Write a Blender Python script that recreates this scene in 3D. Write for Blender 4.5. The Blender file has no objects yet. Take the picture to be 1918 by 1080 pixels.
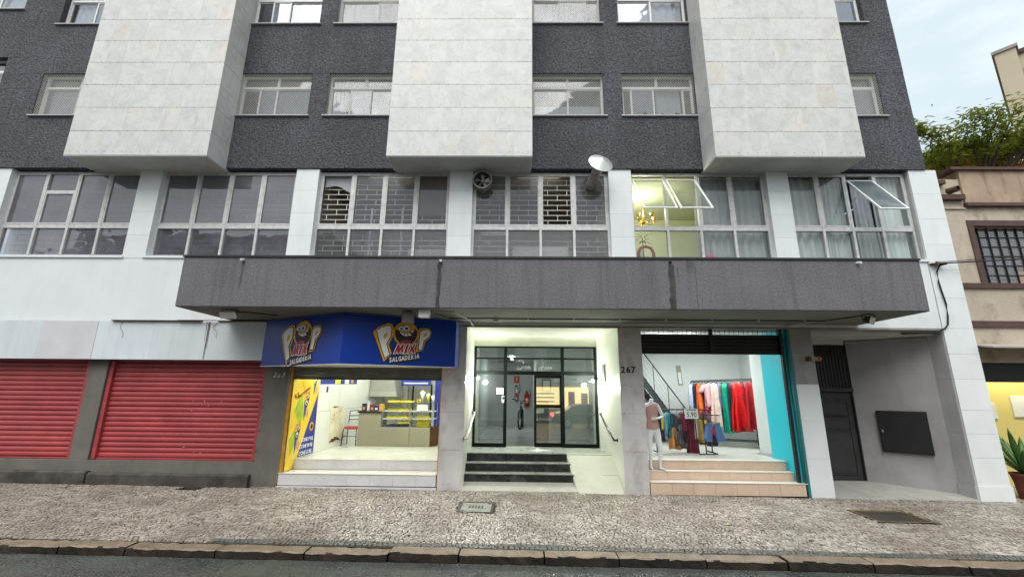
import bpy, bmesh, math, random
from mathutils import Vector, Matrix
random.seed(7)
R = math.radians
sc = bpy.context.scene
col = sc.collection

# ------------------------------------------------------------------ camera
cam_d = bpy.data.cameras.new('camera')
cam = bpy.data.objects.new('camera', cam_d)
col.objects.link(cam)
sc.camera = cam
cam_d.sensor_width = 36.0
cam_d.lens = 808.41 / 1918 * 36.0
cam_d.clip_start = 0.05
cam_d.clip_end = 2000
_r = Vector((0.99988991, 0.01179324, 0.00900541))
_d = Vector((0.00603227, 0.23141831, -0.97283564))
_f = Vector((-0.0135569, 0.97278286, 0.23132169))
cam.matrix_world = Matrix(((_r.x, -_d.x, -_f.x, 0), (_r.y, -_d.y, -_f.y, -9.5), (_r.z, -_d.z, -_f.z, 2.0), (0, 0, 0, 1)))

# ------------------------------------------------------------------ sky, sun, exposure
SUN_EL, SUN_AZ = R(56), R(194)      # azimuth clockwise from +Y: behind the camera, a little to its left
world = bpy.data.worlds.new('World')
sc.world = world
world.use_nodes = True
wn, wl = world.node_tree.nodes, world.node_tree.links
wn.clear()
w_out = wn.new('ShaderNodeOutputWorld')
w_bg = wn.new('ShaderNodeBackground')
w_bg.inputs['Strength'].default_value = 0.115
w_sky = wn.new('ShaderNodeTexSky')
w_sky.sky_type = 'NISHITA'
w_sky.sun_disc = False
w_sky.sun_elevation = SUN_EL
w_sky.sun_rotation = SUN_AZ
w_sky.air_density = 1.6
w_sky.dust_density = 4.0
w_tc = wn.new('ShaderNodeTexCoord')
w_map = wn.new('ShaderNodeMapping')
w_map.inputs['Scale'].default_value = (1.0, 1.0, 2.6)
w_noise = wn.new('ShaderNodeTexNoise')
w_noise.inputs['Scale'].default_value = 2.3
w_noise.inputs['Detail'].default_value = 7
w_noise.inputs['Roughness'].default_value = 0.55
w_ramp = wn.new('ShaderNodeValToRGB')
w_ramp.color_ramp.elements[0].position = 0.36
w_ramp.color_ramp.elements[0].color = (3.55, 4.12, 4.42, 1)
w_ramp.color_ramp.elements[1].position = 0.66
w_ramp.color_ramp.elements[1].color = (5.7, 5.85, 5.85, 1)
w_mix = wn.new('ShaderNodeMix')
w_mix.data_type = 'RGBA'
w_mix.inputs['Factor'].default_value = 0.94
wl.new(w_tc.outputs['Generated'], w_map.inputs['Vector'])
wl.new(w_map.outputs['Vector'], w_noise.inputs['Vector'])
wl.new(w_noise.outputs['Fac'], w_ramp.inputs['Fac'])
wl.new(w_sky.outputs['Color'], w_mix.inputs['A'])
wl.new(w_ramp.outputs['Color'], w_mix.inputs['B'])
wl.new(w_mix.outputs['Result'], w_bg.inputs['Color'])
wl.new(w_bg.outputs['Background'], w_out.inputs['Surface'])

sun_d = bpy.data.lights.new('sun', 'SUN')
sun_d.energy = 1.5
sun_d.angle = R(48)
sun_d.color = (1.0, 0.965, 0.92)
sun = bpy.data.objects.new('sun', sun_d)
col.objects.link(sun)
_sd = Vector((math.sin(SUN_AZ) * math.cos(SUN_EL), math.cos(SUN_AZ) * math.cos(SUN_EL), math.sin(SUN_EL)))
sun.rotation_euler = _sd.to_track_quat('Z', 'Y').to_euler()
sun.location = _sd * 60

sc.view_settings.view_transform = 'Standard'
sc.view_settings.look = 'None'
sc.view_settings.gamma = 1.0
sc.view_settings.exposure = 0.93
sc.view_settings.use_curve_mapping = False
sc.render.engine = 'CYCLES'
sc.cycles.use_denoising = True
try:
    sc.cycles.denoiser = 'OPENIMAGEDENOISE'
except Exception:
    pass
sc.cycles.max_bounces = 8
sc.cycles.transparent_max_bounces = 16
sc.cycles.sample_clamp_indirect = 6.0
sc.cycles.caustics_reflective = False
sc.cycles.caustics_refractive = False

# ------------------------------------------------------------------ materials
MATS = {}


def mat(name, color, rough=0.6, var=0.12, scale=3.0, bump=0.0, bscale=80.0, metal=0.0, spec=0.4,
        rand=0.0, grime=0.0, gcol=None, gscale=(1.3, 1.3, 0.25), emit=None, estr=0.0, coat=0.0, hue=None, rvar=0.0, fine=0.0, translucent=0.0):
    """Procedural surface: base colour, large soft variation, fine grain, vertical grime, relief."""
    m = bpy.data.materials.new(name)
    MATS[name] = m
    m.use_nodes = True
    n, l = m.node_tree.nodes, m.node_tree.links
    b = n['Principled BSDF']
    b.inputs['Roughness'].default_value = rough
    b.inputs['Metallic'].default_value = metal
    b.inputs['Specular IOR Level'].default_value = spec
    b.inputs['Coat Weight'].default_value = coat
    if emit:
        b.inputs['Emission Color'].default_value = (*emit, 1)
        b.inputs['Emission Strength'].default_value = estr
    geo = n.new('ShaderNodeNewGeometry')
    pos = geo.outputs['Position']

    def noise(sc_, det=4, rgh=0.55, vec=None):
        t = n.new('ShaderNodeTexNoise')
        t.inputs['Scale'].default_value = sc_
        t.inputs['Detail'].default_value = det
        t.inputs['Roughness'].default_value = rgh
        l.new(vec or pos, t.inputs['Vector'])
        return t.outputs['Fac']

    def maprange(v, a, b_, c, d):
        t = n.new('ShaderNodeMapRange')
        t.inputs['From Min'].default_value, t.inputs['From Max'].default_value = a, b_
        t.inputs['To Min'].default_value, t.inputs['To Max'].default_value = c, d
        l.new(v, t.inputs['Value'])
        return t.outputs['Result']

    def mul(a, bval):
        t = n.new('ShaderNodeMath')
        t.operation = 'MULTIPLY'
        l.new(a, t.inputs[0])
        if isinstance(bval, float):
            t.inputs[1].default_value = bval
        else:
            l.new(bval, t.inputs[1])
        return t.outputs[0]
    f = maprange(noise(scale, 5), 0.3, 0.7, 1 - var, 1 + var)
    if fine:
        f = mul(f, maprange(noise(bscale, 3, 0.7), 0.3, 0.7, 1 - fine, 1 + fine))
    if rand:
        oi = n.new('ShaderNodeObjectInfo')
        f = mul(f, maprange(oi.outputs['Random'], 0, 1, 1 - rand, 1 + rand))
    vm = n.new('ShaderNodeVectorMath')
    vm.operation = 'SCALE'
    vm.inputs[0].default_value = color
    l.new(f, vm.inputs['Scale'])
    c = vm.outputs[0]
    if hue:
        mx = n.new('ShaderNodeMix')
        mx.data_type = 'RGBA'
        l.new(maprange(noise(scale * 0.7, 3), 0.42, 0.68, 0, 0.85), mx.inputs['Factor'])
        l.new(c, mx.inputs['A'])
        mx.inputs['B'].default_value = (*hue, 1)
        c = mx.outputs['Result']
    if grime:
        mp = n.new('ShaderNodeMapping')
        mp.inputs['Scale'].default_value = gscale
        l.new(pos, mp.inputs['Vector'])
        g = maprange(noise(2.6, 6, 0.65, mp.outputs['Vector']), 0.5, 0.78, 0, grime)
        mx = n.new('ShaderNodeMix')
        mx.data_type = 'RGBA'
        l.new(g, mx.inputs['Factor'])
        l.new(c, mx.inputs['A'])
        mx.inputs['B'].default_value = (*(gcol or (0.05, 0.045, 0.038)), 1)
        c = mx.outputs['Result']
    l.new(c, b.inputs['Base Color'])
    if rvar:
        l.new(maprange(noise(scale * 2.2, 4), 0.35, 0.65, max(0.03, rough - rvar), min(1, rough + rvar)), b.inputs['Roughness'])
    if translucent:
        trn = n.new('ShaderNodeBsdfTranslucent')
        l.new(c, trn.inputs['Color'])
        ms = n.new('ShaderNodeMixShader')
        ms.inputs[0].default_value = translucent
        l.new(b.outputs[0], ms.inputs[1])
        l.new(trn.outputs[0], ms.inputs[2])
        l.new(ms.outputs[0], n['Material Output'].inputs['Surface'])
    if bump:
        bp = n.new('ShaderNodeBump')
        bp.inputs['Strength'].default_value = 1.0
        bp.inputs['Distance'].default_value = bump
        l.new(noise(bscale, 4, 0.6), bp.inputs['Height'])
        l.new(bp.outputs['Normal'], b.inputs['Normal'])
    return m


def glass(name, tint=(0.93, 0.96, 0.95), refl=0.1, dust=0.0, dcol=(0.5, 0.52, 0.55), wav=0.0, base=0.0, frosted=False):
    """Window pane: clear sheet whose mirror share grows at grazing angles, with a film of dust."""
    m = bpy.data.materials.new(name)
    MATS[name] = m
    m.use_nodes = True
    n, l = m.node_tree.nodes, m.node_tree.links
    n.clear()
    out = n.new('ShaderNodeOutputMaterial')
    tr = n.new('ShaderNodeBsdfTransparent')
    tr.inputs['Color'].default_value = (*tint, 1)
    gl = n.new('ShaderNodeBsdfGlossy')
    gl.inputs['Roughness'].default_value = 0.015
    lw = n.new('ShaderNodeLayerWeight')
    lw.inputs['Blend'].default_value = refl
    mr = n.new('ShaderNodeMapRange')
    mr.inputs['To Min'].default_value = base
    mr.inputs['To Max'].default_value = 1.0
    l.new(lw.outputs['Fresnel'], mr.inputs['Value'])
    mx = n.new('ShaderNodeMixShader')
    l.new(mr.outputs['Result'], mx.inputs[0])
    l.new(tr.outputs[0], mx.inputs[1])
    l.new(gl.outputs[0], mx.inputs[2])
    s = mx.outputs[0]
    if wav:
        geo = n.new('ShaderNodeNewGeometry')
        t = n.new('ShaderNodeTexNoise')
        t.inputs['Scale'].default_value = 1.3
        l.new(geo.outputs['Position'], t.inputs['Vector'])
        bp = n.new('ShaderNodeBump')
        bp.inputs['Distance'].default_value = wav
        l.new(t.outputs['Fac'], bp.inputs['Height'])
        l.new(bp.outputs['Normal'], gl.inputs['Normal'])
    if dust:
        df = n.new('ShaderNodeBsdfTranslucent' if frosted else 'ShaderNodeBsdfDiffuse')
        df.inputs['Color'].default_value = (*dcol, 1)
        geo = n.new('ShaderNodeNewGeometry')
        t = n.new('ShaderNodeTexNoise')
        t.inputs['Scale'].default_value = 2.5
        t.inputs['Detail'].default_value = 6
        l.new(geo.outputs['Position'], t.inputs['Vector'])
        mr2 = n.new('ShaderNodeMapRange')
        mr2.inputs['From Min'].default_value, mr2.inputs['From Max'].default_value = 0.3, 0.7
        mr2.inputs['To Min'].default_value, mr2.inputs['To Max'].default_value = dust * 0.6, dust * 1.4
        l.new(t.outputs['Fac'], mr2.inputs['Value'])
        m2 = n.new('ShaderNodeMixShader')
        l.new(mr2.outputs['Result'], m2.inputs[0])
        l.new(s, m2.inputs[1])
        l.new(df.outputs[0], m2.inputs[2])
        s = m2.outputs[0]
    l.new(s, out.inputs['Surface'])
    return m


def lamp_mat(name, color, strength):
    m = bpy.data.materials.new(name)
    MATS[name] = m
    m.use_nodes = True
    b = m.node_tree.nodes['Principled BSDF']
    b.inputs['Base Color'].default_value = (0.8, 0.8, 0.8, 1)
    b.inputs['Emission Color'].default_value = (*color, 1)
    b.inputs['Emission Strength'].default_value = strength
    return m


# ------------------------------------------------------------------ mesh helpers
WORLD = {}       # world position of each parent Empty / part origin


class MB:
    def __init__(s, M=None):
        s.v, s.f, s.M = [], [], M

    def add(s, pts, faces):
        o = len(s.v)
        for p in pts:
            p = Vector(p)
            s.v.append(s.M @ p if s.M else p)
        s.f += [tuple(i + o for i in f) for f in faces]
        return s

    def box(s, x0, x1, y0, y1, z0, z1):
        return s.add([(x0, y0, z0), (x1, y0, z0), (x1, y1, z0), (x0, y1, z0), (x0, y0, z1), (x1, y0, z1), (x1, y1, z1), (x0, y1, z1)],
                     [(3, 2, 1, 0), (4, 5, 6, 7), (0, 1, 5, 4), (1, 2, 6, 5), (2, 3, 7, 6), (3, 0, 4, 7)])

    def prism(s, poly, ext):
        """poly: 3-D points of a flat outline, ext: vector it is pushed along."""
        n = len(poly)
        e = Vector(ext)
        pts = [Vector(p) for p in poly] + [Vector(p) + e for p in poly]
        fs = [tuple(range(n - 1, -1, -1)), tuple(range(n, 2 * n))]
        fs += [(i, (i + 1) % n, (i + 1) % n + n, i + n) for i in range(n)]
        return s.add(pts, fs)

    def tube(s, path, r, n=8, closed=False):
        path = [Vector(p) for p in path]
        rr = r if isinstance(r, (list, tuple)) else [r] * len(path)
        pts, fs = [], []
        up = Vector((0, 0, 1))
        for i, p in enumerate(path):
            a = path[i - 1] if i or closed else p
            b = path[(i + 1) % len(path)] if i < len(path) - 1 or closed else p
            t = (b - a).normalized()
            u = t.cross(up)
            if u.length < 1e-3:
                u = t.cross(Vector((0, 1, 0)))
            u.normalize()
            w = u.cross(t)
            for k in range(n):
                an = 2 * math.pi * k / n
                pts.append(p + rr[i] * (u * math.cos(an) + w * math.sin(an)))
        m = len(path)
        for i in range(m if closed else m - 1):
            j = (i + 1) % m
            for k in range(n):
                k2 = (k + 1) % n
                fs.append((i * n + k, i * n + k2, j * n + k2, j * n + k))
        if not closed:
            fs += [tuple(range(n - 1, -1, -1)), tuple((m - 1) * n + k for k in range(n))]
        return s.add(pts, fs)

    def lathe(s, prof, c=(0, 0, 0), axis=(0, 0, 1), n=20, caps=True):
        q = Vector((0, 0, 1)).rotation_difference(Vector(axis).normalized())
        c = Vector(c)
        pts, fs = [], []
        for r, z in prof:
            for k in range(n):
                an = 2 * math.pi * k / n
                pts.append(c + q @ Vector((r * math.cos(an), r * math.sin(an), z)))
        for i in range(len(prof) - 1):
            for k in range(n):
                k2 = (k + 1) % n
                fs.append((i * n + k, i * n + k2, (i + 1) * n + k2, (i + 1) * n + k))
        if caps:
            fs += [tuple(range(n - 1, -1, -1)), tuple((len(prof) - 1) * n + k for k in range(n))]
        return s.add(pts, fs)

    def loft(s, rings, caps=True):
        n = len(rings[0])
        pts = [p for r in rings for p in r]
        fs = []
        for i in range(len(rings) - 1):
            for k in range(n):
                k2 = (k + 1) % n
                fs.append((i * n + k, i * n + k2, (i + 1) * n + k2, (i + 1) * n + k))
        if caps:
            fs += [tuple(range(n - 1, -1, -1)), tuple((len(rings) - 1) * n + k for k in range(n))]
        return s.add(pts, fs)

    def grid(s, fn, nu, nv):
        pts = [fn(i / nu, j / nv) for j in range(nv + 1) for i in range(nu + 1)]
        fs = [(j * (nu + 1) + i, j * (nu + 1) + i + 1, (j + 1) * (nu + 1) + i + 1, (j + 1) * (nu + 1) + i)
              for j in range(nv) for i in range(nu)]
        return s.add(pts, fs)

    def mesh(s, name, mt, origin=None, smooth=False, fix=True):
        o = Vector(origin) if origin is not None else Vector((0, 0, 0))
        me = bpy.data.meshes.new(name)
        me.from_pydata([tuple(p - o) for p in s.v], [], s.f)
        if fix:
            bm = bmesh.new()
            bm.from_mesh(me)
            bmesh.ops.recalc_face_normals(bm, faces=bm.faces)
            bm.to_mesh(me)
            bm.free()
        me.materials.append(mt if not isinstance(mt, str) else MATS[mt])
        if smooth:
            for p in me.polygons:
                p.use_smooth = True
        return me

    def build(s, name, mt, parent=None, smooth=False, bevel=0.0, fix=True, kind=None):
        xs = [p.x for p in s.v]
        ys = [p.y for p in s.v]
        zs = [p.z for p in s.v]
        o = Vector(((min(xs) + max(xs)) / 2, (min(ys) + max(ys)) / 2, min(zs)))
        ob = bpy.data.objects.new(name, s.mesh(name, mt, o, smooth, fix))
        col.objects.link(ob)
        put(ob, o, parent)
        if bevel:
            add_bevel(ob, bevel)
        if kind:
            ob['kind'] = kind
        return ob


def add_bevel(ob, w, seg=2):
    b = ob.modifiers.new('bevel', 'BEVEL')
    b.width = w
    b.segments = seg
    b.limit_method = 'ANGLE'
    b.angle_limit = R(40)


def put(ob, loc, parent=None):
    loc = Vector(loc)
    WORLD[ob.name] = loc
    if parent:
        ob.parent = parent
        ob.location = loc - WORLD[parent.name]
    else:
        ob.location = loc
    return ob


def piece(me, name, loc, parent, rot=None):
    ob = bpy.data.objects.new(name, me)
    col.objects.link(ob)
    put(ob, loc, parent)
    if rot:
        ob.rotation_euler = rot
    return ob


def tag(ob, label, cat, group=None):
    ob['label'] = label
    ob['category'] = cat
    if group:
        ob['group'] = group
    return ob


def thing(name, label, cat, loc=(0, 0, 0), group=None):
    ob = bpy.data.objects.new(name, None)
    col.objects.link(ob)
    ob.empty_display_size = 0.2
    put(ob, loc)
    return tag(ob, label, cat, group)


def structure(ob):
    ob['kind'] = 'structure'
    return ob


def part(parent, name, mt, *boxes, bevel=0.0):
    """One part made of axis-aligned boxes."""
    b = MB()
    for q in boxes:
        b.box(*q)
    return b.build(name, mt, parent, bevel=bevel)


_slab = {}


def slab(name, mt, parent, x0, x1, y0, y1, z0, z1, bevel=0.0):
    """A single box piece that shares its mesh with every alike piece."""
    key = (mt, round(x1 - x0, 3), round(y1 - y0, 3), round(z1 - z0, 3))
    if key not in _slab:
        hx, hy, hz = (x1 - x0) / 2, (y1 - y0) / 2, (z1 - z0)
        _slab[key] = MB().box(-hx, hx, -hy, hy, 0, hz).mesh(name, mt)
    ob = piece(_slab[key], name, ((x0 + x1) / 2, (y0 + y1) / 2, z0), parent)
    if bevel:
        add_bevel(ob, bevel, 1)
    return ob


def tiles(parent, name, mt, axis, at, th, u0, u1, v0, v1, du, dv, gap=0.004, bevel=0.0, offset=0.0):
    """Rectangular tiles laid on a plane. axis 'y': wall facing -Y at Y=at; 'x': wall facing +X; '-x': facing -X; 'z': floor."""
    nv = max(1, round((v1 - v0) / dv))
    hv = (v1 - v0) / nv
    for j in range(nv):
        u = u0 - (offset * du if j % 2 else 0)
        while u < u1 - 1e-4:
            a, b = max(u, u0), min(u + du, u1)
            u += du
            if b - a < 0.02:
                continue
            a2, b2 = a + gap / 2, b - gap / 2
            c2, d2 = v0 + j * hv + gap / 2, v0 + (j + 1) * hv - gap / 2
            if axis == 'y':
                slab(name, mt, parent, a2, b2, at, at + th, c2, d2, bevel)
            elif axis == 'x':
                slab(name, mt, parent, at - th, at, a2, b2, c2, d2, bevel)
            elif axis == '-x':
                slab(name, mt, parent, at, at + th, a2, b2, c2, d2, bevel)
            else:
                slab(name, mt, parent, a2, b2, c2, d2, at - th, at, bevel)


def text_mesh(body, size, mt, name='lettering', offset=0.0, depth=0.002, align='CENTER', shear=0.0, spacing=1.0):
    cu = bpy.data.curves.new('text', 'FONT')
    cu.body = body
    cu.size = size
    cu.offset = offset
    cu.extrude = depth
    cu.align_x = align
    cu.align_y = 'CENTER'
    cu.shear = shear
    cu.space_character = spacing
    cu.resolution_u = 3
    ob = bpy.data.objects.new('text', cu)
    col.objects.link(ob)
    dg = bpy.context.evaluated_depsgraph_get()
    me = bpy.data.meshes.new_from_object(ob.evaluated_get(dg))
    bpy.data.objects.remove(ob)
    bpy.data.curves.remove(cu)
    me.materials.clear()
    me.materials.append(MATS[mt])
    me.name = name
    return me


def text(body, size, mt, parent, loc, name='lettering', rot=(R(90), 0, 0), sx=1.0, **kw):
    me = text_mesh(body, size, mt, name, **kw)
    ob = piece(me, name, loc, parent, rot)
    ob.scale = (sx, 1, 1)
    return ob


def light(kind, loc, energy, parent, color=(1, 1, 1), size=0.3, size_y=None, rot=(0, 0, 0), angle=None, blend=0.5):
    d = bpy.data.lights.new('lamp_light', kind)
    d.energy = energy
    d.color = color
    if kind == 'AREA':
        d.size = size
        if size_y:
            d.shape = 'RECTANGLE'
            d.size_y = size_y
    elif kind == 'SPOT':
        d.spot_size = angle or R(90)
        d.spot_blend = blend
        d.shadow_soft_size = size
    else:
        d.shadow_soft_size = size
    ob = bpy.data.objects.new('lamp_light', d)
    col.objects.link(ob)
    put(ob, loc, parent)
    ob.rotation_euler = rot
    return ob


def gz(x, y):
    """Height of the pavement: the street falls gently to the right and towards the kerb."""
    return 0.02 - 0.0075 * x + 0.012 * min(y, 0)
# ------------------------------------------------------------------ the materials used
mat('stucco', (0.080, 0.083, 0.098), 0.8, 0.26, 0.6, bump=0.06, bscale=21, grime=0.5, gcol=(0.045, 0.046, 0.052), gscale=(2.2, 2.2, 0.12), fine=0.8)
mat('white_wall', (0.72, 0.76, 0.78), 0.7, 0.05, 1.0, bump=0.003, bscale=60, grime=0.2, gcol=(0.45, 0.45, 0.42))
mat('white_tile', (0.74, 0.78, 0.79), 0.45, 0.04, 2.0, bump=0.001, bscale=50, grime=0.18, gcol=(0.45, 0.45, 0.43), rand=0.025)
mat('plaster', (0.60, 0.59, 0.56), 0.85, 0.08, 1.5, bump=0.006, bscale=70, grime=0.3, gcol=(0.3, 0.28, 0.25))
mat('joint', (0.20, 0.20, 0.20), 0.9, 0.2, 6)
mat('joint_mid', (0.26, 0.26, 0.255), 0.9, 0.2, 6)
mat('pale_joint', (0.55, 0.56, 0.55), 0.9, 0.1, 6)
mat('canopy_cap', (0.022, 0.023, 0.028), 0.5, 0.15, 3, grime=0.2)
mat('soffit', (0.165, 0.17, 0.15), 0.9, 0.2, 1.3, bump=0.004, bscale=40, grime=0.5, gcol=(0.09, 0.09, 0.08), gscale=(1, 1, 1))
mat('aluminium', (0.58, 0.58, 0.58), 0.5, 0.12, 8, metal=0.2, grime=0.6, gcol=(0.3, 0.27, 0.23), gscale=(3, 3, 3))
mat('white_frame', (0.78, 0.79, 0.79), 0.4, 0.05, 8)
mat('sill_stone', (0.42, 0.42, 0.43), 0.6, 0.12, 12)
mat('net', (0.74, 0.72, 0.66), 0.8, 0.1, 10)
mat('curtain', (0.62, 0.63, 0.66), 0.9, 0.06, 4)
mat('curtain_white', (0.80, 0.83, 0.84), 0.9, 0.04, 4)
mat('curtain_grey', (0.46, 0.46, 0.50), 0.95, 0.08, 6)
mat('grille_paint', (0.72, 0.70, 0.62), 0.5, 0.06, 6)
mat('grille_dull', (0.30, 0.30, 0.30), 0.6, 0.1, 6)
mat('frost', (0.40, 0.43, 0.49), 0.35, 0.06, 2)
mat('room_wall', (0.22, 0.21, 0.19), 0.9, 0.06, 1)
mat('room_cream', (0.70, 0.72, 0.56), 0.85, 0.03, 1)
mat('room_dark', (0.10, 0.095, 0.09), 0.9, 0.1, 1)
mat('concrete', (0.30, 0.29, 0.27), 0.85, 0.18, 2.0, bump=0.004, bscale=45, grime=0.5, gcol=(0.10, 0.09, 0.08), fine=0.12)
mat('granite', (0.57, 0.545, 0.545), 0.6, 0.14, 2.2, bump=0.0015, bscale=90, grime=0.6, gcol=(0.22, 0.165, 0.135), gscale=(1.3, 1.3, 0.8), fine=0.14, rand=0.03)
mat('dark_granite', (0.30, 0.30, 0.29), 0.65, 0.15, 2.0, grime=0.5, fine=0.12)
mat('pillar_grey', (0.15, 0.146, 0.128), 0.9, 0.16, 2.0, bump=0.003, bscale=50, grime=0.35, gcol=(0.05, 0.05, 0.045))
mat('recess_grey', (0.34, 0.335, 0.345), 0.9, 0.12, 1.4, bump=0.004, bscale=55, grime=0.35, gcol=(0.14, 0.135, 0.13))
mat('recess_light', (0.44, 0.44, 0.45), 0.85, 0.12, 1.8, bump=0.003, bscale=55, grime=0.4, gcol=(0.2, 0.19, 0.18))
mat('plinth', (0.075, 0.068, 0.060), 0.9, 0.45, 3.5, bump=0.012, bscale=35, grime=0.5, gcol=(0.03, 0.028, 0.025))
mat('red_shutter', (0.37, 0.058, 0.063), 0.42, 0.14, 1.6, grime=0.5, gcol=(0.20, 0.02, 0.028), gscale=(1.0, 1.0, 1.4), rand=0.05, spec=0.5)
mat('red_shutter_dark', (0.36, 0.05, 0.06), 0.5, 0.12, 3)
mat('fascia_panel', (0.62, 0.68, 0.72), 0.5, 0.06, 1.6, grime=0.3, gcol=(0.35, 0.34, 0.33), gscale=(2.5, 2.5, 0.3), rand=0.03)
mat('fascia_pink', (0.60, 0.61, 0.64), 0.5, 0.06, 1.6, grime=0.2, gcol=(0.35, 0.33, 0.33))
mat('rust', (0.11, 0.06, 0.045), 0.9, 0.3, 9, bump=0.004, bscale=60)
mat('black_metal', (0.014, 0.014, 0.016), 0.45, 0.15, 6)
mat('black_frame', (0.006, 0.008, 0.008), 0.6, 0.1, 6, spec=0.12)
mat('steel', (0.55, 0.55, 0.55), 0.35, 0.08, 6, metal=0.85)
mat('galvanised', (0.62, 0.62, 0.61), 0.42, 0.10, 7, metal=0.7, grime=0.25, gcol=(0.25, 0.22, 0.2), gscale=(3, 3, 3))
mat('galvanised_dirty', (0.30, 0.28, 0.26), 0.55, 0.2, 7, metal=0.55, grime=0.6, gcol=(0.12, 0.09, 0.07), gscale=(3, 3, 3))
mat('brown_blind', (0.24, 0.155, 0.13), 0.9, 0.1, 2)
mat('white_board', (0.72, 0.74, 0.72), 0.7, 0.05, 3)
mat('cable', (0.012, 0.012, 0.013), 0.6, 0.05, 4)
mat('conduit', (0.40, 0.39, 0.36), 0.6, 0.1, 6)
mat('wood_dark', (0.036, 0.035, 0.037), 0.7, 0.25, 3, bump=0.003, bscale=30, grime=0.4, gcol=(0.075, 0.072, 0.07), gscale=(9, 9, 0.8))
glass('pane_clear', refl=0.09, base=0.05, dust=0.025, wav=0.004)
glass('pane_dirty', tint=(0.80, 0.82, 0.86), refl=0.11, base=0.10, dust=0.13, dcol=(0.50, 0.50, 0.56), wav=0.006)
glass('pane_upper', tint=(0.88, 0.90, 0.93), refl=0.12, base=0.11, dust=0.04, dcol=(0.55, 0.57, 0.62), wav=0.006)
glass('pane_open', refl=0.08, base=0.05, dust=0.14, dcol=(0.80, 0.86, 0.80), frosted=True)
glass('pane_frosted', refl=0.08, base=0.05, dust=0.7, dcol=(0.78, 0.86, 0.90), frosted=True)
glass('pane_mid', tint=(0.86, 0.87, 0.89), refl=0.09, base=0.05, dust=0.07, dcol=(0.5, 0.5, 0.53), wav=0.004)
glass('door_glass', tint=(0.90, 0.95, 0.93), refl=0.14, base=0.24, dust=0.02)
glass('case_glass', tint=(0.94, 0.96, 0.96), refl=0.06, base=0.03)


def marble():
    m = bpy.data.materials.new('marble')
    MATS['marble'] = m
    m.use_nodes = True
    n, l = m.node_tree.nodes, m.node_tree.links
    b = n['Principled BSDF']
    b.inputs['Roughness'].default_value = 0.45
    geo = n.new('ShaderNodeNewGeometry')
    oi = n.new('ShaderNodeObjectInfo')
    off = n.new('ShaderNodeVectorMath')
    off.operation = 'SCALE'
    off.inputs[0].default_value = (37.0, 11.0, 53.0)
    l.new(oi.outputs['Random'], off.inputs['Scale'])
    ad = n.new('ShaderNodeVectorMath')
    l.new(geo.outputs['Position'], ad.inputs[0])
    l.new(off.outputs[0], ad.inputs[1])

    def noise(s_, d, dist, rough=0.6):
        t = n.new('ShaderNodeTexNoise')
        t.inputs['Scale'].default_value = s_
        t.inputs['Detail'].default_value = d
        t.inputs['Distortion'].default_value = dist
        t.inputs['Roughness'].default_value = rough
        l.new(ad.outputs[0], t.inputs['Vector'])
        return t.outputs['Fac']

    def ramp(v, *els):
        r = n.new('ShaderNodeValToRGB')
        e = r.color_ramp.elements
        while len(e) < len(els):
            e.new(0.5)
        for k, (p, c) in enumerate(els):
            e[k].position = p
            e[k].color = (*c, 1)
        l.new(v, r.inputs['Fac'])
        return r.outputs['Color']
    base = ramp(oi.outputs['Random'], (0.0, (0.60, 0.61, 0.60)), (0.5, (0.635, 0.64, 0.625)), (0.88, (0.625, 0.63, 0.615)), (0.96, (0.645, 0.63, 0.60)), (1.0, (0.645, 0.615, 0.575)))
    cloud = ramp(noise(2.2, 5, 0.8), (0.32, (0.86, 0.87, 0.88)), (0.62, (1.03, 1.03, 1.02)))
    veins = ramp(noise(1.5, 6, 2.2, 0.45), (0.470, (1, 1, 1)), (0.497, (0.89, 0.885, 0.88)), (0.524, (1, 1, 1)))
    warm = ramp(noise(0.9, 4, 0.4), (0.52, (1, 1, 1)), (0.74, (1.0, 0.965, 0.92)))
    c = base
    for o in (cloud, veins, warm):
        mx = n.new('ShaderNodeMix')
        mx.data_type = 'RGBA'
        mx.blend_type = 'MULTIPLY'
        mx.inputs['Factor'].default_value = 1.0
        l.new(c, mx.inputs['A'])
        l.new(o, mx.inputs['B'])
        c = mx.outputs['Result']
    l.new(c, b.inputs['Base Color'])


marble()


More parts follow.
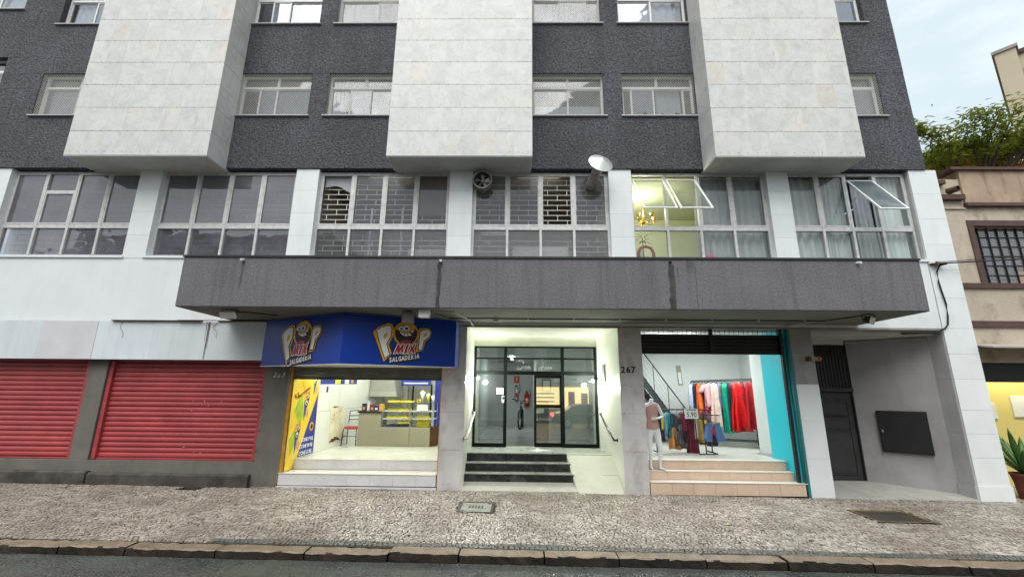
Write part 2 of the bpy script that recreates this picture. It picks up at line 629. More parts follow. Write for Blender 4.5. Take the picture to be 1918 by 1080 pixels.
def canopy_mat():
    """Painted stucco with the dark runs that the four drain spouts have left."""
    m = mat('canopy', (0.150, 0.145, 0.163), 0.85, 0.10, 1.1, bump=0.012, bscale=30, grime=0.65, gcol=(0.080, 0.078, 0.084), gscale=(3.0, 3.0, 0.12), fine=0.3)
    n, l = m.node_tree.nodes, m.node_tree.links
    b = n['Principled BSDF']
    src = b.inputs['Base Color'].links[0].from_socket
    geo = n.new('ShaderNodeNewGeometry')
    sep = n.new('ShaderNodeSeparateXYZ')
    nz = n.new('ShaderNodeTexNoise')
    nz.inputs['Scale'].default_value = 5.0
    nz.inputs['Detail'].default_value = 6
    l.new(geo.outputs['Position'], nz.inputs['Vector'])
    l.new(geo.outputs['Position'], sep.inputs[0])

    def math_(op, a, b_, clamp=False):
        t = n.new('ShaderNodeMath')
        t.operation = op
        t.use_clamp = clamp
        for k, v in enumerate((a, b_)):
            if isinstance(v, (int, float)):
                t.inputs[k].default_value = v
            else:
                l.new(v, t.inputs[k])
        return t.outputs[0]
    tot = 0.0
    wob = math_('MULTIPLY', math_('SUBTRACT', nz.outputs['Fac'], 0.5), 0.10)
    for x0, w, z0, z1, k in ((-5.22, 0.035, 3.75, 4.40, 0.55), (-1.48, 0.045, 3.47, 4.40, 0.95), (2.86, 0.065, 3.47, 4.36, 0.9), (3.22, 0.10, 4.1, 4.42, 0.4), (2.98, 0.012, 3.95, 4.3, 0.7), (3.3, 0.012, 3.47, 4.3, 0.5)):
        dx = math_('ABSOLUTE', math_('SUBTRACT', math_('ADD', sep.outputs['X'], wob), x0), 0)
        a = math_('SUBTRACT', 1.0, math_('DIVIDE', dx, w), True)
        a = math_('MULTIPLY', a, 3.0, True)
        zt = math_('MULTIPLY', math_('SUBTRACT', z1, sep.outputs['Z']), 18.0, True)
        zb = math_('MULTIPLY', math_('SUBTRACT', sep.outputs['Z'], z0), 5.0 if z0 > 3.5 else 60.0, True)
        a = math_('MULTIPLY', math_('MULTIPLY', a, zt), math_('MULTIPLY', zb, k))
        tot = a if isinstance(tot, float) else math_('ADD', tot, a, True)
    mott = math_('MULTIPLY', tot, math_('ADD', nz.outputs['Fac'], 0.35, True))
    mx = n.new('ShaderNodeMix')
    mx.data_type = 'RGBA'
    l.new(mott, mx.inputs['Factor'])
    l.new(src, mx.inputs['A'])
    mx.inputs['B'].default_value = (0.022, 0.023, 0.018, 1)
    l.new(mx.outputs['Result'], b.inputs['Base Color'])


canopy_mat()

# ------------------------------------------------------------------ the apartment building
bld = thing('apartment_building', 'dark grey apartment block with white marble bays above a row of shops', 'building', (0, 0, 0))
GY = -0.04            # face of the grey upper wall
W_X = [(-12.34, -10.5), (-7.16, -5.31), (-4.87, -3.03), (0.34, 2.14), (2.60, 4.42), (7.20, 9.02)]
ROWS = [(8.67, 9.90), (11.43, 12.66)]
XR, XL, XM = 9.70, -17.0, -12.95
uw = MB()
z = 7.22
for s0, s1 in ROWS:
    uw.box(XM, XR, GY, 0.25, z, s0)
    xs = [XM] + [v for w in W_X for v in w] + [XR]
    for k in range(0, len(xs), 2):
        uw.box(xs[k], xs[k + 1], GY + 0.005, 0.25, s0, s1)
    z = s1
uw.box(XM, XR, GY, 0.25, z, 14.6)
z = 7.22
for s0, s1 in ((9.17, 10.40), (11.93, 13.16)):
    uw.box(XL, XM, GY, 0.25, z, s0)
    uw.box(XL, -15.2, GY + 0.005, 0.25, s0, s1)
    uw.box(-13.41, XM, GY + 0.005, 0.25, s0, s1)
    z = s1
uw.box(XL, XM, GY, 0.25, z, 14.6)
uw.box(XR - 0.2, XR, 0.25, 10.0, 7.22, 14.6)
uw.box(XL, XR, 9.8, 10.0, 7.22, 14.6)
uw.box(XL, XL + 0.2, 0.25, 10.0, 7.22, 14.6)
uw.build('upper_wall', 'stucco', bld)
part(bld, 'roof', 'concrete', (XL, XR, GY, 10.0, 14.6, 14.75))
part(bld, 'inner_wall', 'room_wall', (XL + 0.25, XR - 0.25, 3.6, 3.7, 7.3, 14.5))
part(bld, 'floor_slab', 'room_wall', (XL + 0.2, XR - 0.2, 0.25, 9.8, 7.22, 7.34))
part(bld, 'floor_slab', 'room_wall', (XL + 0.2, XR - 0.2, 0.25, 9.8, 10.55, 10.8))
for xw in (-12.8, -8.5, -5.09, -1.2, 2.37, 6.0):
    part(bld, 'partition', 'room_wall', (xw - 0.06, xw + 0.06, 0.26, 3.6, 7.34, 10.55), (xw - 0.06, xw + 0.06, 0.26, 3.6, 10.8, 14.5))


def curtain(parent, mt, x0, x1, y, z0, z1, waves=7, amp=0.03, skew=0.0):
    ph = random.uniform(0, 6)

    def fn(u, v):
        xx = x0 + (x1 - x0) * u
        a = amp * (0.55 + 0.45 * v)
        yy = y + a * math.sin(waves * 2 * math.pi * u + ph + 0.5 * math.sin(3 * v + ph)) + 0.35 * a * math.sin(waves * 4.7 * math.pi * u + 2 * ph)
        return (xx + skew * v * math.sin(3 * u), yy, z1 + (z0 - z1) * v)
    return MB().grid(fn, int(waves * 10), 6).build('curtain', mt, parent, smooth=True, fix=False)


def net(parent, x0, x1, z0, z1, y, step=0.066, w=0.0052):
    """Safety net: two families of thin cords clipped to the opening."""
    b = MB()
    W, H = x1 - x0, z1 - z0
    for sgn in (1, -1):
        c = -H
        while c < W + H:
            # line x = c + sgn*(t), z = t  (t in 0..H)
            if sgn == 1:
                t0, t1 = max(0, -c), min(H, W - c)
                p = lambda t: (x0 + c + t, z0 + t)
            else:
                t0, t1 = max(0, c - W), min(H, c)
                p = lambda t: (x0 + c - t, z0 + t)
            if t1 - t0 > 0.02:
                a, e = p(t0), p(t1)
                b.add([(a[0] - w, y, a[1]), (a[0] + w, y, a[1]), (e[0] + w, y, e[1]), (e[0] - w, y, e[1]),
                       (a[0], y - w, a[1]), (e[0], y - w, e[1])],
                      [(0, 1, 2, 3), (0, 4, 5, 3), (4, 1, 2, 5)])
            c += step
    return b.build('safety_net', 'net', parent, fix=False)


def upper_window(x0, x1, z0, z1, style, netted, splits=(0.5,), transom=0.30, backs=''):
    yF = 0.10
    w = MB().box(x0, x1, yF, yF + 0.06, z0, z0 + 0.045).box(x0, x1, yF, yF + 0.06, z1 - 0.04, z1).box(x0, x0 + 0.045, yF, yF + 0.06, z0 + 0.045, z1 - 0.04).box(x1 - 0.045, x1, yF, yF + 0.06, z0 + 0.045, z1 - 0.04)
    win = w.build('window', 'white_frame', bld)
    zt = z1 - 0.04 - transom
    part(win, 'transom', 'white_frame', (x0 + 0.045, x1 - 0.045, yF - 0.008, yF + 0.06, zt - 0.035, zt + 0.03), ((x0 + x1) / 2 - 0.03, (x0 + x1) / 2 + 0.03, yF, yF + 0.05, zt + 0.03, z1 - 0.04))
    for a, b in ((x0 + 0.045, (x0 + x1) / 2 - 0.03), ((x0 + x1) / 2 + 0.03, x1 - 0.045)):
        slab('pane', 'pane_upper', win, a, b, yF + 0.025, yF + 0.031, zt + 0.03, z1 - 0.04)
    xs = [x0 + 0.045] + [x0 + s * (x1 - x0) for s in splits] + [x1 - 0.045]
    for k in range(len(xs) - 1):
        a, b = xs[k], xs[k + 1]
        yy = yF + (0.004 if k % 2 else 0.03)
        part(win, 'sash', 'white_frame', (a - 0.018, a + 0.022, yy, yy + 0.025, z0 + 0.045, zt - 0.035), (b - 0.022, b + 0.018, yy, yy + 0.025, z0 + 0.045, zt - 0.035), (a + 0.022, b - 0.022, yy, yy + 0.025, z0 + 0.045, z0 + 0.085), (a + 0.022, b - 0.022, yy, yy + 0.025, zt - 0.065, zt - 0.035))
        slab('pane', 'pane_upper', win, a + 0.022, b - 0.022, yy + 0.01, yy + 0.015, z0 + 0.085, zt - 0.065)
        if backs[k:k + 1] == 'f':
            slab('frosted_pane', 'frost', win, a + 0.022, b - 0.022, yy + 0.017, yy + 0.021, z0 + 0.085, zt - 0.065)
    part(win, 'sill', 'sill_stone', (x0 - 0.06, x1 + 0.06, GY - 0.05, 0.16, z0 - 0.035, z0 - 0.001), bevel=0.004)
    if style == 'white':
        curtain(win, 'curtain_white', x0 + 0.05, x1 - 0.05, 0.23, z0 - 0.05, z1 + 0.05, 6)
    elif style == 'half':
        curtain(win, 'curtain_white', x0 + 0.6 * (x1 - x0), x1 - 0.05, 0.23, z0 - 0.05, z1 + 0.05, 5)
    elif style == 'left':
        curtain(win, 'curtain_white', x0 + 0.05, x0 + 0.45 * (x1 - x0), 0.23, z0 - 0.05, z1 + 0.05, 4)
    elif style == 'thin':
        curtain(win, 'curtain_white', x0 + 0.02, x0 + 0.22 * (x1 - x0), 0.22, z0 - 0.05, z1 + 0.05, 4, 0.03)
    elif style == 'mid':
        curtain(win, 'curtain_white', x0 + 0.50 * (x1 - x0), x0 + 0.84 * (x1 - x0), 0.22, z0 - 0.05, z1 - 0.3, 4, 0.03)
    elif style == 'most':
        curtain(win, 'curtain', x0 + 0.05, x0 + 0.80 * (x1 - x0), 0.23, z0 - 0.05, z1 + 0.05, 6)
    elif style == 'low':
        curtain(win, 'curtain_white', x0 + 0.05, x1 - 0.05, 0.30, z0 - 0.05, z0 + 0.50, 5, 0.015)
        part(win, 'curtain_rod', 'room_dark', (x0 + 0.04, x1 - 0.04, 0.285, 0.30, z0 + 0.50, z0 + 0.515))
    elif style == 'grey':
        curtain(win, 'curtain', x0 + 0.05, x1 - 0.05, 0.23, z0 - 0.05, z1 + 0.05, 7)
    elif style == 'frosted':
        part(win, 'blind', 'curtain', (x0 + 0.05, x1 - 0.05, 0.25, 0.26, z0 + 0.02, z1 - 0.38))
    if netted:
        net(win, x0, x1, z0, z1, -0.01)
    return win


upper_window(*W_X[0], *ROWS[0], 'none', True, backs='ff')
upper_window(*W_X[1], *ROWS[0], 'none', True, (0.26, 0.5), backs='-ff')
upper_window(*W_X[2], *ROWS[0], 'thin', True, (0.30, 0.58, 0.86), backs='-ff-')
upper_window(*W_X[3], *ROWS[0], 'low', True, backs='--')
upper_window(*W_X[4], *ROWS[0], 'mid', True, (0.14, 0.45, 0.86), backs='-f--')
upper_window(*W_X[5], *ROWS[0], 'none', True, backs='ff')
upper_window(*W_X[0], *ROWS[1], 'left', False, (0.42,), backs='-f')
upper_window(*W_X[1], *ROWS[1], 'half', False, (0.25, 0.5), backs='-f-')
upper_window(*W_X[2], *ROWS[1], 'grey', True, (0.58,))
upper_window(*W_X[3], *ROWS[1], 'most', True, (0.4, 0.80))
upper_window(*W_X[4], *ROWS[1], 'white', False)
upper_window(*W_X[5], *ROWS[1], 'none', False, backs='ff')
upper_window(-15.2, -13.41, 9.17, 10.40, 'frosted', False)
upper_window(-15.2, -13.41, 11.93, 13.16, 'white', False)

# marble clad bays: a core with slabs hung on the front and the two sides
PW, PH = 0.415, 0.622
for tx0, tx1, slot in ((-10.44, -7.12, 0), (-3.01, 0.31, 1), (4.43, 7.75, 2)):
    core = part(bld, 'marble_bay', 'plaster', (tx0 + 0.02, tx1 - 0.02, -0.68, 0.2, 7.165, 14.6))
    part(core, 'drip_edge', 'white_wall', (tx0, tx1, -0.70, -0.655, 7.155, 7.163), (tx0, tx0 + 0.03, -0.655, GY, 7.155, 7.163), (tx1 - 0.03, tx1, -0.655, GY, 7.155, 7.163))
    part(core, 'joint_line', 'joint_mid', (tx0 + 0.012, tx1 - 0.012, -0.688, -0.6801, 7.17, 14.59))
    pins = MB()
    for r in range(12):
        z0 = 7.170 + r * PH
        sh = random.uniform(-0.006, 0.006)
        for c in range(8):
            a = tx0 + c * PW + (sh if c else 0)
            b = tx0 + (c + 1) * PW + (sh if c < 7 else 0)
            if r < 9:
                slab('slab', 'marble', core, tx0 + c * PW + 0.0004, tx0 + (c + 1) * PW - 0.0004, -0.704 - random.choice((0, 0.001, 0.002)), -0.688, z0 + 0.004, z0 + PH - 0.004)
            for q in (0.25, 0.75):
                pins.lathe([(0.008, 0), (0.008, 0.012)], (a + q * PW, -0.700, z0 + (0.09 if r == 0 else 0.0)), (0, -1, 0), 6)
        if r < 9:
            for side in (0, 1):
                x = tx0 if side == 0 else tx1
                for y0, y1 in ((-0.686, -0.375), (-0.371, GY - 0.002)):
                    slab('slab', 'marble', core, x - (0.0 if side == 0 else 0.018), x + (0.018 if side == 0 else 0.0), y0, y1, z0 + 0.004, z0 + PH - 0.004)
    top = MB().box(tx0, tx1, -0.704, -0.688, 7.17 + 9 * PH + 0.004, 14.6)
    top.build('upper_cladding', 'marble', core)
    pins.build('fixing_pins', 'joint', core, fix=False, kind='stuff')

# mezzanine: white wall, columns faced with tiles, glazed bays
part(bld, 'mezzanine_wall', 'white_wall', (XL, 9.28, 0.0, 0.22, 3.425, 4.93))
COLS = [(-13.0, -12.44), (-9.22, -8.68), (-5.39, -4.84), (-1.65, -1.10), (2.16, 2.70), (5.92, 6.43)]
for a, b in COLS:
    cp = part(bld, 'column', 'pale_joint', (a + 0.006, b - 0.006, 0.006, 0.25, 4.93, 7.22))
    for k in range(4):
        slab('facing_tile', 'white_tile', cp, a, b, -0.006, 0.24, 4.932 + k * 0.571, 4.932 + (k + 1) * 0.571 - 0.004)
part(bld, 'mezzanine_wall', 'white_wall', (XL, -13.0, 0.0, 0.22, 4.93, 7.22))
part(bld, 'mezzanine_wall', 'white_wall', (XL, 9.28, 3.9, 4.0, 4.0, 7.22))
part(bld, 'mezzanine_floor', 'room_wall', (XL, 9.6, 0.22, 9.8, 3.45, 3.75))
MZ0, MZ1, MR = 4.985, 7.185, 5.76


def brick_grille(win, x0, x1, y, z0, z1, mt='grille_paint', pitch=0.132, brick=0.47, r=0.0075):
    b = MB()
    zz, k = z0 + 0.05, 0
    while zz < z1:
        b.box(x0, x1, y - r, y + r, zz - r, zz + r)
        xx = x0 + (0.12 if k % 2 else 0.12 + brick / 2)
        while xx < x1:
            if zz + pitch < z1:
                b.box(xx - r, xx + r, y - r * 0.9, y + r * 0.9, zz + r, zz + pitch - r)
            xx += brick
        zz += pitch
        k += 1
    return b.build('security_grille', mt, win, fix=False)


def mezz_bay(x0, x1, open_cols=(), pane='pane_dirty', hopper=None, no_pane=(), open_pane='pane_open'):
    y0, y1 = 0.12, 0.19
    f = MB()
    f.box(x0, x1, y0, y1, MZ0, MZ0 + 0.06).box(x0, x1, y0, y1, MZ1 - 0.05, MZ1)
    f.box(x0, x0 + 0.05, y0, y1, MZ0 + 0.06, MZ1 - 0.05).box(x1 - 0.05, x1, y0, y1, MZ0 + 0.06, MZ1 - 0.05)
    win = f.build('window', 'aluminium', bld)
    W = (x1 - x0 - 0.1) / 4
    xs = [x0 + 0.05 + W * k for k in range(5)]
    for k in (1, 2, 3):
        part(win, 'mullion', 'aluminium', (xs[k] - 0.028, xs[k] + 0.028, y0 - 0.012, y1, MZ0 + 0.06, MZ1 - 0.05))
    for k in range(4):
        a = xs[k] + (0.028 if k else 0.0)
        b = xs[k + 1] - (0.028 if k < 3 else 0.0)
        part(win, 'rail', 'aluminium', (a, b, y0 - 0.004, y1, MR - 0.05, MR + 0.05))
        slab('pane', pane, win, a, b, 0.155, 0.161, MZ0 + 0.06, MR - 0.05)
        za, zb = MR + 0.05, MZ1 - 0.05
        if hopper == k:
            zh = 6.66
            part(win, 'transom', 'aluminium', (a, b, y0, y1 - 0.01, zh - 0.03, zh + 0.03))
            slab('pane', pane, win, a, b, 0.15, 0.156, zh + 0.03, zb)
            zb = zh - 0.03
        fr = 0.034
        if k in open_cols:
            # top-hung leaf that has slid down and swung out over the pavement
            ang = math.atan2(0.78, 1.07)
            Hs = zb - za
            M_ = Matrix.Translation((0, 0.115, 7.0)) @ Matrix.Rotation(-ang, 4, 'X')
            s = MB(M_)
            s.box(a + 0.004, b - 0.004, -0.014, 0.014, -fr, 0).box(a + 0.004, b - 0.004, -0.014, 0.014, -Hs, -Hs + fr)
            s.box(a + 0.004, a + 0.004 + fr, -0.014, 0.014, -Hs + fr, -fr).box(b - 0.004 - fr, b - 0.004, -0.014, 0.014, -Hs + fr, -fr)
            sash = s.build('open_sash', 'white_frame', win)
            MB(M_).box(a + fr, b - fr, -0.003, 0.003, -Hs + fr, -fr).build('pane', open_pane, win)
            for xx in (a + 0.012, b - 0.012):
                MB().tube([(xx, 0.13, 6.35), M_ @ Vector((xx, 0, -Hs * 0.42))], 0.007, 6).build('stay_arm', 'steel', win)
        else:
            part(win, 'sash', 'aluminium', (a + 0.003, a + fr, y0 - 0.008, y0 + 0.03, za + 0.004, zb - 0.003), (b - fr, b - 0.003, y0 - 0.008, y0 + 0.03, za + 0.004, zb - 0.003), (a + fr, b - fr, y0 - 0.008, y0 + 0.03, za + 0.004, za + fr + 0.004), (a + fr, b - fr, y0 - 0.008, y0 + 0.03, zb - fr, zb - 0.003))
            if k not in no_pane:
                slab('pane', pane, win, a + fr, b - fr, 0.138, 0.144, za + fr, zb - fr)
    part(win, 'sill', 'white_wall', (x0 - 0.04, x1 + 0.04, -0.035, 0.20, MZ0 - 0.052, MZ0 - 0.002))
    return win, xs


BAYS = [(-12.44, -9.22), (-8.68, -5.39), (-4.84, -1.65), (-1.10, 2.16), (2.70, 5.92), (6.43, 9.28)]
w0, x0s = mezz_bay(*BAYS[0], hopper=1)
w1, x1s = mezz_bay(*BAYS[1])
w2, x2s = mezz_bay(*BAYS[2], no_pane=(0,), pane='pane_mid')
w3, x3s = mezz_bay(*BAYS[3], no_pane=(2,), pane='pane_mid')
w4, x4s = mezz_bay(*BAYS[4], open_cols=(0, 1), pane='pane_clear')
w5, x5s = mezz_bay(*BAYS[5], open_cols=(2,), pane='pane_clear', open_pane='pane_frosted')
brick_grille(w0, BAYS[0][0] + 0.05, BAYS[0][1] - 0.05, 0.36, MZ0 + 0.05, MZ1 - 0.05, 'grille_dull', r=0.005)
brick_grille(w1, BAYS[1][0] + 0.05, BAYS[1][1] - 0.05, 0.30, MZ0 + 0.05, MZ1 - 0.05, 'grille_dull', r=0.0055)
brick_grille(w2, BAYS[2][0] + 0.05, BAYS[2][1] - 0.05, 0.27, MZ0 + 0.05, MZ1 - 0.05)
brick_grille(w3, BAYS[3][0] + 0.05, BAYS[3][1] - 0.05, 0.27, MZ0 + 0.05, MZ1 - 0.05)
# things hung behind the panes
MB().prism([(x2s[0] + 0.03, 0.215, 7.12), (x2s[0] + 0.03, 0.215, 6.82)] + [(x2s[0] + 0.03 + 0.7 * t, 0.215, 6.82 + 0.05 * math.sin(math.pi * min(1, t * 1.4)) - 0.42 * max(0, t - 0.45) ** 1.5) for t in (0.1, 0.2, 0.3, 0.4, 0.5, 0.6, 0.7, 0.8, 0.9, 1.0)] + [(x2s[1] - 0.03, 0.215, 7.12)], (0, 0.004, 0)).build('torn_film', 'curtain_grey', w2)
part(w2, 'blind', 'brown_blind', (x2s[3] + 0.02, x2s[4] - 0.01, 0.22, 0.23, 6.12, 7.12))
part(w2, 'board', 'white_board', (x2s[2] + 0.45, x2s[4] - 0.10, 0.90, 0.92, 4.5, 5.48))
part(w2, 'pipe', 'curtain', (x2s[1] + 0.36, x2s[1] + 0.40, 0.45, 0.49, 4.5, 6.4))
part(w2, 'pipe', 'curtain', (x2s[2] + 0.35, x2s[2] + 0.39, 0.45, 0.49, 4.5, 6.4))
part(w3, 'board', 'white_board', (x3s[1] + 0.12, x3s[3] - 0.05, 0.90, 0.92, 4.5, 5.55))
part(w3, 'board', 'white_board', (x3s[0] + 0.1, x3s[1] - 0.02, 0.80, 0.85, 5.80, 6.12))
curtain(w4, 'curtain_grey', x4s[2] - 0.03, x4s[3] + 0.06, 0.34, 4.8, 7.15, 5, 0.05)
curtain(w4, 'curtain_grey', x4s[3] + 0.02, x4s[4] + 0.3, 0.36, 4.8, 7.15, 5, 0.05)
curtain(w5, 'curtain', x5s[0], x5s[1] + 0.2, 0.32, 4.8, 7.15, 4, 0.06, 0.1)
curtain(w5, 'curtain', x5s[1] + 0.2, x5s[2], 0.34, 4.8, 7.15, 4, 0.06, -0.1)
curtain(w5, 'curtain', x5s[2] + 0.35, x5s[3] + 0.1, 0.42, 4.8, 7.10, 3, 0.06)
curtain(w5, 'curtain_white', x5s[3] + 0.05, x5s[4], 0.32, 4.8, 7.15, 5, 0.05)
for lx, ln in ((-3.2, 'left'), (0.5, 'right')):
    kl = thing('kitchen_lamp', ln + ' tube lamp on the ceiling behind the brick-pattern grilles', 'lamp', (lx, 0.36, 7.14), 'kitchen tube lamps')
    MB().tube([(lx - 0.5, 0.36, 7.172), (lx + 0.5, 0.36, 7.172)], 0.008, 8).build('tube', lamp_mat('kitchen_glow_' + ln, (1.0, 0.95, 0.85), 0.1), kl, smooth=True)
    part(kl, 'batten', 'white_frame', (lx - 0.55, lx + 0.55, 0.335, 0.385, 7.181, 7.199))
    light('AREA', (lx, 0.36, 7.15), 6, kl, (1.0, 0.94, 0.82), 1.0, 0.02, rot=(R(30), 0, 0))
# partitions and ceilings of the mezzanine rooms
for xw, mt_ in ((-9.0, 'room_wall'), (-5.1, 'room_wall'), (6.17, 'room_cream')):
    part(bld, 'partition', mt_, (xw - 0.06, xw + 0.06, 0.24, 3.9, 3.75, 7.2))
part(bld, 'partition', 'room_cream', (2.40, 2.52, 0.24, 3.9, 3.75, 7.2))
part(bld, 'room_lining', 'room_cream', (2.52, 6.11, 2.9, 2.95, 3.75, 7.2), (2.52, 6.11, 0.25, 2.9, 7.12, 7.2))

# canopy over the shops, with its metal cap and drain spouts
cv = MB()
CX0, CX1, CYF = -6.37, 7.48, -1.70
cv.box(CX0, CX1, CYF, -0.002, 3.482, 4.43)
can = cv.build('canopy', 'canopy', bld, bevel=0.008)
part(can, 'soffit', 'soffit', (CX0 + 0.006, CX1 - 0.006, CYF + 0.015, -0.002, 3.474, 3.4815))
part(can, 'cap_strip', 'canopy_cap', (CX0 - 0.012, CX1 + 0.012, CYF - 0.02, -0.004, 4.43, 4.475), bevel=0.004)
for sx in (-5.22, -1.46, 2.84, 6.32):
    dirty = abs(sx - 2.84) < 0.1
    MB().tube([(sx, CYF + 0.02, 4.385), (sx + 0.012, CYF - 0.085 * (0.4 if dirty else 1), 4.365)], 0.024, 10).build('drain_spout', 'black_metal' if dirty else 'white_frame', can, smooth=False)
# ------------------------------------------------------------------ ground floor shell
mat('shop_tile', (0.70, 0.72, 0.66), 0.22, 0.03, 2, rand=0.02, spec=0.5)
mat('shop_floor', (0.72, 0.71, 0.64), 0.2, 0.05, 2, rand=0.02, spec=0.5)
mat('step_tile_white', (0.66, 0.66, 0.67), 0.4, 0.06, 3, rand=0.03, grime=0.25, gcol=(0.3, 0.28, 0.26), gscale=(2, 2, 2))
mat('step_tile_peach', (0.66, 0.50, 0.38), 0.35, 0.05, 3, rand=0.04, grime=0.25, gcol=(0.33, 0.22, 0.14), gscale=(2, 2, 2))
mat('step_tread', (0.72, 0.68, 0.60), 0.3, 0.05, 3, rand=0.02)
mat('ochre_rail', (0.50, 0.25, 0.03), 0.55, 0.2, 6, grime=0.5, gcol=(0.10, 0.05, 0.02), gscale=(5, 5, 2))
mat('shutter_grey', (0.20, 0.20, 0.17), 0.5, 0.15, 5, metal=0.3, grime=0.4)
mat('entry_wall', (0.74, 0.76, 0.68), 0.35, 0.06, 1.2, grime=0.5, gcol=(0.55, 0.52, 0.40), gscale=(1, 1, 0.5), rand=0.02)
mat('entry_tread', (0.30, 0.32, 0.29), 0.35, 0.2, 3, rvar=0.1, fine=0.1)
mat('entry_riser', (0.020, 0.022, 0.022), 0.35, 0.35, 5, rvar=0.1, grime=0.4, gcol=(0.2, 0.2, 0.2), gscale=(2, 2, 2))
mat('ramp', (0.55, 0.56, 0.46), 0.5, 0.08, 2, bump=0.001, bscale=60, grime=0.3, gcol=(0.3, 0.28, 0.22), gscale=(1, 1, 1))
mat('apron', (0.42, 0.42, 0.37), 0.6, 0.12, 3, fine=0.15, grime=0.35, gcol=(0.2, 0.18, 0.15), gscale=(1, 1, 1))
mat('hall_floor', (0.40, 0.42, 0.40), 0.18, 0.15, 2)
mat('hall_wall', (0.58, 0.60, 0.60), 0.7, 0.04, 1)
mat('turquoise', (0.02, 0.52, 0.62), 0.5, 0.03, 1)
mat('teal_paint', (0.03, 0.20, 0.20), 0.4, 0.1, 3)
mat('boutique_wall', (0.60, 0.64, 0.61), 0.75, 0.05, 1.3, bump=0.002, bscale=40)
mat('beige_soffit', (0.50, 0.47, 0.40), 0.7, 0.1, 3)

BASE = -0.12


def stone_pillar(name, x0, x1, y0, y1, levels, mt, proud=0.004):
    core = part(bld, name, 'joint', (x0 + 0.01, x1 - 0.01, y0 + 0.01, y1, BASE, levels[-1] - 0.004))
    for a, b in zip(levels, levels[1:]):
        slab('stone_block', mt, core, x0, x1, y0 - random.choice((0, 0.001, 0.002)), y1 - 0.01, a + 0.0015, b - 0.0015, 0.003)
    return core


# left side: grey piers, wall under the shutters, plinth
LEFTX = XL
part(bld, 'pier', 'pillar_grey', (-5.47, -4.95, 0.0, 0.5, BASE, 3.42))
part(bld, 'pier', 'pillar_grey', (-9.40, -9.00, 0.02, 0.5, 0.0, 3.42))
part(bld, 'pier', 'pillar_grey', (-17.0, -12.95, 0.02, 0.5, 0.0, 3.42))
part(bld, 'base_wall', 'pillar_grey', (-17.0, -5.47, 0.0, 0.5, BASE, 0.525))
pl = MB()
pl.prism([(-17.0, -0.13, gz(-17, 0) - 0.05), (-17.0, -0.13, 0.32), (-17.0, -0.10, 0.345), (-17.0, -0.002, 0.345), (-17.0, -0.002, -0.1)], (8.15, 0, -0.02))
pl.build('plinth', 'plinth', bld, bevel=0.01)
pl = MB()
pl.prism([(-8.83, -0.11, -0.05), (-8.83, -0.11, 0.27), (-8.83, -0.08, 0.295), (-8.83, -0.002, 0.295), (-8.83, -0.002, -0.1)], (3.34, 0, -0.01))
pl.build('plinth', 'plinth', bld, bevel=0.01)
part(bld, 'back_wall', 'room_dark', (-17.0, -5.47, 0.52, 0.6, 0.0, 3.42))

# red roller shutters, one slat after the other
SP = 0.1045


def roller_shutter(x0, x1, z0, n, y=0.14):
    prof = [(0.0, 0.0), (-0.016, 0.012), (-0.024, 0.034), (-0.024, 0.062), (-0.016, 0.086), (0.0, 0.094), (0.0, SP - 0.001), (0.012, SP - 0.001), (0.012, 0.0)]
    root = part(bld, 'roller_shutter', 'red_shutter_dark', (x0, x1, 0.06, 0.30, z0 + n * SP + 0.02, z0 + n * SP + 0.25))
    for ga, gb in ((x0 - 0.09, x0 - 0.005), (x1 + 0.005, x1 + 0.09)):
        part(root, 'guide_rail', 'red_shutter', (ga, gb, 0.055, 0.20, z0 - 0.03, z0 + n * SP + 0.02), bevel=0.006)
    b = MB()
    b.prism([(x0, y + p, q) for p, q in prof], (x1 - x0, 0, 0))
    o = Vector(((x0 + x1) / 2, y, 0))
    me = b.mesh('slat', 'red_shutter', o)
    for k in range(n):
        sl_ = piece(me, 'slat', o + Vector((0, random.uniform(-0.003, 0.003), z0 + k * SP + random.uniform(-0.002, 0.002))), root)
        sl_.rotation_euler = (random.uniform(-0.05, 0.05), random.uniform(-0.0007, 0.0007), random.uniform(-0.0008, 0.0008))
    part(root, 'bottom_bar', 'red_shutter', (x0, x1, y - 0.045, y + 0.01, z0 - 0.035, z0 - 0.004), bevel=0.006)
    return root


sh_r = roller_shutter(-8.89, -5.57, 0.565, 20)
for k in range(11):
    px, pz_ = random.gauss(-6.95, 0.25), random.choice((1.72, 1.62, 1.52, 1.05, 0.78, 0.67)) + random.uniform(0, 0.02)
    w_ = random.uniform(0.004, 0.016)
    MB().prism([(px + w_ * math.cos(t) * random.uniform(.5, 1), 0.112, pz_ + 0.008 * math.sin(t)) for t in (0, 1, 2, 3, 4, 5)], (0, 0.004, 0)).build('paint_chip', 'white_wall', sh_r)
MB().box(-5.52, -5.40, 0.02, 0.05, 0.72, 0.745).build('bolt', 'red_shutter_dark', sh_r)
for zz in (0.75, 1.15, 1.62):
    MB().tube([(-5.47, 0.0, zz), (-5.44, -0.03, zz), (-5.41, -0.03, zz + 0.02)], 0.006, 5).build('hook', 'rust', sh_r)
sh_l = roller_shutter(-12.85, -9.50, 0.565, 20)

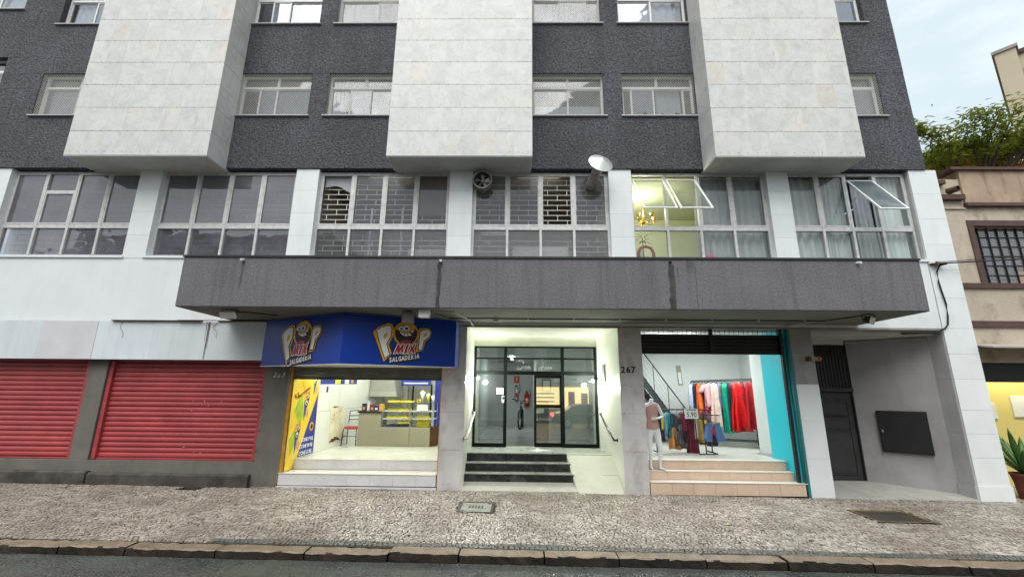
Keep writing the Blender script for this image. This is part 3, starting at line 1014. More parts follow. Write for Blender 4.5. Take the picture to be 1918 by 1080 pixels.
# fascia above the shutters
fas = part(bld, 'fascia', 'joint', (-17.0, -5.30, -0.13, 0.0, 2.60, 3.425))
fx = [-17.0, -15.6, -14.3, -13.05, -11.8, -10.50, -9.26, -8.0, -6.78, -5.30]
for k in range(len(fx) - 1):
    slab('fascia_panel', 'fascia_pink' if k == 5 else 'fascia_panel', fas, fx[k] + 0.003, fx[k + 1] - 0.003, -0.15 - 0.004 * (k % 2), -0.131, 2.597, 3.43)
part(fas, 'trim_strip', 'rust', (-8.95, -6.95, -0.20, -0.13, 3.432, 3.452), (-7.45, -6.6, -0.23, -0.20, 3.44, 3.456), (-6.6, -5.55, -0.19, -0.10, 3.436, 3.455))
for q, (dx_, w_, zz) in enumerate(((-6.80, 0.016, 2.62), (-6.765, 0.010, 2.85), (-6.835, 0.007, 3.0))):
    MB().prism([(dx_ + w_ * math.sin(t * 2.1 + q) * 0.5 - w_ * 0.5 * (0.5 + t), -0.1602, zz + (3.425 - zz) * t) for t in [k / 8 for k in range(9)]] + [(dx_ + w_ * math.sin(t * 3.3 + q) * 0.4 + w_ * 0.5 * (0.5 + t), -0.1602, zz + (3.425 - zz) * t) for t in [1 - k / 8 for k in range(9)]], (0, 0.003, 0)).build('rust_run', 'rust', fas)
for x in (-8.7, -6.62):
    MB().tube([(x - 0.05 * math.sin(k * 0.55) + (0.03 * math.sin(k * 1.3) if x > -8 else 0), -0.159, 3.42 - 0.035 * k) for k in range(11)], 0.003, 5).build('loose_wire', 'cable', fas)

# lintel beam behind the canopy and the stone pillars
part(bld, 'lintel', 'concrete', (-5.30, 9.29, 0.0, 0.45, 3.382, 3.424), (-17.0, -5.30, 0.0, 0.45, 3.4205, 3.424))
LV = [-0.06, 0.80, 1.56, 2.14, 2.86, 3.38]
stone_pillar('pillar', -1.63, -1.125, 0.0, 0.5, LV, 'granite')
stone_pillar('pillar', 2.21, 2.71, 0.0, 0.5, LV, 'granite')
pd = stone_pillar('pillar', 5.94, 6.42, 0.0, 0.5, [2.20, 2.86, 3.38], 'dark_granite')
for a, b in ((-0.10, 0.70), (0.70, 1.45), (1.45, 2.20)):
    slab('stone_block', 'white_tile', pd, 5.938, 6.422, -0.003, 0.49, a + 0.001, b - 0.001)
EL = [-0.15, 0.225, 0.763, 1.231, 1.701, 2.337, 2.867, 3.42, 4.1, 4.75, 5.35, 5.97, 6.60, 7.22]
pe = part(bld, 'corner_pillar', 'pale_joint', (9.31, 9.94, 0.01, 0.6, -0.15, 7.215))
for k, (a, b) in enumerate(zip(EL, EL[1:])):
    e = 0.022 if k == 0 else 0.0
    slab('facing_tile', 'white_tile', pe, 9.30 - e, 9.95 + e, -0.006 - e, 0.045, a + 0.002, b - 0.002, 0.003 if k == 0 else 0.0)
    if b < 3.5:
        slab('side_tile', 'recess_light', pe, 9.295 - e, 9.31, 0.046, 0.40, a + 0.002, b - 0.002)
part(bld, 'pillar_side', 'white_wall', (9.945, 9.955, 0.05, 0.6, 0.0, 7.21))
part(bld, 'side_wall', 'white_wall', (9.72, 9.94, 0.6, 9.8, -0.2, 7.21))

# side recess with the old door: floor, ceiling, slanting wall
rf = MB()
rf.prism([(6.42, -0.03, -0.06), (9.30, -0.03, -0.09), (9.30, 0.42, -0.05), (8.22, 1.42, 0.0), (6.42, 1.42, 0.0)], (0, 0, 0.045))
rf.build('recess_floor', 'apron', bld)
part(bld, 'recess_ceiling', 'plaster', (6.42, 9.29, 0.22, 1.6, 3.30, 3.38))
sw = MB()
sw.prism([(9.30, 0.40, -0.1), (8.17, 1.40, -0.1), (8.30, 1.55, -0.1), (9.5, 0.6, -0.1)], (0, 0, 3.40))
sw.build('recess_wall', 'recess_grey', bld)
part(bld, 'recess_wall', 'recess_grey', (6.424, 6.48, 0.5, 1.6, -0.1, 3.30))
part(bld, 'recess_wall', 'recess_grey', (6.42, 8.3, 1.58, 1.66, -0.1, 3.30))
dr = part(bld, 'old_door', 'wood_dark', (7.16, 8.14, 1.46, 1.55, 0.0, 2.06), bevel=0.004)
part(dr, 'door_frame', 'wood_dark', (7.06, 7.155, 1.40, 1.56, -0.02, 2.16), (8.145, 8.215, 1.40, 1.56, -0.02, 2.16), (7.06, 8.215, 1.385, 1.56, 2.065, 2.15))
part(dr, 'transom_panel', 'black_metal', (7.06, 8.20, 1.44, 1.5, 2.16, 3.19))
for k in range(14):
    slab('slat', 'black_metal', dr, 7.09 + k * 0.08, 7.135 + k * 0.08, 1.425, 1.44, 2.17, 3.18)
for a, b in ((1.52, 1.80), (1.20, 1.46), (0.20, 1.12)):
    part(dr, 'door_panel', 'wood_dark', (7.30, 8.00, 1.448, 1.462, a, b), bevel=0.006)
    part(dr, 'moulding', 'wood_dark', (7.26, 8.04, 1.438, 1.46, b + 0.005, b + 0.035), (7.26, 8.04, 1.438, 1.46, a - 0.035, a - 0.005), (7.26, 7.295, 1.438, 1.46, a - 0.005, b + 0.005), (8.005, 8.04, 1.438, 1.46, a - 0.005, b + 0.005))
MB().lathe([(0.012, 0), (0.012, 0.03), (0.028, 0.035), (0.028, 0.055), (0.0, 0.06)], (7.22, 1.46, 1.05), (0, -1, 0), 12).build('door_knob', 'steel', dr, smooth=True)
part(bld, 'door_lintel', 'plaster', (6.9, 8.1, 1.36, 1.46, 3.20, 3.30))
# dark meter box on the slanting wall
ax = Vector((8.17 - 9.30, 1.40 - 0.40, 0)).normalized()
nrm = Vector((-ax.y, ax.x, 0))
if nrm.y > 0:
    nrm = -nrm
mb_ = thing('meter_cabinet', 'flat black metal meter cabinet on the grey recess wall', 'cabinet', Vector((9.30, 0.40, 0.74)) + ax * 0.62)
Mw = Matrix(((ax.x, -nrm.x, 0, 9.30), (ax.y, -nrm.y, 0, 0.40), (0, 0, 1, 0), (0, 0, 0, 1)))
mat('cabinet_black', (0.011, 0.011, 0.013), 0.55, 0.2, 4)
MB(Mw).box(0.27, 1.14, -0.07, -0.002, 0.73, 1.64).build('case', 'cabinet_black', mb_, bevel=0.006)
MB(Mw).box(0.29, 1.12, -0.082, -0.071, 0.75, 1.62).build('door', 'cabinet_black', mb_, bevel=0.004)
MB(Mw).box(1.06, 1.09, -0.09, -0.083, 1.16, 1.22).build('latch', 'steel', mb_)

# ------------------------------------------------------------------ snack shop room
SX0, SX1 = -4.85, -1.66
FZ = 0.525
shop = part(bld, 'snack_shop_wall', 'joint', (SX0 - 0.10, SX0 - 0.012, 0.05, 6.6, 0.0, 3.38), (SX1 + 0.012, SX1 + 0.05, 0.06, 6.6, 0.0, 3.38), (SX0, SX1, 6.512, 6.6, 0.0, 3.38))
tiles(shop, 'wall_tile', 'shop_tile', 'x', SX0, 0.01, 0.06, 6.5, FZ, 3.37, 0.64, 0.95, gap=0.008)
tiles(shop, 'wall_tile', 'shop_tile', '-x', SX1, 0.01, 0.5, 6.5, FZ, 3.37, 0.64, 0.95, gap=0.008)
tiles(shop, 'wall_tile', 'shop_tile', 'y', 6.50, 0.01, SX0, SX1, FZ, 3.37, 0.64, 0.95, gap=0.008)
part(bld, 'snack_shop_ceiling', 'white_board', (SX0, SX1, 0.0, 6.5, 3.36, 3.378))
fl = part(bld, 'snack_shop_floor', 'pale_joint', (SX0, SX1, 0.47, 6.5, 0.0, FZ - 0.008))
tiles(fl, 'floor_tile', 'shop_floor', 'z', FZ, 0.007, SX0, SX1, 0.45, 6.5, 0.53, 0.53)
st = part(bld, 'snack_shop_step', 'joint', (SX0 - 0.07, SX1, 0.012, 0.46, -0.05, 0.30))
part(st, 'tread', 'step_tread', (SX0 - 0.08, SX1 + 0.0, -0.012, 0.452, 0.30, 0.318), bevel=0.004)
tiles(st, 'riser_tile', 'step_tile_white', 'y', 0.0, 0.011, SX0 - 0.07, SX1, 0.085, 0.298, 0.475, 0.3, offset=0.5)
part(st, 'threshold', 'step_tile_white', (SX0 - 0.08, SX1 + 0.02, -0.035, 0.01, -0.05, 0.07), bevel=0.004)
part(st, 'drain_grate', 'black_metal', *[(-3.9 + 0.045 * k, -3.878 + 0.045 * k, -0.012, -0.001, 0.071, 0.084) for k in range(50)])['kind'] = 'stuff'
tiles(st, 'riser_tile', 'step_tile_white', 'y', 0.445, 0.012, SX0, SX1, 0.32, FZ - 0.012, 0.475, 0.3)
part(st, 'nosing', 'step_tread', (SX0, SX1, 0.435, 0.46, FZ - 0.010, FZ + 0.002))
for x0, x1 in ((SX0 - 0.085, SX0 - 0.02), (SX1 + 0.012, SX1 + 0.035)):
    part(bld, 'guide_rail', 'ochre_rail', (x0, x1, 0.01, 0.10, 0.085, 2.46))
part(bld, 'guide_rail', 'steel', (SX0 - 0.10, SX0 - 0.088, -0.005, 0.05, 0.09, 2.46))
gs = part(bld, 'roller_shutter', 'shutter_grey', (SX0 - 0.02, SX1 + 0.012, 0.03, 0.25, 2.415, 2.60))
me_ = MB().prism([(SX0 - 0.018, 0.06 + p, q) for p, q in ((0, 0), (-0.02, 0.012), (-0.02, 0.045), (0, 0.058), (0.01, 0.058), (0.01, 0))], (SX1 - SX0 + 0.03, 0, 0)).mesh('slat', 'shutter_grey', ((SX0 + SX1) / 2, 0.06, 0))
for k in range(3):
    piece(me_, 'slat', ((SX0 + SX1) / 2, 0.06, 2.238 + k * 0.059), gs)
part(gs, 'bottom_bar', 'black_metal', (SX0, SX1 + 0.01, 0.02, 0.09, 2.212, 2.236), bevel=0.003)
part(bld, 'shutter_housing', 'beige_soffit', (SX0 - 0.1, SX1 + 0.03, 0.0, 0.3, 2.60, 3.38))

# ------------------------------------------------------------------ entrance vestibule
EX0, EX1, EYD, EZ = -1.115, 2.20, 1.75, 0.665
ew = part(bld, 'entrance_wall', 'pale_joint', (EX0 - 0.012, EX0 - 0.008, 0.505, 1.8, 0.0, 3.38))
for y0, y1 in ((0.0, 0.90), (0.90, 1.80)):
    for z0, z1 in ((-0.05, 0.72), (0.72, 1.5), (1.5, 2.28), (2.28, 3.375)):
        slab('wall_tile', 'entry_wall', ew, EX0 - 0.008, EX0, y0 + 0.001, y1 - 0.001, z0 + 0.001, z1 - 0.001)
ew2 = MB().prism([(EX1, 0.0, -0.05), (2.03, 1.80, -0.05), (2.2, 1.80, -0.05), (EX1 + 0.008, 0.0, -0.05)], (0, 0, 3.425)).build('entrance_wall', 'entry_wall', bld)
part(bld, 'entrance_ceiling', 'entry_wall', (EX0, EX1, 0.02, 1.78, 3.37, 3.381))
part(bld, 'entrance_header', 'entry_wall', (EX0, 2.06, 1.75, 1.9, 3.135, 3.37))
XS = 1.24          # where the steps give way to the ramp
ap = MB().prism([(EX0, -0.01, -0.02), (EX0, -0.01, 0.025), (EX0, 0.30, 0.14), (EX0, 0.40, 0.14), (EX0, 0.40, -0.02)], (XS - EX0 + 0.02, 0, 0))
ap.build('entrance_apron', 'apron', bld)
es = part(bld, 'entrance_steps', 'entry_riser', (EX0, 1.10, 0.31, 0.75, 0.0, 0.29))
for k, (y0, y1, z0, z1, xe) in enumerate(((0.30, 0.52, 0.135, 0.31, 1.20), (0.52, 0.735, 0.31, 0.488, 1.155), (0.735, 1.76, 0.488, EZ, 1.11))):
    part(es, 'riser', 'entry_riser', (EX0, xe, y0, y0 + 0.03, z0 - 0.04, z1 - 0.022))
    part(es, 'tread', 'entry_tread', (EX0, xe + (0.015 if k < 2 else 0.0), y0 - 0.018, y1 + 0.02, z1 - 0.022, z1), bevel=0.003)
part(es, 'landing', 'entry_tread', (1.11, 2.12, 0.80, 1.76, EZ - 0.022, EZ))
MB().prism([(0.28, 1.12, EZ + 0.001), (0.44, 1.34, EZ + 0.001), (0.50, 1.70, EZ + 0.001), (0.56, 1.34, EZ + 0.001), (0.86, 1.12, EZ + 0.001), (0.58, 1.04, EZ + 0.001), (0.46, 0.84, EZ + 0.001), (0.40, 1.04, EZ + 0.001)], (0, 0, 0.003)).build('inlaid_star', 'white_tile', es)
rp = MB()
rp.add([(1.245, -0.01, 0.0), (2.19, -0.01, -0.01), (2.13, 0.80, EZ - 0.002), (1.10, 0.80, EZ - 0.002), (1.245, -0.01, -0.08), (2.19, -0.01, -0.08), (2.13, 0.80, -0.08), (1.10, 0.80, -0.08)],
       [(0, 1, 2, 3), (7, 6, 5, 4), (0, 4, 5, 1), (1, 5, 6, 2), (2, 6, 7, 3), (3, 7, 4, 0)])
rmp = rp.build('ramp', 'ramp', bld)
MB().prism([(1.20, 0.345, 0.282), (2.15, 0.345, 0.282), (2.15, 0.351, 0.287), (1.20, 0.351, 0.287)], (0, -0.003, 0.004)).build('ramp_joint', 'joint', rmp)
part(bld, 'inner_floor', 'entry_tread', (EX0, 2.12, 0.76, 1.76, 0.3, EZ - 0.024))

# glazed door front
FRY0, FRY1 = 1.70, 1.755
dz = EZ
df = MB()
VX = [-1.10, -0.305, 0.456, 1.149, 2.005]
for x in (VX[0] + 0.022, VX[4] - 0.022):
    df.box(x - 0.028, x + 0.028, FRY0, FRY1, dz, 3.13)
for x in (VX[1], VX[3]):
    df.box(x - 0.04, x + 0.04, FRY0 - 0.002, FRY1 + 0.002, dz, 3.12)
df.box(VX[0] + 0.044, VX[4] - 0.044, FRY0 + 0.001, FRY1 - 0.001, 3.09, 3.13)
df.box(VX[0] + 0.044, VX[4] - 0.044, FRY0 + 0.001, FRY1 - 0.001, 2.41, 2.50)
df.box(VX[0] + 0.044, VX[4] - 0.044, FRY0 + 0.003, FRY1 - 0.003, 2.80, 2.84)
for a, b in ((VX[0] + 0.044, VX[1] - 0.03), (VX[3] + 0.03, VX[4] - 0.044)):
    df.box(a, b, FRY0 + 0.001, FRY1 - 0.001, dz, dz + 0.09)
dfr = df.build('entrance_front', 'black_frame', bld)
for z0, z1 in ((2.50, 2.80), (2.84, 3.09)):
    for a, b in ((VX[0] + 0.044, VX[1] - 0.03), (VX[1] + 0.03, VX[3] - 0.03), (VX[3] + 0.03, VX[4] - 0.044)):
        slab('pane', 'door_glass', dfr, a, b, 1.722, 1.732, z0, z1)
for a, b in ((VX[0] + 0.044, VX[1] - 0.03), (VX[3] + 0.03, VX[4] - 0.044)):
    slab('pane', 'door_glass', dfr, a, b, 1.722, 1.732, dz + 0.09, 2.41)
lf = part(bld, 'door_leaf', 'black_frame', (VX[2] - 0.03, VX[2] + 0.03, 1.765, 1.80, dz + 0.01, 2.41), (1.085, 1.16, 1.765, 1.80, dz + 0.01, 2.41), (VX[2] + 0.03, 1.085, 1.765, 1.80, dz + 0.01, dz + 0.10), (VX[2] + 0.03, 1.085, 1.765, 1.80, 2.33, 2.41), (VX[2] + 0.03, 1.085, 1.765, 1.80, 1.60, 1.68))
slab('pane', 'door_glass', lf, VX[2] + 0.03, 1.085, 1.778, 1.786, dz + 0.10, 1.60)
slab('pane', 'door_glass', lf, VX[2] + 0.03, 1.085, 1.778, 1.786, 1.68, 2.33)
MB().tube([(VX[2] + 0.045, 1.75, 1.30), (VX[2] + 0.045, 1.735, 1.32), (VX[2] + 0.045, 1.735, 1.50), (VX[2] + 0.045, 1.75, 1.52)], 0.01, 8).build('pull_handle', 'steel', lf)
part(bld, 'door_sill', 'apron', (VX[1] + 0.03, VX[2] - 0.02, 1.60, 1.80, EZ + 0.001, EZ + 0.012))
# etched script on the transom
mat('etching', (0.80, 0.83, 0.84), 0.6, 0.02, 3)
et = []
def script(pts, x, z, s):
    return [(x + p[0] * s, 1.7195, z + p[1] * s) for p in pts]
strokes = [[(0.9, 2.3), (0.3, 2.0), (1.1, 2.5), (1.7, 1.9), (1.6, 0.9), (0.9, 0.1), (0.1, 0.3), (0.4, 0.8)],
           [(2.0, 0.5), (2.3, 1.0), (2.6, 0.6), (2.3, 0.2), (2.05, 0.5)], [(2.8, 0.2), (2.9, 0.9), (3.2, 0.9), (3.3, 0.2)],
           [(6.2, 2.6), (6.5, 1.2), (6.0, -0.1), (5.3, 0.2), (5.8, 0.7), (6.6, 0.9)], [(6.9, 0.5), (7.2, 0.9), (7.4, 0.5), (7.1, 0.2), (6.9, 0.5)],
           [(7.9, 0.9), (7.6, 0.6), (7.9, 0.4), (7.6, 0.1)], [(8.2, 0.5), (8.5, 0.8), (8.5, 0.5), (8.2, 0.4), (8.6, 0.15)]]
eb = MB()
for s_ in strokes:
    eb.tube(script(s_, -0.02, 2.53, 0.105), 0.0055, 6)
eb.build('etched_script', 'etching', dfr)

# hall behind the doors
hall = part(bld, 'hall_wall', 'hall_wall', (-1.25, -1.13, 1.82, 9.1, 0.5, 3.3), (-1.13, 2.1, 9.0, 9.1, 0.5, 3.3), (0.62, 0.72, 3.6, 9.0, 0.66, 3.2), (0.72, 2.1, 3.6, 3.7, 0.66, 3.2), (2.05, 2.15, 1.85, 3.6, 0.5, 3.3))
part(bld, 'hall_ceiling', 'hall_wall', (-1.25, 2.15, 1.9, 9.1, 3.18, 3.30))
part(bld, 'hall_floor', 'hall_floor', (-1.13, 2.1, 1.757, 9.0, 0.5, EZ - 0.002))
hd = part(bld, 'hall_door', 'black_frame', (0.600, 0.6195, 5.2, 5.28, 0.664, 2.55), (0.600, 0.6195, 6.1, 6.18, 0.664, 2.55), (0.600, 0.6195, 5.28, 6.1, 2.47, 2.55), (0.61, 0.619, 5.28, 6.1, 0.664, 2.47))
MB().lathe([(0.02, 0), (0.025, 0.05), (0.0, 0.055)], (0.60, 5.36, 1.65), (-1, 0, 0), 10).build('knob', 'steel', hd)

# ------------------------------------------------------------------ boutique room
BX0, BX1, BZ = 2.72, 5.80, 0.592
part(bld, 'boutique_wall', 'boutique_wall', (BX0 - 0.008, BX0 - 0.002, 0.5, 4.3, 0.0, 3.37))
part(bld, 'boutique_wall', 'boutique_wall', (BX0, 7.0, 4.20, 4.3, 0.3, 3.37))
part(bld, 'boutique_wall', 'boutique_wall', (6.90, 7.0, 1.66, 4.2, 0.3, 3.37))
part(bld, 'boutique_wall', 'turquoise', (BX1, 5.936, 0.06, 0.98, -0.05, 3.37))
part(bld, 'boutique_wall', 'boutique_wall', (5.94, 6.99, 1.67, 1.72, 0.3, 3.37), (5.90, 5.936, 0.985, 1.67, 0.3, 3.37))
part(bld, 'boutique_ceiling', 'white_board', (BX0, 7.0, 0.25, 4.2, 3.35, 3.372))
bf = part(bld, 'boutique_floor', 'pale_joint', (BX0, 5.79, 0.47, 4.2, 0.0, BZ - 0.008), (5.7905, 6.9, 1.72, 4.2, 0.0, BZ - 0.008))
tiles(bf, 'floor_tile', 'shop_floor', 'z', BZ, 0.007, BX0, 5.79, 0.47, 4.2, 0.45, 0.45)
tiles(bf, 'floor_tile', 'shop_floor', 'z', BZ, 0.007, 5.79, 6.9, 1.72, 4.2, 0.45, 0.45)
bs = part(bld, 'boutique_steps', 'joint', (BX0, 5.79, 0.06, 0.46, -0.1, 0.22))
for k, (y0, y1, z0, z1, xe) in enumerate(((-0.02, 0.24, -0.01, 0.235, 5.88), (0.24, 0.455, 0.235, 0.405, 5.795), (0.455, 0.60, 0.405, BZ, 5.795))):
    tiles(bs, 'riser_tile', 'step_tile_peach', 'y', y0 + 0.002, 0.05, BX0 + 0.0, xe, z0 + 0.002, z1 - 0.016, 0.435, 0.3, offset=0, gap=0.005)
    part(bs, 'tread', 'step_tread', (BX0, xe + (0.006 if k == 0 else 0), y0 - 0.012, y1 + 0.03, z1 - 0.014, z1 + 0.001 + 0.0005 * k), bevel=0.003)
# partly lowered black shutter, grid above it, guides
br = part(bld, 'roller_shutter', 'black_metal', (BX0 + 0.01, BX1 - 0.01, 0.12, 0.15, 2.86, 3.26))
me_ = MB().prism([(BX0 + 0.01, 0.12 + p, q) for p, q in ((0, 0), (-0.018, 0.02), (-0.018, 0.06), (0, 0.078), (0, 0))][:-1], (BX1 - BX0 - 0.02, 0, 0)).mesh('slat', 'black_metal', ((BX0 + BX1) / 2, 0.12, 0))
for k in range(5):
    piece(me_, 'slat', ((BX0 + BX1) / 2, 0.12, 2.862 + k * 0.079), br)
part(br, 'bottom_bar', 'black_metal', (BX0 + 0.01, BX1 - 0.01, 0.085, 0.16, 2.83, 2.858))
part(br, 'post', 'black_metal', (4.22, 4.30, 0.05, 0.10, 2.84, 3.38))
part(br, 'grid', 'black_metal', *[(BX0 + 0.10 + 0.104 * k, BX0 + 0.108 + 0.104 * k, 0.10, 0.108, 3.27, 3.38) for k in range(29)], (BX0, BX1, 0.102, 0.11, 3.315, 3.323))
part(bld, 'guide_rail', 'black_metal', (5.745, BX1 - 0.002, 0.02, 0.10, 0.24, 3.38))
part(bld, 'guide_rail', 'teal_paint', (5.885, 5.938, -0.02, 0.05, -0.03, 3.378))
MB().tube([(5.862, -0.005, 0.0), (5.862, -0.005, 3.2)], 0.022, 10).build('downpipe', 'teal_paint', bld, smooth=True)
# ------------------------------------------------------------------ street: pavement, kerb, road
mat('asphalt', (0.066, 0.072, 0.068), 0.30, 0.25, 1.2, bump=0.02, bscale=36, rvar=0.22, fine=1.0, hue=(0.085, 0.094, 0.074))
mat('mortar', (0.030, 0.027, 0.022), 0.8, 0.3, 4, bump=0.003, bscale=60, hue=(0.055, 0.045, 0.03))
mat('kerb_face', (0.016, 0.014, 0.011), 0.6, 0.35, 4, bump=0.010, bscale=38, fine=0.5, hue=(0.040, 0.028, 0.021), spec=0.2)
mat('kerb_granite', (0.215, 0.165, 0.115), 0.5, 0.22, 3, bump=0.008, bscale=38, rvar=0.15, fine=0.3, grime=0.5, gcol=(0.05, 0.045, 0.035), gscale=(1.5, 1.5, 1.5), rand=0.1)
mat('ground_soil', (0.10, 0.095, 0.08), 0.9, 0.3, 0.2)
mat('cover_concrete', (0.24, 0.25, 0.215), 0.6, 0.2, 5, bump=0.003, bscale=50, grime=0.4)
mat('cover_iron', (0.050, 0.040, 0.030), 0.55, 0.3, 6, bump=0.003, bscale=50)
mat('cover_rim', (0.15, 0.11, 0.06), 0.8, 0.3, 6, bump=0.004, bscale=40)


def stone_mat(name, lo, hi, rough):
    m = bpy.data.materials.new(name)
    MATS[name] = m
    m.use_nodes = True
    n, l = m.node_tree.nodes, m.node_tree.links
    b = n['Principled BSDF']
    at = n.new('ShaderNodeAttribute')
    at.attribute_name = 'tone'
    rp_ = n.new('ShaderNodeValToRGB')
    rp_.color_ramp.elements[0].color = (*lo, 1)
    rp_.color_ramp.elements[1].color = (*hi, 1)
    e = rp_.color_ramp.elements.new(0.12)
    e.color = (lo[0] * 1.5, lo[1] * 1.48, lo[2] * 1.42, 1)
    l.new(at.outputs['Fac'], rp_.inputs['Fac'])
    geo = n.new('ShaderNodeNewGeometry')
    t = n.new('ShaderNodeTexNoise')
    t.inputs['Scale'].default_value = 0.9
    t.inputs['Detail'].default_value = 7
    t.inputs['Roughness'].default_value = 0.62
    l.new(geo.outputs['Position'], t.inputs['Vector'])
    mr = n.new('ShaderNodeMapRange')
    mr.inputs['From Min'].default_value, mr.inputs['From Max'].default_value = 0.42, 0.68
    mr.inputs['To Min'].default_value, mr.inputs['To Max'].default_value = 0.0, 0.85
    l.new(t.outputs['Fac'], mr.inputs['Value'])
    mx = n.new('ShaderNodeMix')
    mx.data_type = 'RGBA'
    l.new(mr.outputs['Result'], mx.inputs['Factor'])
    l.new(rp_.outputs['Color'], mx.inputs['A'])
    mx.inputs['B'].default_value = (0.155, 0.125, 0.10, 1)
    l.new(mx.outputs['Result'], b.inputs['Base Color'])
    mr2 = n.new('ShaderNodeMapRange')
    mr2.inputs['From Min'].default_value, mr2.inputs['From Max'].default_value = 0.35, 0.65
    mr2.inputs['To Min'].default_value, mr2.inputs['To Max'].default_value = rough - 0.14, rough + 0.2
    l.new(t.outputs['Fac'], mr2.inputs['Value'])
    l.new(mr2.outputs['Result'], b.inputs['Roughness'])
    t2 = n.new('ShaderNodeTexNoise')
    t2.inputs['Scale'].default_value = 70
    l.new(geo.outputs['Position'], t2.inputs['Vector'])
    bp = n.new('ShaderNodeBump')
    bp.inputs['Distance'].default_value = 0.004
    l.new(t2.outputs['Fac'], bp.inputs['Height'])
    l.new(bp.outputs['Normal'], b.inputs['Normal'])


stone_mat('pavement_stone', (0.14, 0.12, 0.10), (0.52, 0.485, 0.425), 0.29)
stone_mat('border_stone', (0.055, 0.065, 0.065), (0.12, 0.125, 0.115), 0.4)

gs_ = MB()
gs_.add([(-400, -400, -0.9), (400, -400, -0.9), (400, 400, -0.9), (-400, 400, -0.9)], [(0, 1, 2, 3)])
structure(gs_.build('ground', 'ground_soil'))


def sheet(x0, x1, y0, y1, dz_, nx, ny, fn):
    return MB().grid(lambda u, v: (x0 + (x1 - x0) * u, y0 + (y1 - y0) * v, fn(x0 + (x1 - x0) * u, y0 + (y1 - y0) * v) + dz_), nx, ny)


ROADZ = lambda x, y: 0.02 - 0.0075 * x - 0.041 - 0.105 + 0.05 * (1 - (min(1, abs(y + 11) / 7.6)) ** 2)
road = structure(sheet(-45, 45, -18.6, -3.395, 0.0, 90, 40, ROADZ).build('road', 'asphalt', fix=False))
walk = structure(sheet(-45, 45, -3.20, 0.0, -0.016, 60, 6, gz).build('pavement', 'mortar', fix=False))
sheet(9.96, 45, 0.0, 1.6, -0.014, 20, 2, gz).build('pavement_strip', 'mortar', walk, fix=False)

# pavement stones: rough little blocks in wavering rows
HOLES = [(-1.03, -0.39, -1.56, -0.86), (5.98, 6.99, -1.62, -0.87), (-6.70, -6.30, -0.40, -0.18)]
rs = random.Random(3)
quads = []
y = -3.165
row = 0
rows_y = [y]
while y < 1.2:
    y += rs.uniform(0.048, 0.066)
    rows_y.append(y)


def wav_y(x, y_):
    return y_ + 0.020 * math.sin(x * 2.1 + y_ * 1.7) + 0.012 * math.sin(x * 5.3 - y_ * 4.0) if -3.14 < y_ else y_


for j in range(len(rows_y) - 1):
    ya, yb = rows_y[j], rows_y[j + 1]
    x = -13.4 + rs.uniform(0, 0.1) if ya < 0 else 9.97
    while x < 12.5:
        w_ = rs.uniform(0.046, 0.088)
        xa, xb = x, x + w_
        x += w_
        cx, cy = (xa + xb) / 2, (ya + yb) / 2
        if ya < 0 and cy > -0.045 and cx < 9.97:
            continue
        if cx < -5.4 and cy > -0.16:
            continue
        if any(a - 0.02 < cx < b + 0.02 and c - 0.01 < cy < d + 0.01 for a, b, c, d in HOLES):
            continue
        sk = 0.012 * math.sin(cx * 3 + j)
        jit = lambda: rs.uniform(-0.010, 0.010)
        g = 0.0064
        P = [(xa + g + jit(), wav_y(xa, ya) + g + jit()), (xb - g + jit(), wav_y(xb, ya) + g + jit()),
             (xb - g + sk + jit(), wav_y(xb, yb) - g + jit()), (xa + g + sk + jit(), wav_y(xa, yb) - g + jit())]
        quads.append((cy, cx, P, rs.uniform(-0.003, 0.004)))


def stone_faces(P, h, vs, fs):
    o = len(vs)
    cx = sum(p[0] for p in P) / 4
    cy = sum(p[1] for p in P) / 4
    for px, py in P:
        vs.append((px, py, gz(px, py) - 0.022))
    for px, py in P:
        vs.append((px, py, gz(px, py) - 0.004 + h))
    for px, py in P:
        vs.append((cx + (px - cx) * 0.80, cy + (py - cy) * 0.80, gz(px, py) + h))
    for k in range(4):
        k2 = (k + 1) % 4
        fs.append((o + k, o + k2, o + 4 + k2, o + 4 + k))
        fs.append((o + 4 + k, o + 4 + k2, o + 8 + k2, o + 8 + k))
    fs.append((o + 8, o + 9, o + 10, o + 11))
    return 9


def stones_object(name, items, mt, kind=None):
    vs, fs, tone = [], [], []
    for cy, cx, P, h in items:
        nf = stone_faces(P, h, vs, fs)
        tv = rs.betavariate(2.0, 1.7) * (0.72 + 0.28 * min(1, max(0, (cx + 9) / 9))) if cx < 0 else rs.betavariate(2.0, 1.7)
        tone += [tv] * nf
    o = Vector((items[0][1], items[0][0], 0)) if len(items) == 1 else Vector((0, 0, 0))
    me = bpy.data.meshes.new(name)
    me.from_pydata([tuple(Vector(v) - o) for v in vs], [], fs)
    a = me.attributes.new('tone', 'FLOAT', 'FACE')
    a.data.foreach_set('value', tone)
    me.materials.append(MATS[mt])
    ob = bpy.data.objects.new(name, me)
    col.objects.link(ob)
    put(ob, o, walk)
    if kind:
        ob['kind'] = kind
    return ob


dark = [q for q in quads if q[0] < -2.99 and q[1] > -4.6 + 0.6 * math.sin(q[1])]
dk = set(id(q) for q in dark)
pale = [q for q in quads if id(q) not in dk]
near = sorted(pale, key=lambda q: (q[0] + 9.5) ** 2 + (q[1] - 0.2) ** 2)[:300]
nk = set(id(q) for q in near)
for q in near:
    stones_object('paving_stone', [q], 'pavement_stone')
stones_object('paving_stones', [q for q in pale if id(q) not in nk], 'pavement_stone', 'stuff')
stones_object('border_stones', dark, 'border_stone', 'stuff')

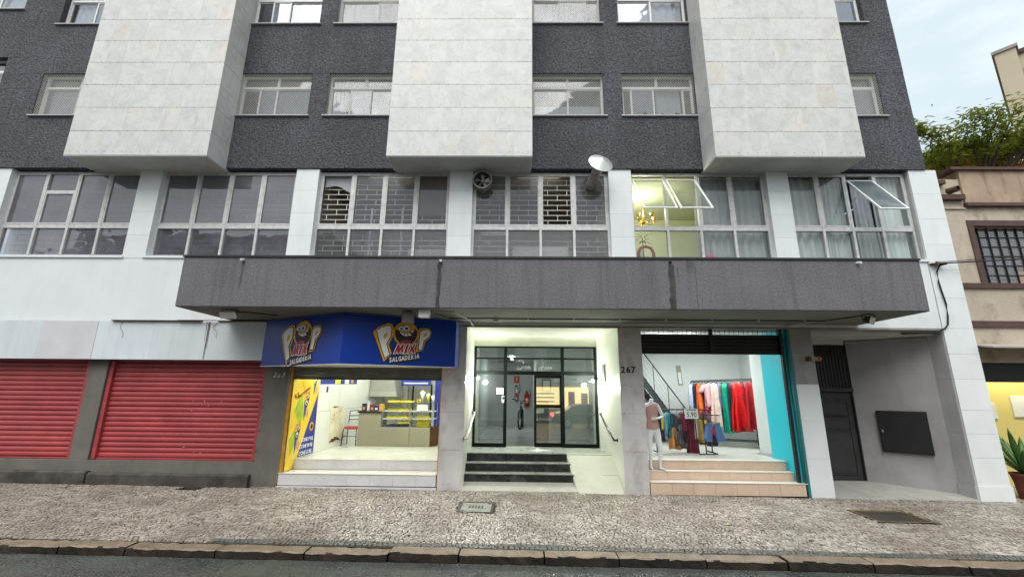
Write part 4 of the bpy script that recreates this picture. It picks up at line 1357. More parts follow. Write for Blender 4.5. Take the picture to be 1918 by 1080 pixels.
# kerb: long granite blocks, some of them out of line
kerb = structure(part(None, 'kerb', 'mortar', (-20, 20, -3.36, -3.20, -0.6, -0.30)))
x = -19.6
while x < 19.5:
    L = rs.uniform(0.86, 1.2)
    a, b = x + 0.008, x + L - 0.012
    x += L
    oy, oz = rs.uniform(-0.02, 0.02), rs.uniform(-0.018, 0.008)
    kb = MB()
    nseg = 12
    rings = []
    for k in range(nseg + 1):
        xx = a + (b - a) * k / nseg
        zt = gz(xx, -3.3) + 0.004 + oz
        e = [rs.gauss(0, 0.0042) for _ in range(6)]
        inset = rs.uniform(0.002, 0.010) if k in (0, nseg) else (0.014 if rs.random() < 0.10 else 0.0)
        rings.append([(xx, -3.175 + oy, zt - 0.32), (xx, -3.175 + oy, zt - 0.012), (xx, -3.20 + oy, zt + e[1] * 0.5 - inset), (xx, -3.392 + oy + e[2], zt + e[3] * 0.5 - inset),
                      (xx, -3.408 + oy + e[4] + inset, zt - 0.014 + e[3]), (xx, -3.418 + oy + e[5] + inset, zt - 0.09), (xx, -3.425 + oy + inset, zt - 0.32)])
    kb.loft(rings)
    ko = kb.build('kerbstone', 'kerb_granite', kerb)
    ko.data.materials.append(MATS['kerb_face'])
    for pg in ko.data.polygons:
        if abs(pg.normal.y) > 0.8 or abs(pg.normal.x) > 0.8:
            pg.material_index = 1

# covers let into the pavement
c1 = thing('inspection_cover', 'square greenish concrete inspection cover in front of the entrance steps', 'cover', (-0.7, -1.2, gz(-0.7, -1.2)))
def cover(root, x0, x1, y0, y1, rim, plate, drop, skew=0.0):
    zf = lambda X, Y: gz(X, Y)
    def ring(a, b, c, d, dz_):
        return [(a, c, zf(a, c) + dz_), (b, c, zf(b, c) + dz_), (b + skew, d, zf(b, d) + dz_), (a + skew, d, zf(a, d) + dz_)]
    r = MB()
    O, I = ring(x0, x1, y0, y1, 0.004), ring(x0 + 0.045, x1 - 0.045, y0 + 0.045, y1 - 0.045, 0.004)
    I2 = ring(x0 + 0.045, x1 - 0.045, y0 + 0.045, y1 - 0.045, -0.04)
    r.add(O + I + I2, [(0, 1, 5, 4), (1, 2, 6, 5), (2, 3, 7, 6), (3, 0, 4, 7), (4, 5, 9, 8), (5, 6, 10, 9), (6, 7, 11, 10), (7, 4, 8, 11)])
    r.build('rim', rim, root, fix=False)
    p = MB()
    A = ring(x0 + 0.05, x1 - 0.05, y0 + 0.05, y1 - 0.05, drop)
    B = ring(x0 + 0.05, x1 - 0.05, y0 + 0.05, y1 - 0.05, -0.06)
    p.add(A + B, [(0, 1, 2, 3), (4, 5, 1, 0), (5, 6, 2, 1), (6, 7, 3, 2), (7, 4, 0, 3)])
    return p.build('plate', plate, root)
p_ = cover(c1, -1.02, -0.40, -1.55, -0.87, 'cover_iron', 'cover_concrete', 0.0)
for k in range(5):
    slab('raised_bar', 'cover_iron', p_, -0.84 + 0.055 * k, -0.81 + 0.055 * k, -1.28, -1.12, gz(-0.7, -1.2) + 0.0, gz(-0.7, -1.2) + 0.007)
for sx, sy in ((-0.93, -1.44), (-0.49, -0.98)):
    MB().lathe([(0.03, 0), (0.03, 0.006)], (sx, sy, gz(sx, sy)), n=12).build('lifting_hole', 'cover_iron', c1)
c2 = thing('inspection_cover', 'sunken rusty brown iron cover in the pavement before the side recess', 'cover', (6.45, -1.25, gz(6.45, -1.25)))
cover(c2, 6.00, 6.95, -1.61, -0.88, 'cover_rim', 'cover_iron', -0.028)
c3 = thing('drain_cover', 'small dark drain cover at the foot of the red shutters', 'cover', (-6.5, -0.29, gz(-6.5, -0.29)))
cover(c3, -6.69, -6.31, -0.40, -0.18, 'cover_iron', 'cover_iron', -0.02)
mat('yellow_leaf', (0.55, 0.45, 0.04), 0.6, 0.1, 20)
lz = gz(3.35, -1.95) + 0.008
MB().grid(lambda u, v: (3.30 + 0.12 * u, -1.95 + 0.05 * (v - 0.5) * math.sin(math.pi * min(1, max(0.05, u))), lz + 0.012 * math.sin(3 * u + v)), 6, 2).build('fallen_leaf', 'yellow_leaf', fix=False)
tag(bpy.data.objects['fallen_leaf'], 'small yellow fallen leaf lying on the pale paving stones', 'leaf')
mat('litter', (0.035, 0.028, 0.02), 0.8, 0.3, 20)
for k in range(24):
    px, py = rs.uniform(-9, 8), rs.uniform(-3.0, -0.3)
    s_ = rs.uniform(0.015, 0.05)
    a0 = rs.uniform(0, 6)
    pz = gz(px, py) + 0.007
    ob = MB().prism([(px + s_ * math.cos(a0 + t) * rs.uniform(0.5, 1.1), py + s_ * 0.7 * math.sin(a0 + t) * rs.uniform(0.5, 1.1), pz) for t in (0, 1.2, 2.5, 3.8, 5.1)], (0, 0, 0.003)).build('dead_leaf', 'litter')
    tag(ob, 'small dark dead leaf scrap lying on the stone pavement', 'leaf', 'dead leaf scraps on the pavement')

# ------------------------------------------------------------------ neighbouring house to the right
mat('nb_wall', (0.50, 0.43, 0.345), 0.9, 0.12, 1.5, bump=0.006, bscale=45, grime=0.9, gcol=(0.17, 0.115, 0.085), gscale=(0.8, 0.8, 0.6), fine=0.1)
mat('nb_parapet', (0.40, 0.295, 0.215), 0.9, 0.2, 1.5, bump=0.006, bscale=45, grime=0.85, gcol=(0.085, 0.06, 0.045), gscale=(1.6, 1.6, 0.35))
mat('nb_brown', (0.095, 0.055, 0.048), 0.8, 0.2, 5, bump=0.003, bscale=50)
mat('nb_yellow', (0.72, 0.60, 0.22), 0.6, 0.05, 1.5)
mat('awning_sheet', (0.42, 0.40, 0.37), 0.6, 0.1, 3)
NY = 0.32
nb = thing('neighbouring_house', 'weathered beige stucco house with brown bands right of the apartment block', 'house', (15, NY, 0))
part(nb, 'wall', 'nb_wall', (9.96, 22, NY, NY + 0.3, 3.09, 5.0 - 0.5), (9.96, 10.80, NY, NY + 0.3, 4.5, 7.15), (10.80, 22, NY, NY + 0.3, 5.93, 6.42), (13.2, 22, NY, NY + 0.3, 4.5, 5.93))
part(nb, 'parapet', 'nb_parapet', (10.78, 22, NY - 0.05, NY + 0.3, 6.49, 7.36))
part(nb, 'coping', 'nb_brown', (10.55, 22.05, NY - 0.12, NY + 0.35, 7.36, 7.43))
part(nb, 'band', 'nb_brown', (10.76, 22.05, NY - 0.10, NY, 6.42, 6.50))
part(nb, 'band', 'nb_brown', (9.97, 22.05, NY - 0.05, NY, 4.40, 4.52))
part(nb, 'band', 'nb_brown', (9.97, 22.05, NY - 0.05, NY, 3.50, 3.64))
part(nb, 'cornice_block', 'nb_brown', (9.97, 10.35, NY - 0.12, NY, 6.98, 7.08))
part(nb, 'cornice_block', 'nb_brown', (10.14, 10.74, NY - 0.12, NY, 6.58, 6.70))
part(nb, 'moulding', 'nb_wall', (9.97, 10.76, NY - 0.04, NY, 6.36, 6.39))
MB().lathe([(0.075, 0), (0.075, 0.22), (0.06, 0.22), (0.06, 0.02)], (10.48, NY + 0.02, 6.84), (0.25, -1, -0.1), 16).build('drain_pipe', 'rust', nb, smooth=False)
part(nb, 'roof', 'nb_parapet', (9.97, 22, NY + 0.3, 8, 7.0, 7.1))
part(nb, 'side_wall', 'nb_wall', (9.97, 10.1, NY + 0.3, 8, 3.1, 7.0))
wn_ = part(nb, 'window', 'nb_brown', (10.72, 13.25, NY - 0.03, NY + 0.05, 5.93, 6.07), (10.72, 10.85, NY - 0.03, NY + 0.05, 4.52, 5.93), (13.15, 13.25, NY - 0.03, NY + 0.05, 4.52, 5.93))
for k in range(10):
    xx = 10.85 + 0.23 * k
    for r_ in range(6):
        slab('pane', 'pane_dirty', wn_, xx + 0.012, xx + 0.218, NY + 0.15, NY + 0.155, 4.53 + 0.235 * r_, 4.75 + 0.235 * r_)
part(wn_, 'glazing_bars', 'black_metal', *[(10.85 + 0.23 * k - 0.010, 10.85 + 0.23 * k + 0.010, NY + 0.12, NY + 0.16, 4.52, 5.93) for k in range(1, 10)], *[(10.85, 13.15, NY + 0.125, NY + 0.158, 4.52 + 0.235 * r_ - 0.009, 4.52 + 0.235 * r_ + 0.009) for r_ in range(1, 6)])
part(wn_, 'inner_stair', 'curtain_white', (11.38, 11.44, NY + 0.9, NY + 0.95, 4.3, 5.5), (11.1, 11.16, NY + 0.7, NY + 0.75, 4.3, 4.75))
part(nb, 'inner_room', 'room_dark', (10.1, 14.5, NY + 2.5, NY + 2.6, 3.2, 7.0), (10.1, 14.5, NY + 0.3, NY + 2.5, 4.3, 4.36))
aw = MB().prism([(10.02, -0.25, 3.02), (10.02, NY, 3.12), (10.02, NY, 3.08), (10.02, -0.25, 2.985)], (9, 0, 0))
aw.build('awning', 'awning_sheet', nb)
part(nb, 'shutter_box', 'cabinet_black', (9.97, 20, 0.5, 0.7, 2.30, 3.05))
part(nb, 'beam', 'nb_wall', (9.97, 20, 0.40, 0.5, 2.72, 3.05))
yw = part(nb, 'shop_wall', 'nb_yellow', (9.97, 20, 1.5, 1.6, -0.3, 2.9))
part(nb, 'shop_ceiling', 'nb_yellow', (9.97, 20, 0.7, 1.5, 2.75, 2.85))
part(nb, 'shop_floor', 'cover_concrete', (9.97, 20, 0.45, 1.5, -0.3, gz(12, 0) + 0.02))
mat('ochre_frame', (0.45, 0.22, 0.04), 0.5, 0.1, 4)
for nm, x0, x1, z0, z1, mt_ in (('door_frame', 10.92, 11.12, 0.2, 1.98, 'ochre_frame'), ('door_frame', 10.80, 10.90, 0.2, 1.94, 'white_frame'), ('notice', 11.46, 11.60, 1.45, 1.82, 'white_board'), ('notice_frame', 12.0, 12.6, 1.5, 2.0, 'white_frame')):
    part(yw, nm, mt_, (x0, x1, 1.47, 1.499, z0, z1), bevel=0.01)
part(yw, 'lamp_strip', 'white_frame', (11.0, 13.0, 0.95, 1.05, 2.70, 2.748))
light('AREA', (12.0, 1.0, 2.66), 17, nb, (1.0, 0.93, 0.66), 2.0, 0.15)
# agave in a pot
mat('agave', (0.045, 0.13, 0.035), 0.45, 0.2, 5, hue=(0.10, 0.20, 0.05))
mat('terracotta', (0.13, 0.035, 0.022), 0.7, 0.2, 5)
ag = thing('potted_agave', 'spiky green agave in a dark red pot beside the white corner pillar', 'plant', (10.55, 0.22, gz(10.5, 0)))
pz = gz(10.5, 0)
MB().lathe([(0.17, 0), (0.20, 0.3), (0.235, 0.46), (0.245, 0.46), (0.245, 0.50), (0.21, 0.50), (0.20, 0.42)], (10.55, 0.22, pz), n=20).build('pot', 'terracotta', ag, smooth=False)
for k in range(17):
    an = k * 2.4 + 0.3
    el = 0.55 + 0.85 * ((k * 7) % 10) / 10
    L = 0.75 + 0.5 * ((k * 3) % 7) / 7
    d = Vector((math.cos(an) * math.cos(el), math.sin(an) * math.cos(el), math.sin(el)))
    sd = Vector((-math.sin(an), math.cos(an), 0))
    up = sd.cross(d)
    rings = []
    for q in range(7):
        t = q / 6
        c = Vector((10.55, 0.22, pz + 0.47)) + d * L * t + Vector((0, 0, -0.10 * t * t))
        w_ = 0.065 * (0.55 + 1.2 * t) * (1 - t ** 2.2) + 0.001
        rings.append([c - sd * w_ + up * w_ * 0.35, c - up * 0.012 * (1 - t), c + sd * w_ + up * w_ * 0.35, c + up * 0.008 * (1 - t)])
    MB().loft(rings).build('leaf', 'agave', ag, smooth=True)
# overhead cable and the loop down the corner pillar
cb = thing('service_cable', 'black service cable fixed to the corner pillar and running off to the right', 'cable', (9.36, -0.06, 4.85))
MB().tube([(9.38 + 7 * t, -0.10 - 1.6 * t, 4.87 + 0.20 * t - 0.55 * t * (1 - t) * 0.4) for t in [k / 14 for k in range(15)]], 0.016, 6).build('span', 'cable', cb)
MB().tube([(9.38 + 7 * t, -0.10 - 1.6 * t, 4.90 + 0.32 * t - 0.5 * t * (1 - t) * 0.4) for t in [k / 14 for k in range(15)]], 0.008, 6).build('span', 'cable', cb)
MB().tube([(9.60, -0.12, 4.86), (9.48, -0.06, 4.83), (9.41, -0.045, 4.70), (9.40, -0.04, 4.45), (9.43, -0.035, 4.2), (9.46, -0.035, 3.95), (9.44, -0.035, 3.7), (9.40, -0.035, 3.5), (9.32, -0.03, 3.415), (9.1, -0.03, 3.33), (8.75, 0.1, 3.32), (8.4, 0.35, 3.34)], 0.017, 7).build('drop_loop', 'cable', cb)
part(cb, 'bracket', 'rust', (9.30, 9.55, -0.10, -0.008, 4.86, 4.885), (9.36, 9.40, -0.13, -0.10, 4.82, 4.91))

# ------------------------------------------------------------------ tree, orange wall and tall block beyond
mat('leaf_green', (0.135, 0.20, 0.028), 0.6, 0.35, 1.2, hue=(0.28, 0.29, 0.045), translucent=0.45)
mat('bark', (0.05, 0.038, 0.028), 0.9, 0.3, 8)


def leaf_tree(root, base, trunk_h, crown_c, crown_r, limbs, n_leaf, leaf, mt='leaf_green', seed=1, feather=True, zlo=-0.5):
    rt = random.Random(seed)
    base = Vector(base)
    cc = Vector(crown_c)
    wood = MB()
    fork = base + Vector((0, 0, trunk_h))
    wood.tube([base, base + Vector((0.05, 0, trunk_h * 0.5)), fork], [0.20, 0.16, 0.13], 9)
    tips = []
    for k in range(limbs):
        an = 2 * math.pi * k / limbs + rt.uniform(-0.3, 0.3)
        rr = rt.uniform(0.35, 1.0)
        tip = cc + Vector((math.cos(an) * crown_r[0] * rr, math.sin(an) * crown_r[1] * rr, rt.uniform(zlo, 0.8) * crown_r[2]))
        mid = fork.lerp(tip, 0.5) + Vector((rt.uniform(-.3, .3), rt.uniform(-.3, .3), rt.uniform(0.1, 0.5)))
        wood.tube([fork, mid, tip], [0.075, 0.045, 0.012], 6)
        tips += [(mid, tip)]
        for _ in range(4):
            s0 = mid.lerp(tip, rt.uniform(0.1, 0.9))
            t2 = s0 + Vector((rt.uniform(-1, 1) * crown_r[0] * 0.32, rt.uniform(-1, 1) * crown_r[1] * 0.32, rt.uniform(-0.15, 0.45) * crown_r[2]))
            wood.tube([s0, t2], [0.022, 0.006], 5)
            tips.append((s0, t2))
    wood.build('trunk', 'bark', root)
    lv = MB()
    vs, fs = lv.v, lv.f
    per = max(1, n_leaf // len(tips))
    for a, b in tips:
        for _ in range(per):
            p = a.lerp(b, rt.uniform(0.15, 1.12)) + Vector((rt.gauss(0, 0.20), rt.gauss(0, 0.20), rt.gauss(0, 0.12)))
            an = rt.uniform(0, 6.28)
            d = Vector((math.cos(an), math.sin(an), rt.uniform(-0.45, 0.35))).normalized()
            s_ = d.cross(Vector((rt.uniform(-.4, .4), rt.uniform(-.4, .4), 1))).normalized()
            L = leaf * rt.uniform(0.6, 1.3)
            w_ = L * (0.13 if feather else 0.32)
            o = len(vs)
            vs += [p, p + d * L * 0.5 + s_ * w_, p + d * L + Vector((0, 0, -L * 0.18)), p + d * L * 0.5 - s_ * w_]
            fs.append((o, o + 1, o + 2, o + 3))
    lv.build('crown', mt, root, fix=False)


tr = thing('feathery_tree', 'feathery green tree rising behind the parapet of the beige house', 'tree', (18.2, 6.5, -0.2))
leaf_tree(tr, (18.2, 6.5, -0.2), 9.6, (18.9, 6.3, 11.75), (3.6, 2.4, 1.2), 16, 9000, 0.27, seed=5, zlo=-0.1)
mat('orange_wall', (0.62, 0.23, 0.045), 0.8, 0.1, 2)
og = thing('orange_house', 'bright orange wall glimpsed below the tree behind the beige house', 'house', (21.5, 9.5, -0.5))
part(og, 'wall', 'orange_wall', (18.5, 25.5, 9.5, 12, -0.5, 12.7))
part(og, 'roof', 'terracotta', (18.3, 25.7, 9.3, 12.2, 12.7, 12.85))
mat('far_beige', (0.52, 0.45, 0.34), 0.9, 0.06, 0.3, grime=0.3, gcol=(0.36, 0.30, 0.22), gscale=(0.3, 0.3, 0.05))
fbk = thing('tall_block', 'tall plain beige block far off at the upper right', 'building', (33, 10, -0.5))
fM = Matrix(((0.62, 0.785, 0, 30.0), (-0.785, 0.62, 0, 14.0), (0, 0, 1, 0), (0, 0, 0, 1)))
MB(fM).box(0.9, 16, 0.3, 12, -0.5, 22.5).build('wall', 'far_beige', fbk)
MB(fM).box(0, 0.9, 0.0, 12, -0.5, 22.9).build('corner_pier', 'far_beige', fbk)
MB(fM).box(0.9, 16.2, 0.15, 12, 22.5, 22.75).build('coping', 'nb_brown', fbk)
MB(fM).box(-0.1, 1.0, -0.1, 12, 22.9, 23.1).build('pier_cap', 'concrete', fbk)
MB(fM).tube([(1.05, 0.22, 0), (1.05, 0.22, 21.5)], 0.06, 6).build('downpipe', 'nb_brown', fbk)
# ------------------------------------------------------------------ wedge shaped shop sign
mat('sign_blue', (0.003, 0.038, 0.310), 0.33, 0.06, 1.5, spec=0.25)
mat('sign_edge', (0.10, 0.16, 0.42), 0.4, 0.05, 3)
mat('logo_yellow', (0.72, 0.36, 0.012), 0.4, 0.05, 6)
mat('logo_white', (0.80, 0.80, 0.80), 0.4, 0.02, 6)
mat('logo_black', (0.012, 0.008, 0.008), 0.5, 0.1, 6)
mat('logo_red', (0.42, 0.018, 0.022), 0.4, 0.05, 6)
mat('logo_iris', (0.05, 0.12, 0.28), 0.4, 0.05, 6)
SA, SR, SL = Vector((-3.37, -1.25)), Vector((-1.31, -0.35)), Vector((-5.52, -0.156))
SZ0, SZ1 = 2.475, 3.445
sg = thing('shop_sign', 'blue wedge-shaped snack shop sign with cartoon lettering under the canopy', 'sign', (-3.37, -0.6, SZ0))


def face_frame(A, B):
    t = (B - A).normalized()
    n = Vector((t.y, -t.x))
    if n.y > 0:
        n = -n
    return t, n


def sign_face(A, B, name):
    t, n = face_frame(A, B)
    L = (B - A).length
    q = [A, B, B - n * 0.03, A - n * 0.03]
    MB().prism([(p.x, p.y, SZ0) for p in q], (0, 0, SZ1 - SZ0)).build(name, 'sign_blue', sg)


sign_face(SL, SA - Vector((0.002, 0)), 'left_face')
sign_face(SA + Vector((0.002, 0)), SR, 'right_face')
MB().prism([(SR.x, SR.y, SZ0), (SR.x + 0.04, -0.005, SZ0), (SR.x + 0.02, -0.005, SZ0), (SR.x - 0.02, SR.y + 0.02, SZ0)], (0, 0, SZ1 - SZ0)).build('side_return', 'sign_edge', sg)
MB().prism([(SL.x, SL.y + 0.03, SZ0 - 0.001), (SA.x, SA.y + 0.04, SZ0 - 0.001), (SR.x, SR.y + 0.03, SZ0 - 0.001), (SR.x + 0.03, -0.005, SZ0 - 0.001), (-5.26, -0.005, SZ0 - 0.001), (-5.26, -0.16, SZ0 - 0.001)], (0, 0, 0.02)).build('bottom_panel', 'beige_soffit', sg)
for A, B in ((SL, SA), (SA, SR)):
    t, n = face_frame(A, B)
    MB().prism([(p.x, p.y, SZ0 - 0.012) for p in (A + n * 0.004, B + n * 0.004, B - n * 0.02, A - n * 0.02)], (0, 0, 0.018)).build('edge_trim', 'aluminium', sg)
    MB().prism([(p.x, p.y, SZ1) for p in (A + n * 0.004, B + n * 0.004, B - n * 0.02, A - n * 0.02)], (0, 0, 0.010)).build('edge_trim', 'sign_edge', sg)

P1 = [(338, 375), (395, 330), (470, 300), (505, 303), (525, 335), (522, 430), (495, 490), (470, 545), (520, 685), (465, 725), (400, 560)]
P1H = [(428, 445), (440, 412), (465, 395), (478, 410), (470, 450), (443, 490)]
P1Y = [(290, 395), (350, 330), (420, 290), (485, 262), (530, 275), (556, 330), (552, 430), (530, 490), (505, 552), (553, 670), (455, 778), (380, 600)]
P2 = [(915, 360), (950, 335), (1000, 322), (1043, 333), (1053, 375), (1030, 425), (968, 475), (945, 595), (903, 605)]
P2H = [(960, 392), (975, 376), (1000, 373), (1006, 390), (985, 422), (957, 430)]
P2Y = [(893, 322), (940, 305), (1000, 300), (1050, 312), (1073, 360), (1050, 430), (990, 490), (962, 610), (865, 642), (885, 480)]
ELL = lambda cx, cy, rx, ry, n=28, a0=0, a1=360: [(cx + rx * math.cos(R(a0 + (a1 - a0) * k / n)), cy + ry * math.sin(R(a0 + (a1 - a0) * k / n))) for k in range(n if a1 - a0 == 360 else n + 1)]
MTH = [(575, 345), (640, 360), (660, 385), (740, 395), (790, 375), (835, 325), (868, 345), (872, 410), (850, 480), (800, 525), (650, 525), (600, 475), (575, 410)]
TON = [(655, 500), (700, 478), (760, 480), (800, 510), (780, 540), (670, 540)]
TEE = [[(635, 377), (660, 376), (668, 386), (650, 397)], [(660, 405), (672, 388), (698, 394), (700, 427)], [(706, 430), (708, 394), (735, 395), (748, 428)], [(757, 424), (742, 393), (770, 386), (800, 410)], [(788, 368), (815, 338), (828, 352), (802, 382)]]
MX = [[(578, 668), (618, 545), (643, 543), (652, 592), (680, 537), (700, 538), (692, 655), (668, 660), (668, 612), (640, 662), (622, 662), (616, 622), (602, 665)],
      [(705, 668), (735, 540), (768, 535), (742, 660)],
      [(776, 545), (800, 538), (816, 572), (834, 530), (858, 522), (836, 592), (852, 648), (822, 658), (808, 620), (788, 658), (764, 662), (796, 592)]]


def grow(poly, d):
    n = len(poly)
    out = []
    ar = sum(poly[k][0] * poly[(k + 1) % n][1] - poly[(k + 1) % n][0] * poly[k][1] for k in range(n))
    sg_ = 1 if ar > 0 else -1
    for k in range(n):
        p0, p1, p2 = Vector(poly[k - 1]), Vector(poly[k]), Vector(poly[(k + 1) % n])
        e1, e2 = (p1 - p0).normalized(), (p2 - p1).normalized()
        n1, n2 = Vector((e1.y, -e1.x)) * sg_, Vector((e2.y, -e2.x)) * sg_
        m = n1 + n2
        m = m / max(0.35, m.length_squared / 2) if m.length > 1e-4 else n1
        out.append((p1.x + m.x * d, p1.y + m.y * d))
    return out


def logo(A, B, u0, v0, s):
    t, n = face_frame(A, B)
    root = None
    rank = [0]

    def lay(poly, mt_, level, name, th=0.006):
        nonlocal root
        base = 0.0005 + level * 0.0062
        pts = []
        for x_, y_ in poly:
            u, v = u0 + (x_ - 720) * s, v0 - (y_ - 400) * s
            p = A + t * u + n * base
            pts.append((p.x, p.y, v))
        b = MB().prism(pts, (n.x * th, n.y * th, 0))
        if root is None:
            root = b.build('logo', mt_, sg)
            return root
        return b.build(name, mt_, root)
    lay(grow(P1Y, 8), 'logo_black', 0, 'outline')
    lay(P1Y, 'logo_yellow', 1, 'letter_border')
    lay(grow(P1, 9), 'logo_black', 2, 'outline')
    lay(P1, 'logo_white', 3, 'letter')
    lay(P1H, 'logo_yellow', 4, 'counter_fill')
    lay(grow(P2Y, 8), 'logo_black', 0, 'outline')
    lay(P2Y, 'logo_yellow', 1, 'letter_border')
    lay(grow(P2, 9), 'logo_black', 2, 'outline')
    lay(P2, 'logo_white', 3, 'letter')
    lay(P2H, 'logo_yellow', 4, 'counter_fill')
    lay(ELL(720, 395, 170, 168), 'logo_yellow', 1.4, 'letter_ring')
    lay(MTH, 'logo_black', 2.5, 'letter_inside')
    lay(TON, 'logo_red', 3.5, 'tongue')
    for q in TEE:
        lay(q, 'logo_white', 3.6, 'tooth')
    for cx, cy, r_ in ((650, 330, 36), (722, 322, 48)):
        lay(ELL(cx, cy, r_ + 5, r_ * 0.9 + 5, 20), 'logo_black', 2.6, 'eye_outline')
        lay(ELL(cx, cy, r_, r_ * 0.9, 20), 'logo_white', 3.6, 'eye')
        lay(ELL(cx + 2, cy + 3, r_ * 0.45, r_ * 0.42, 14), 'logo_iris', 4.6, 'iris')
        lay(ELL(cx + 2, cy + 3, r_ * 0.2, r_ * 0.2, 10), 'logo_black', 5.6, 'pupil')
    for k, q in enumerate(MX):
        lay(grow(q, 16), 'logo_black', 4.7, 'outline')
        lay(grow(q, 9), 'logo_white', 5.7, 'letter_border')
        lay(q, 'logo_red', 6.7, 'letter')
    lay([(508, 775), (515, 728), (925, 655), (935, 740), (560, 806)], 'logo_black', 0.2, 'banner')
    # second line, set letter by letter on a rising line
    w = Matrix(((t.x, 0, -0, 0), (t.y, 0, 0, 0), (0, 1, 0, 0), (0, 0, 0, 1)))
    M3 = Matrix(((t.x, 0, n.x), (t.y, 0, n.y), (0, 1, 0)))
    rotz = M3.to_euler()
    word = 'SALGADERIA'
    for k, ch in enumerate(word):
        x_ = 540 + k * 40.5 - (6 if k >= 9 else 0)
        y_ = 757 - k * 7.2
        u, v = u0 + (x_ - 720) * s, v0 - (y_ - 400) * s
        p = A + t * u + n * 0.0095
        me = text_mesh(ch, 84 * s, 'logo_white', 'letter', offset=0.0045 * s / 0.0015, depth=0.003, shear=0.12)
        ob = piece(me, 'letter', (p.x, p.y, v), root)
        ob.rotation_euler = (M3 @ Matrix.Rotation(R(9), 3, 'Z')).to_euler()
        ob.scale = (0.66, 1, 1)


logo(SA, SR, 1.196, 3.107, 0.00149)
logo(SL, SA, 1.277, 3.095, 0.00160)

# house numbers
mat('chalk_white', (0.75, 0.74, 0.70), 0.8, 0.1, 20)
pier_no = thing('house_number', 'hand-painted white number 263 on the dark grey pier', 'number', (-5.2, -0.002, 2.24))
for ch, x, z, s_ in (('2', -5.275, 2.295, 0.13), ('6', -5.185, 2.278, 0.105), ('3', -5.09, 2.30, 0.14)):
    text(ch, s_, 'chalk_white', pier_no, (x, -0.0025, z), 'digit', depth=0.0015, shear=0.3)
no267 = thing('house_number', 'bold black number 267 on the stone pillar right of the entrance', 'number', (2.39, -0.004, 2.40))
for ch, x in (('2', 2.28), ('6', 2.39), ('7', 2.50)):
    text(ch, 0.185, 'logo_black', no267, (x, -0.006, 2.465), 'digit', depth=0.003, offset=0.006, sx=0.95)

# ------------------------------------------------------------------ things on the facade
mat('lamp_glass', (0.6, 0.6, 0.58), 0.25, 0.05, 3)
mat('rusty_lamp', (0.13, 0.12, 0.115), 0.7, 0.3, 12, metal=0.1, grime=0.6, gcol=(0.08, 0.05, 0.03), gscale=(6, 6, 6))


def floodlight(x, y, z, label, mt_, w=0.24, h=0.17, tilt=35, turn=0):
    t_ = thing('floodlight', label, 'floodlight', (x, y, z), 'floodlights under the canopy')
    Mx = Matrix.Translation((x, y, z)) @ Matrix.Rotation(R(turn), 4, 'Z') @ Matrix.Rotation(R(-tilt), 4, 'X')
    rg = []
    for yy, k in ((-0.05, 1.0), (0.0, 0.96), (0.05, 0.72), (0.08, 0.5)):
        rg.append([(-w / 2 * k, yy, -h / 2 * k), (w / 2 * k, yy, -h / 2 * k), (w / 2 * k, yy, h / 2 * k), (-w / 2 * k, yy, h / 2 * k)])
    MB(Mx).loft(rg).build('housing', mt_, t_, bevel=0.008)
    lens = 'rusty_lamp' if mt_ == 'rusty_lamp' else 'lamp_glass'
    MB(Mx).box(-w / 2 * 0.88, w / 2 * 0.88, -0.056, -0.0505, -h / 2 * 0.85, h / 2 * 0.85).build('lens', lens, t_)
    MB().tube([(x - w / 2 - 0.012, y, z), (x - w / 2 - 0.012, y + 0.01, z + 0.09), (x, y + 0.01, 3.472)], 0.009, 6).build('bracket', 'black_metal', t_)
    MB().tube([(x + w / 2 + 0.012, y, z), (x + w / 2 + 0.012, y + 0.01, z + 0.09), (x, y + 0.01, 3.470)], 0.009, 6).build('bracket', 'black_metal', t_)
    return t_


floodlight(-5.50, -1.45, 3.37, 'white floodlight at the left end of the canopy above the shutters', 'white_frame', 0.30, 0.13, -35)
floodlight(-2.07, -1.45, 3.34, 'rusty square floodlight in front of the blue shop sign', 'rusty_lamp', 0.23, 0.23, -12)
floodlight(6.60, -1.40, 3.36, 'small black floodlight under the right end of the canopy', 'black_metal', 0.22, 0.14, -20, 30)
jb = part(None, 'junction_box', 'white_frame', (-1.86, -1.66, -1.56, -1.42, 3.33, 3.473), bevel=0.008)
tag(jb, 'small white junction box hanging under the canopy beside the rusty floodlight', 'box')
jb = part(None, 'junction_box', 'beige_soffit', (-0.52, -0.40, -0.66, -0.60, 3.40, 3.473), bevel=0.006)
tag(jb, 'little cream junction box on the conduit above the entrance', 'box')
cd = thing('conduit_run', 'thin dark conduit running along the underside of the canopy', 'conduit', (2.5, -0.63, 3.46))
MB().tube([(-1.66, -1.45, 3.45), (-1.62, -1.3, 3.462), (-1.45, -0.66, 3.462), (-1.3, -0.63, 3.462), (1.0, -0.63, 3.46), (3.5, -0.63, 3.462), (6.3, -0.63, 3.46), (6.58, -1.3, 3.462)], 0.012, 6).build('pipe', 'cable', cd)
MB().tube([(-1.70, -1.40, 3.462), (-1.2, -1.35, 3.464), (-1.15, -1.0, 3.462), (-1.02, -0.45, 3.462), (-0.98, 0.02, 3.40)], 0.014, 6).build('pipe', 'conduit', cd)
MB().tube([(6.2, -0.63, 3.466), (6.1, -0.3, 3.464), (5.85, -0.02, 3.44)], 0.018, 6).build('pipe', 'conduit', cd)
MB().tube([(-5.50, -1.40, 3.44), (-5.35, -1.2, 3.462), (-4.9, -0.85, 3.462)], 0.012, 6).build('pipe', 'cable', cd)
for k in range(7):
    xx = 0.2 + k * 0.95
    slab('clip', 'conduit', cd, xx, xx + 0.03, -0.65, -0.61, 3.444, 3.4735)
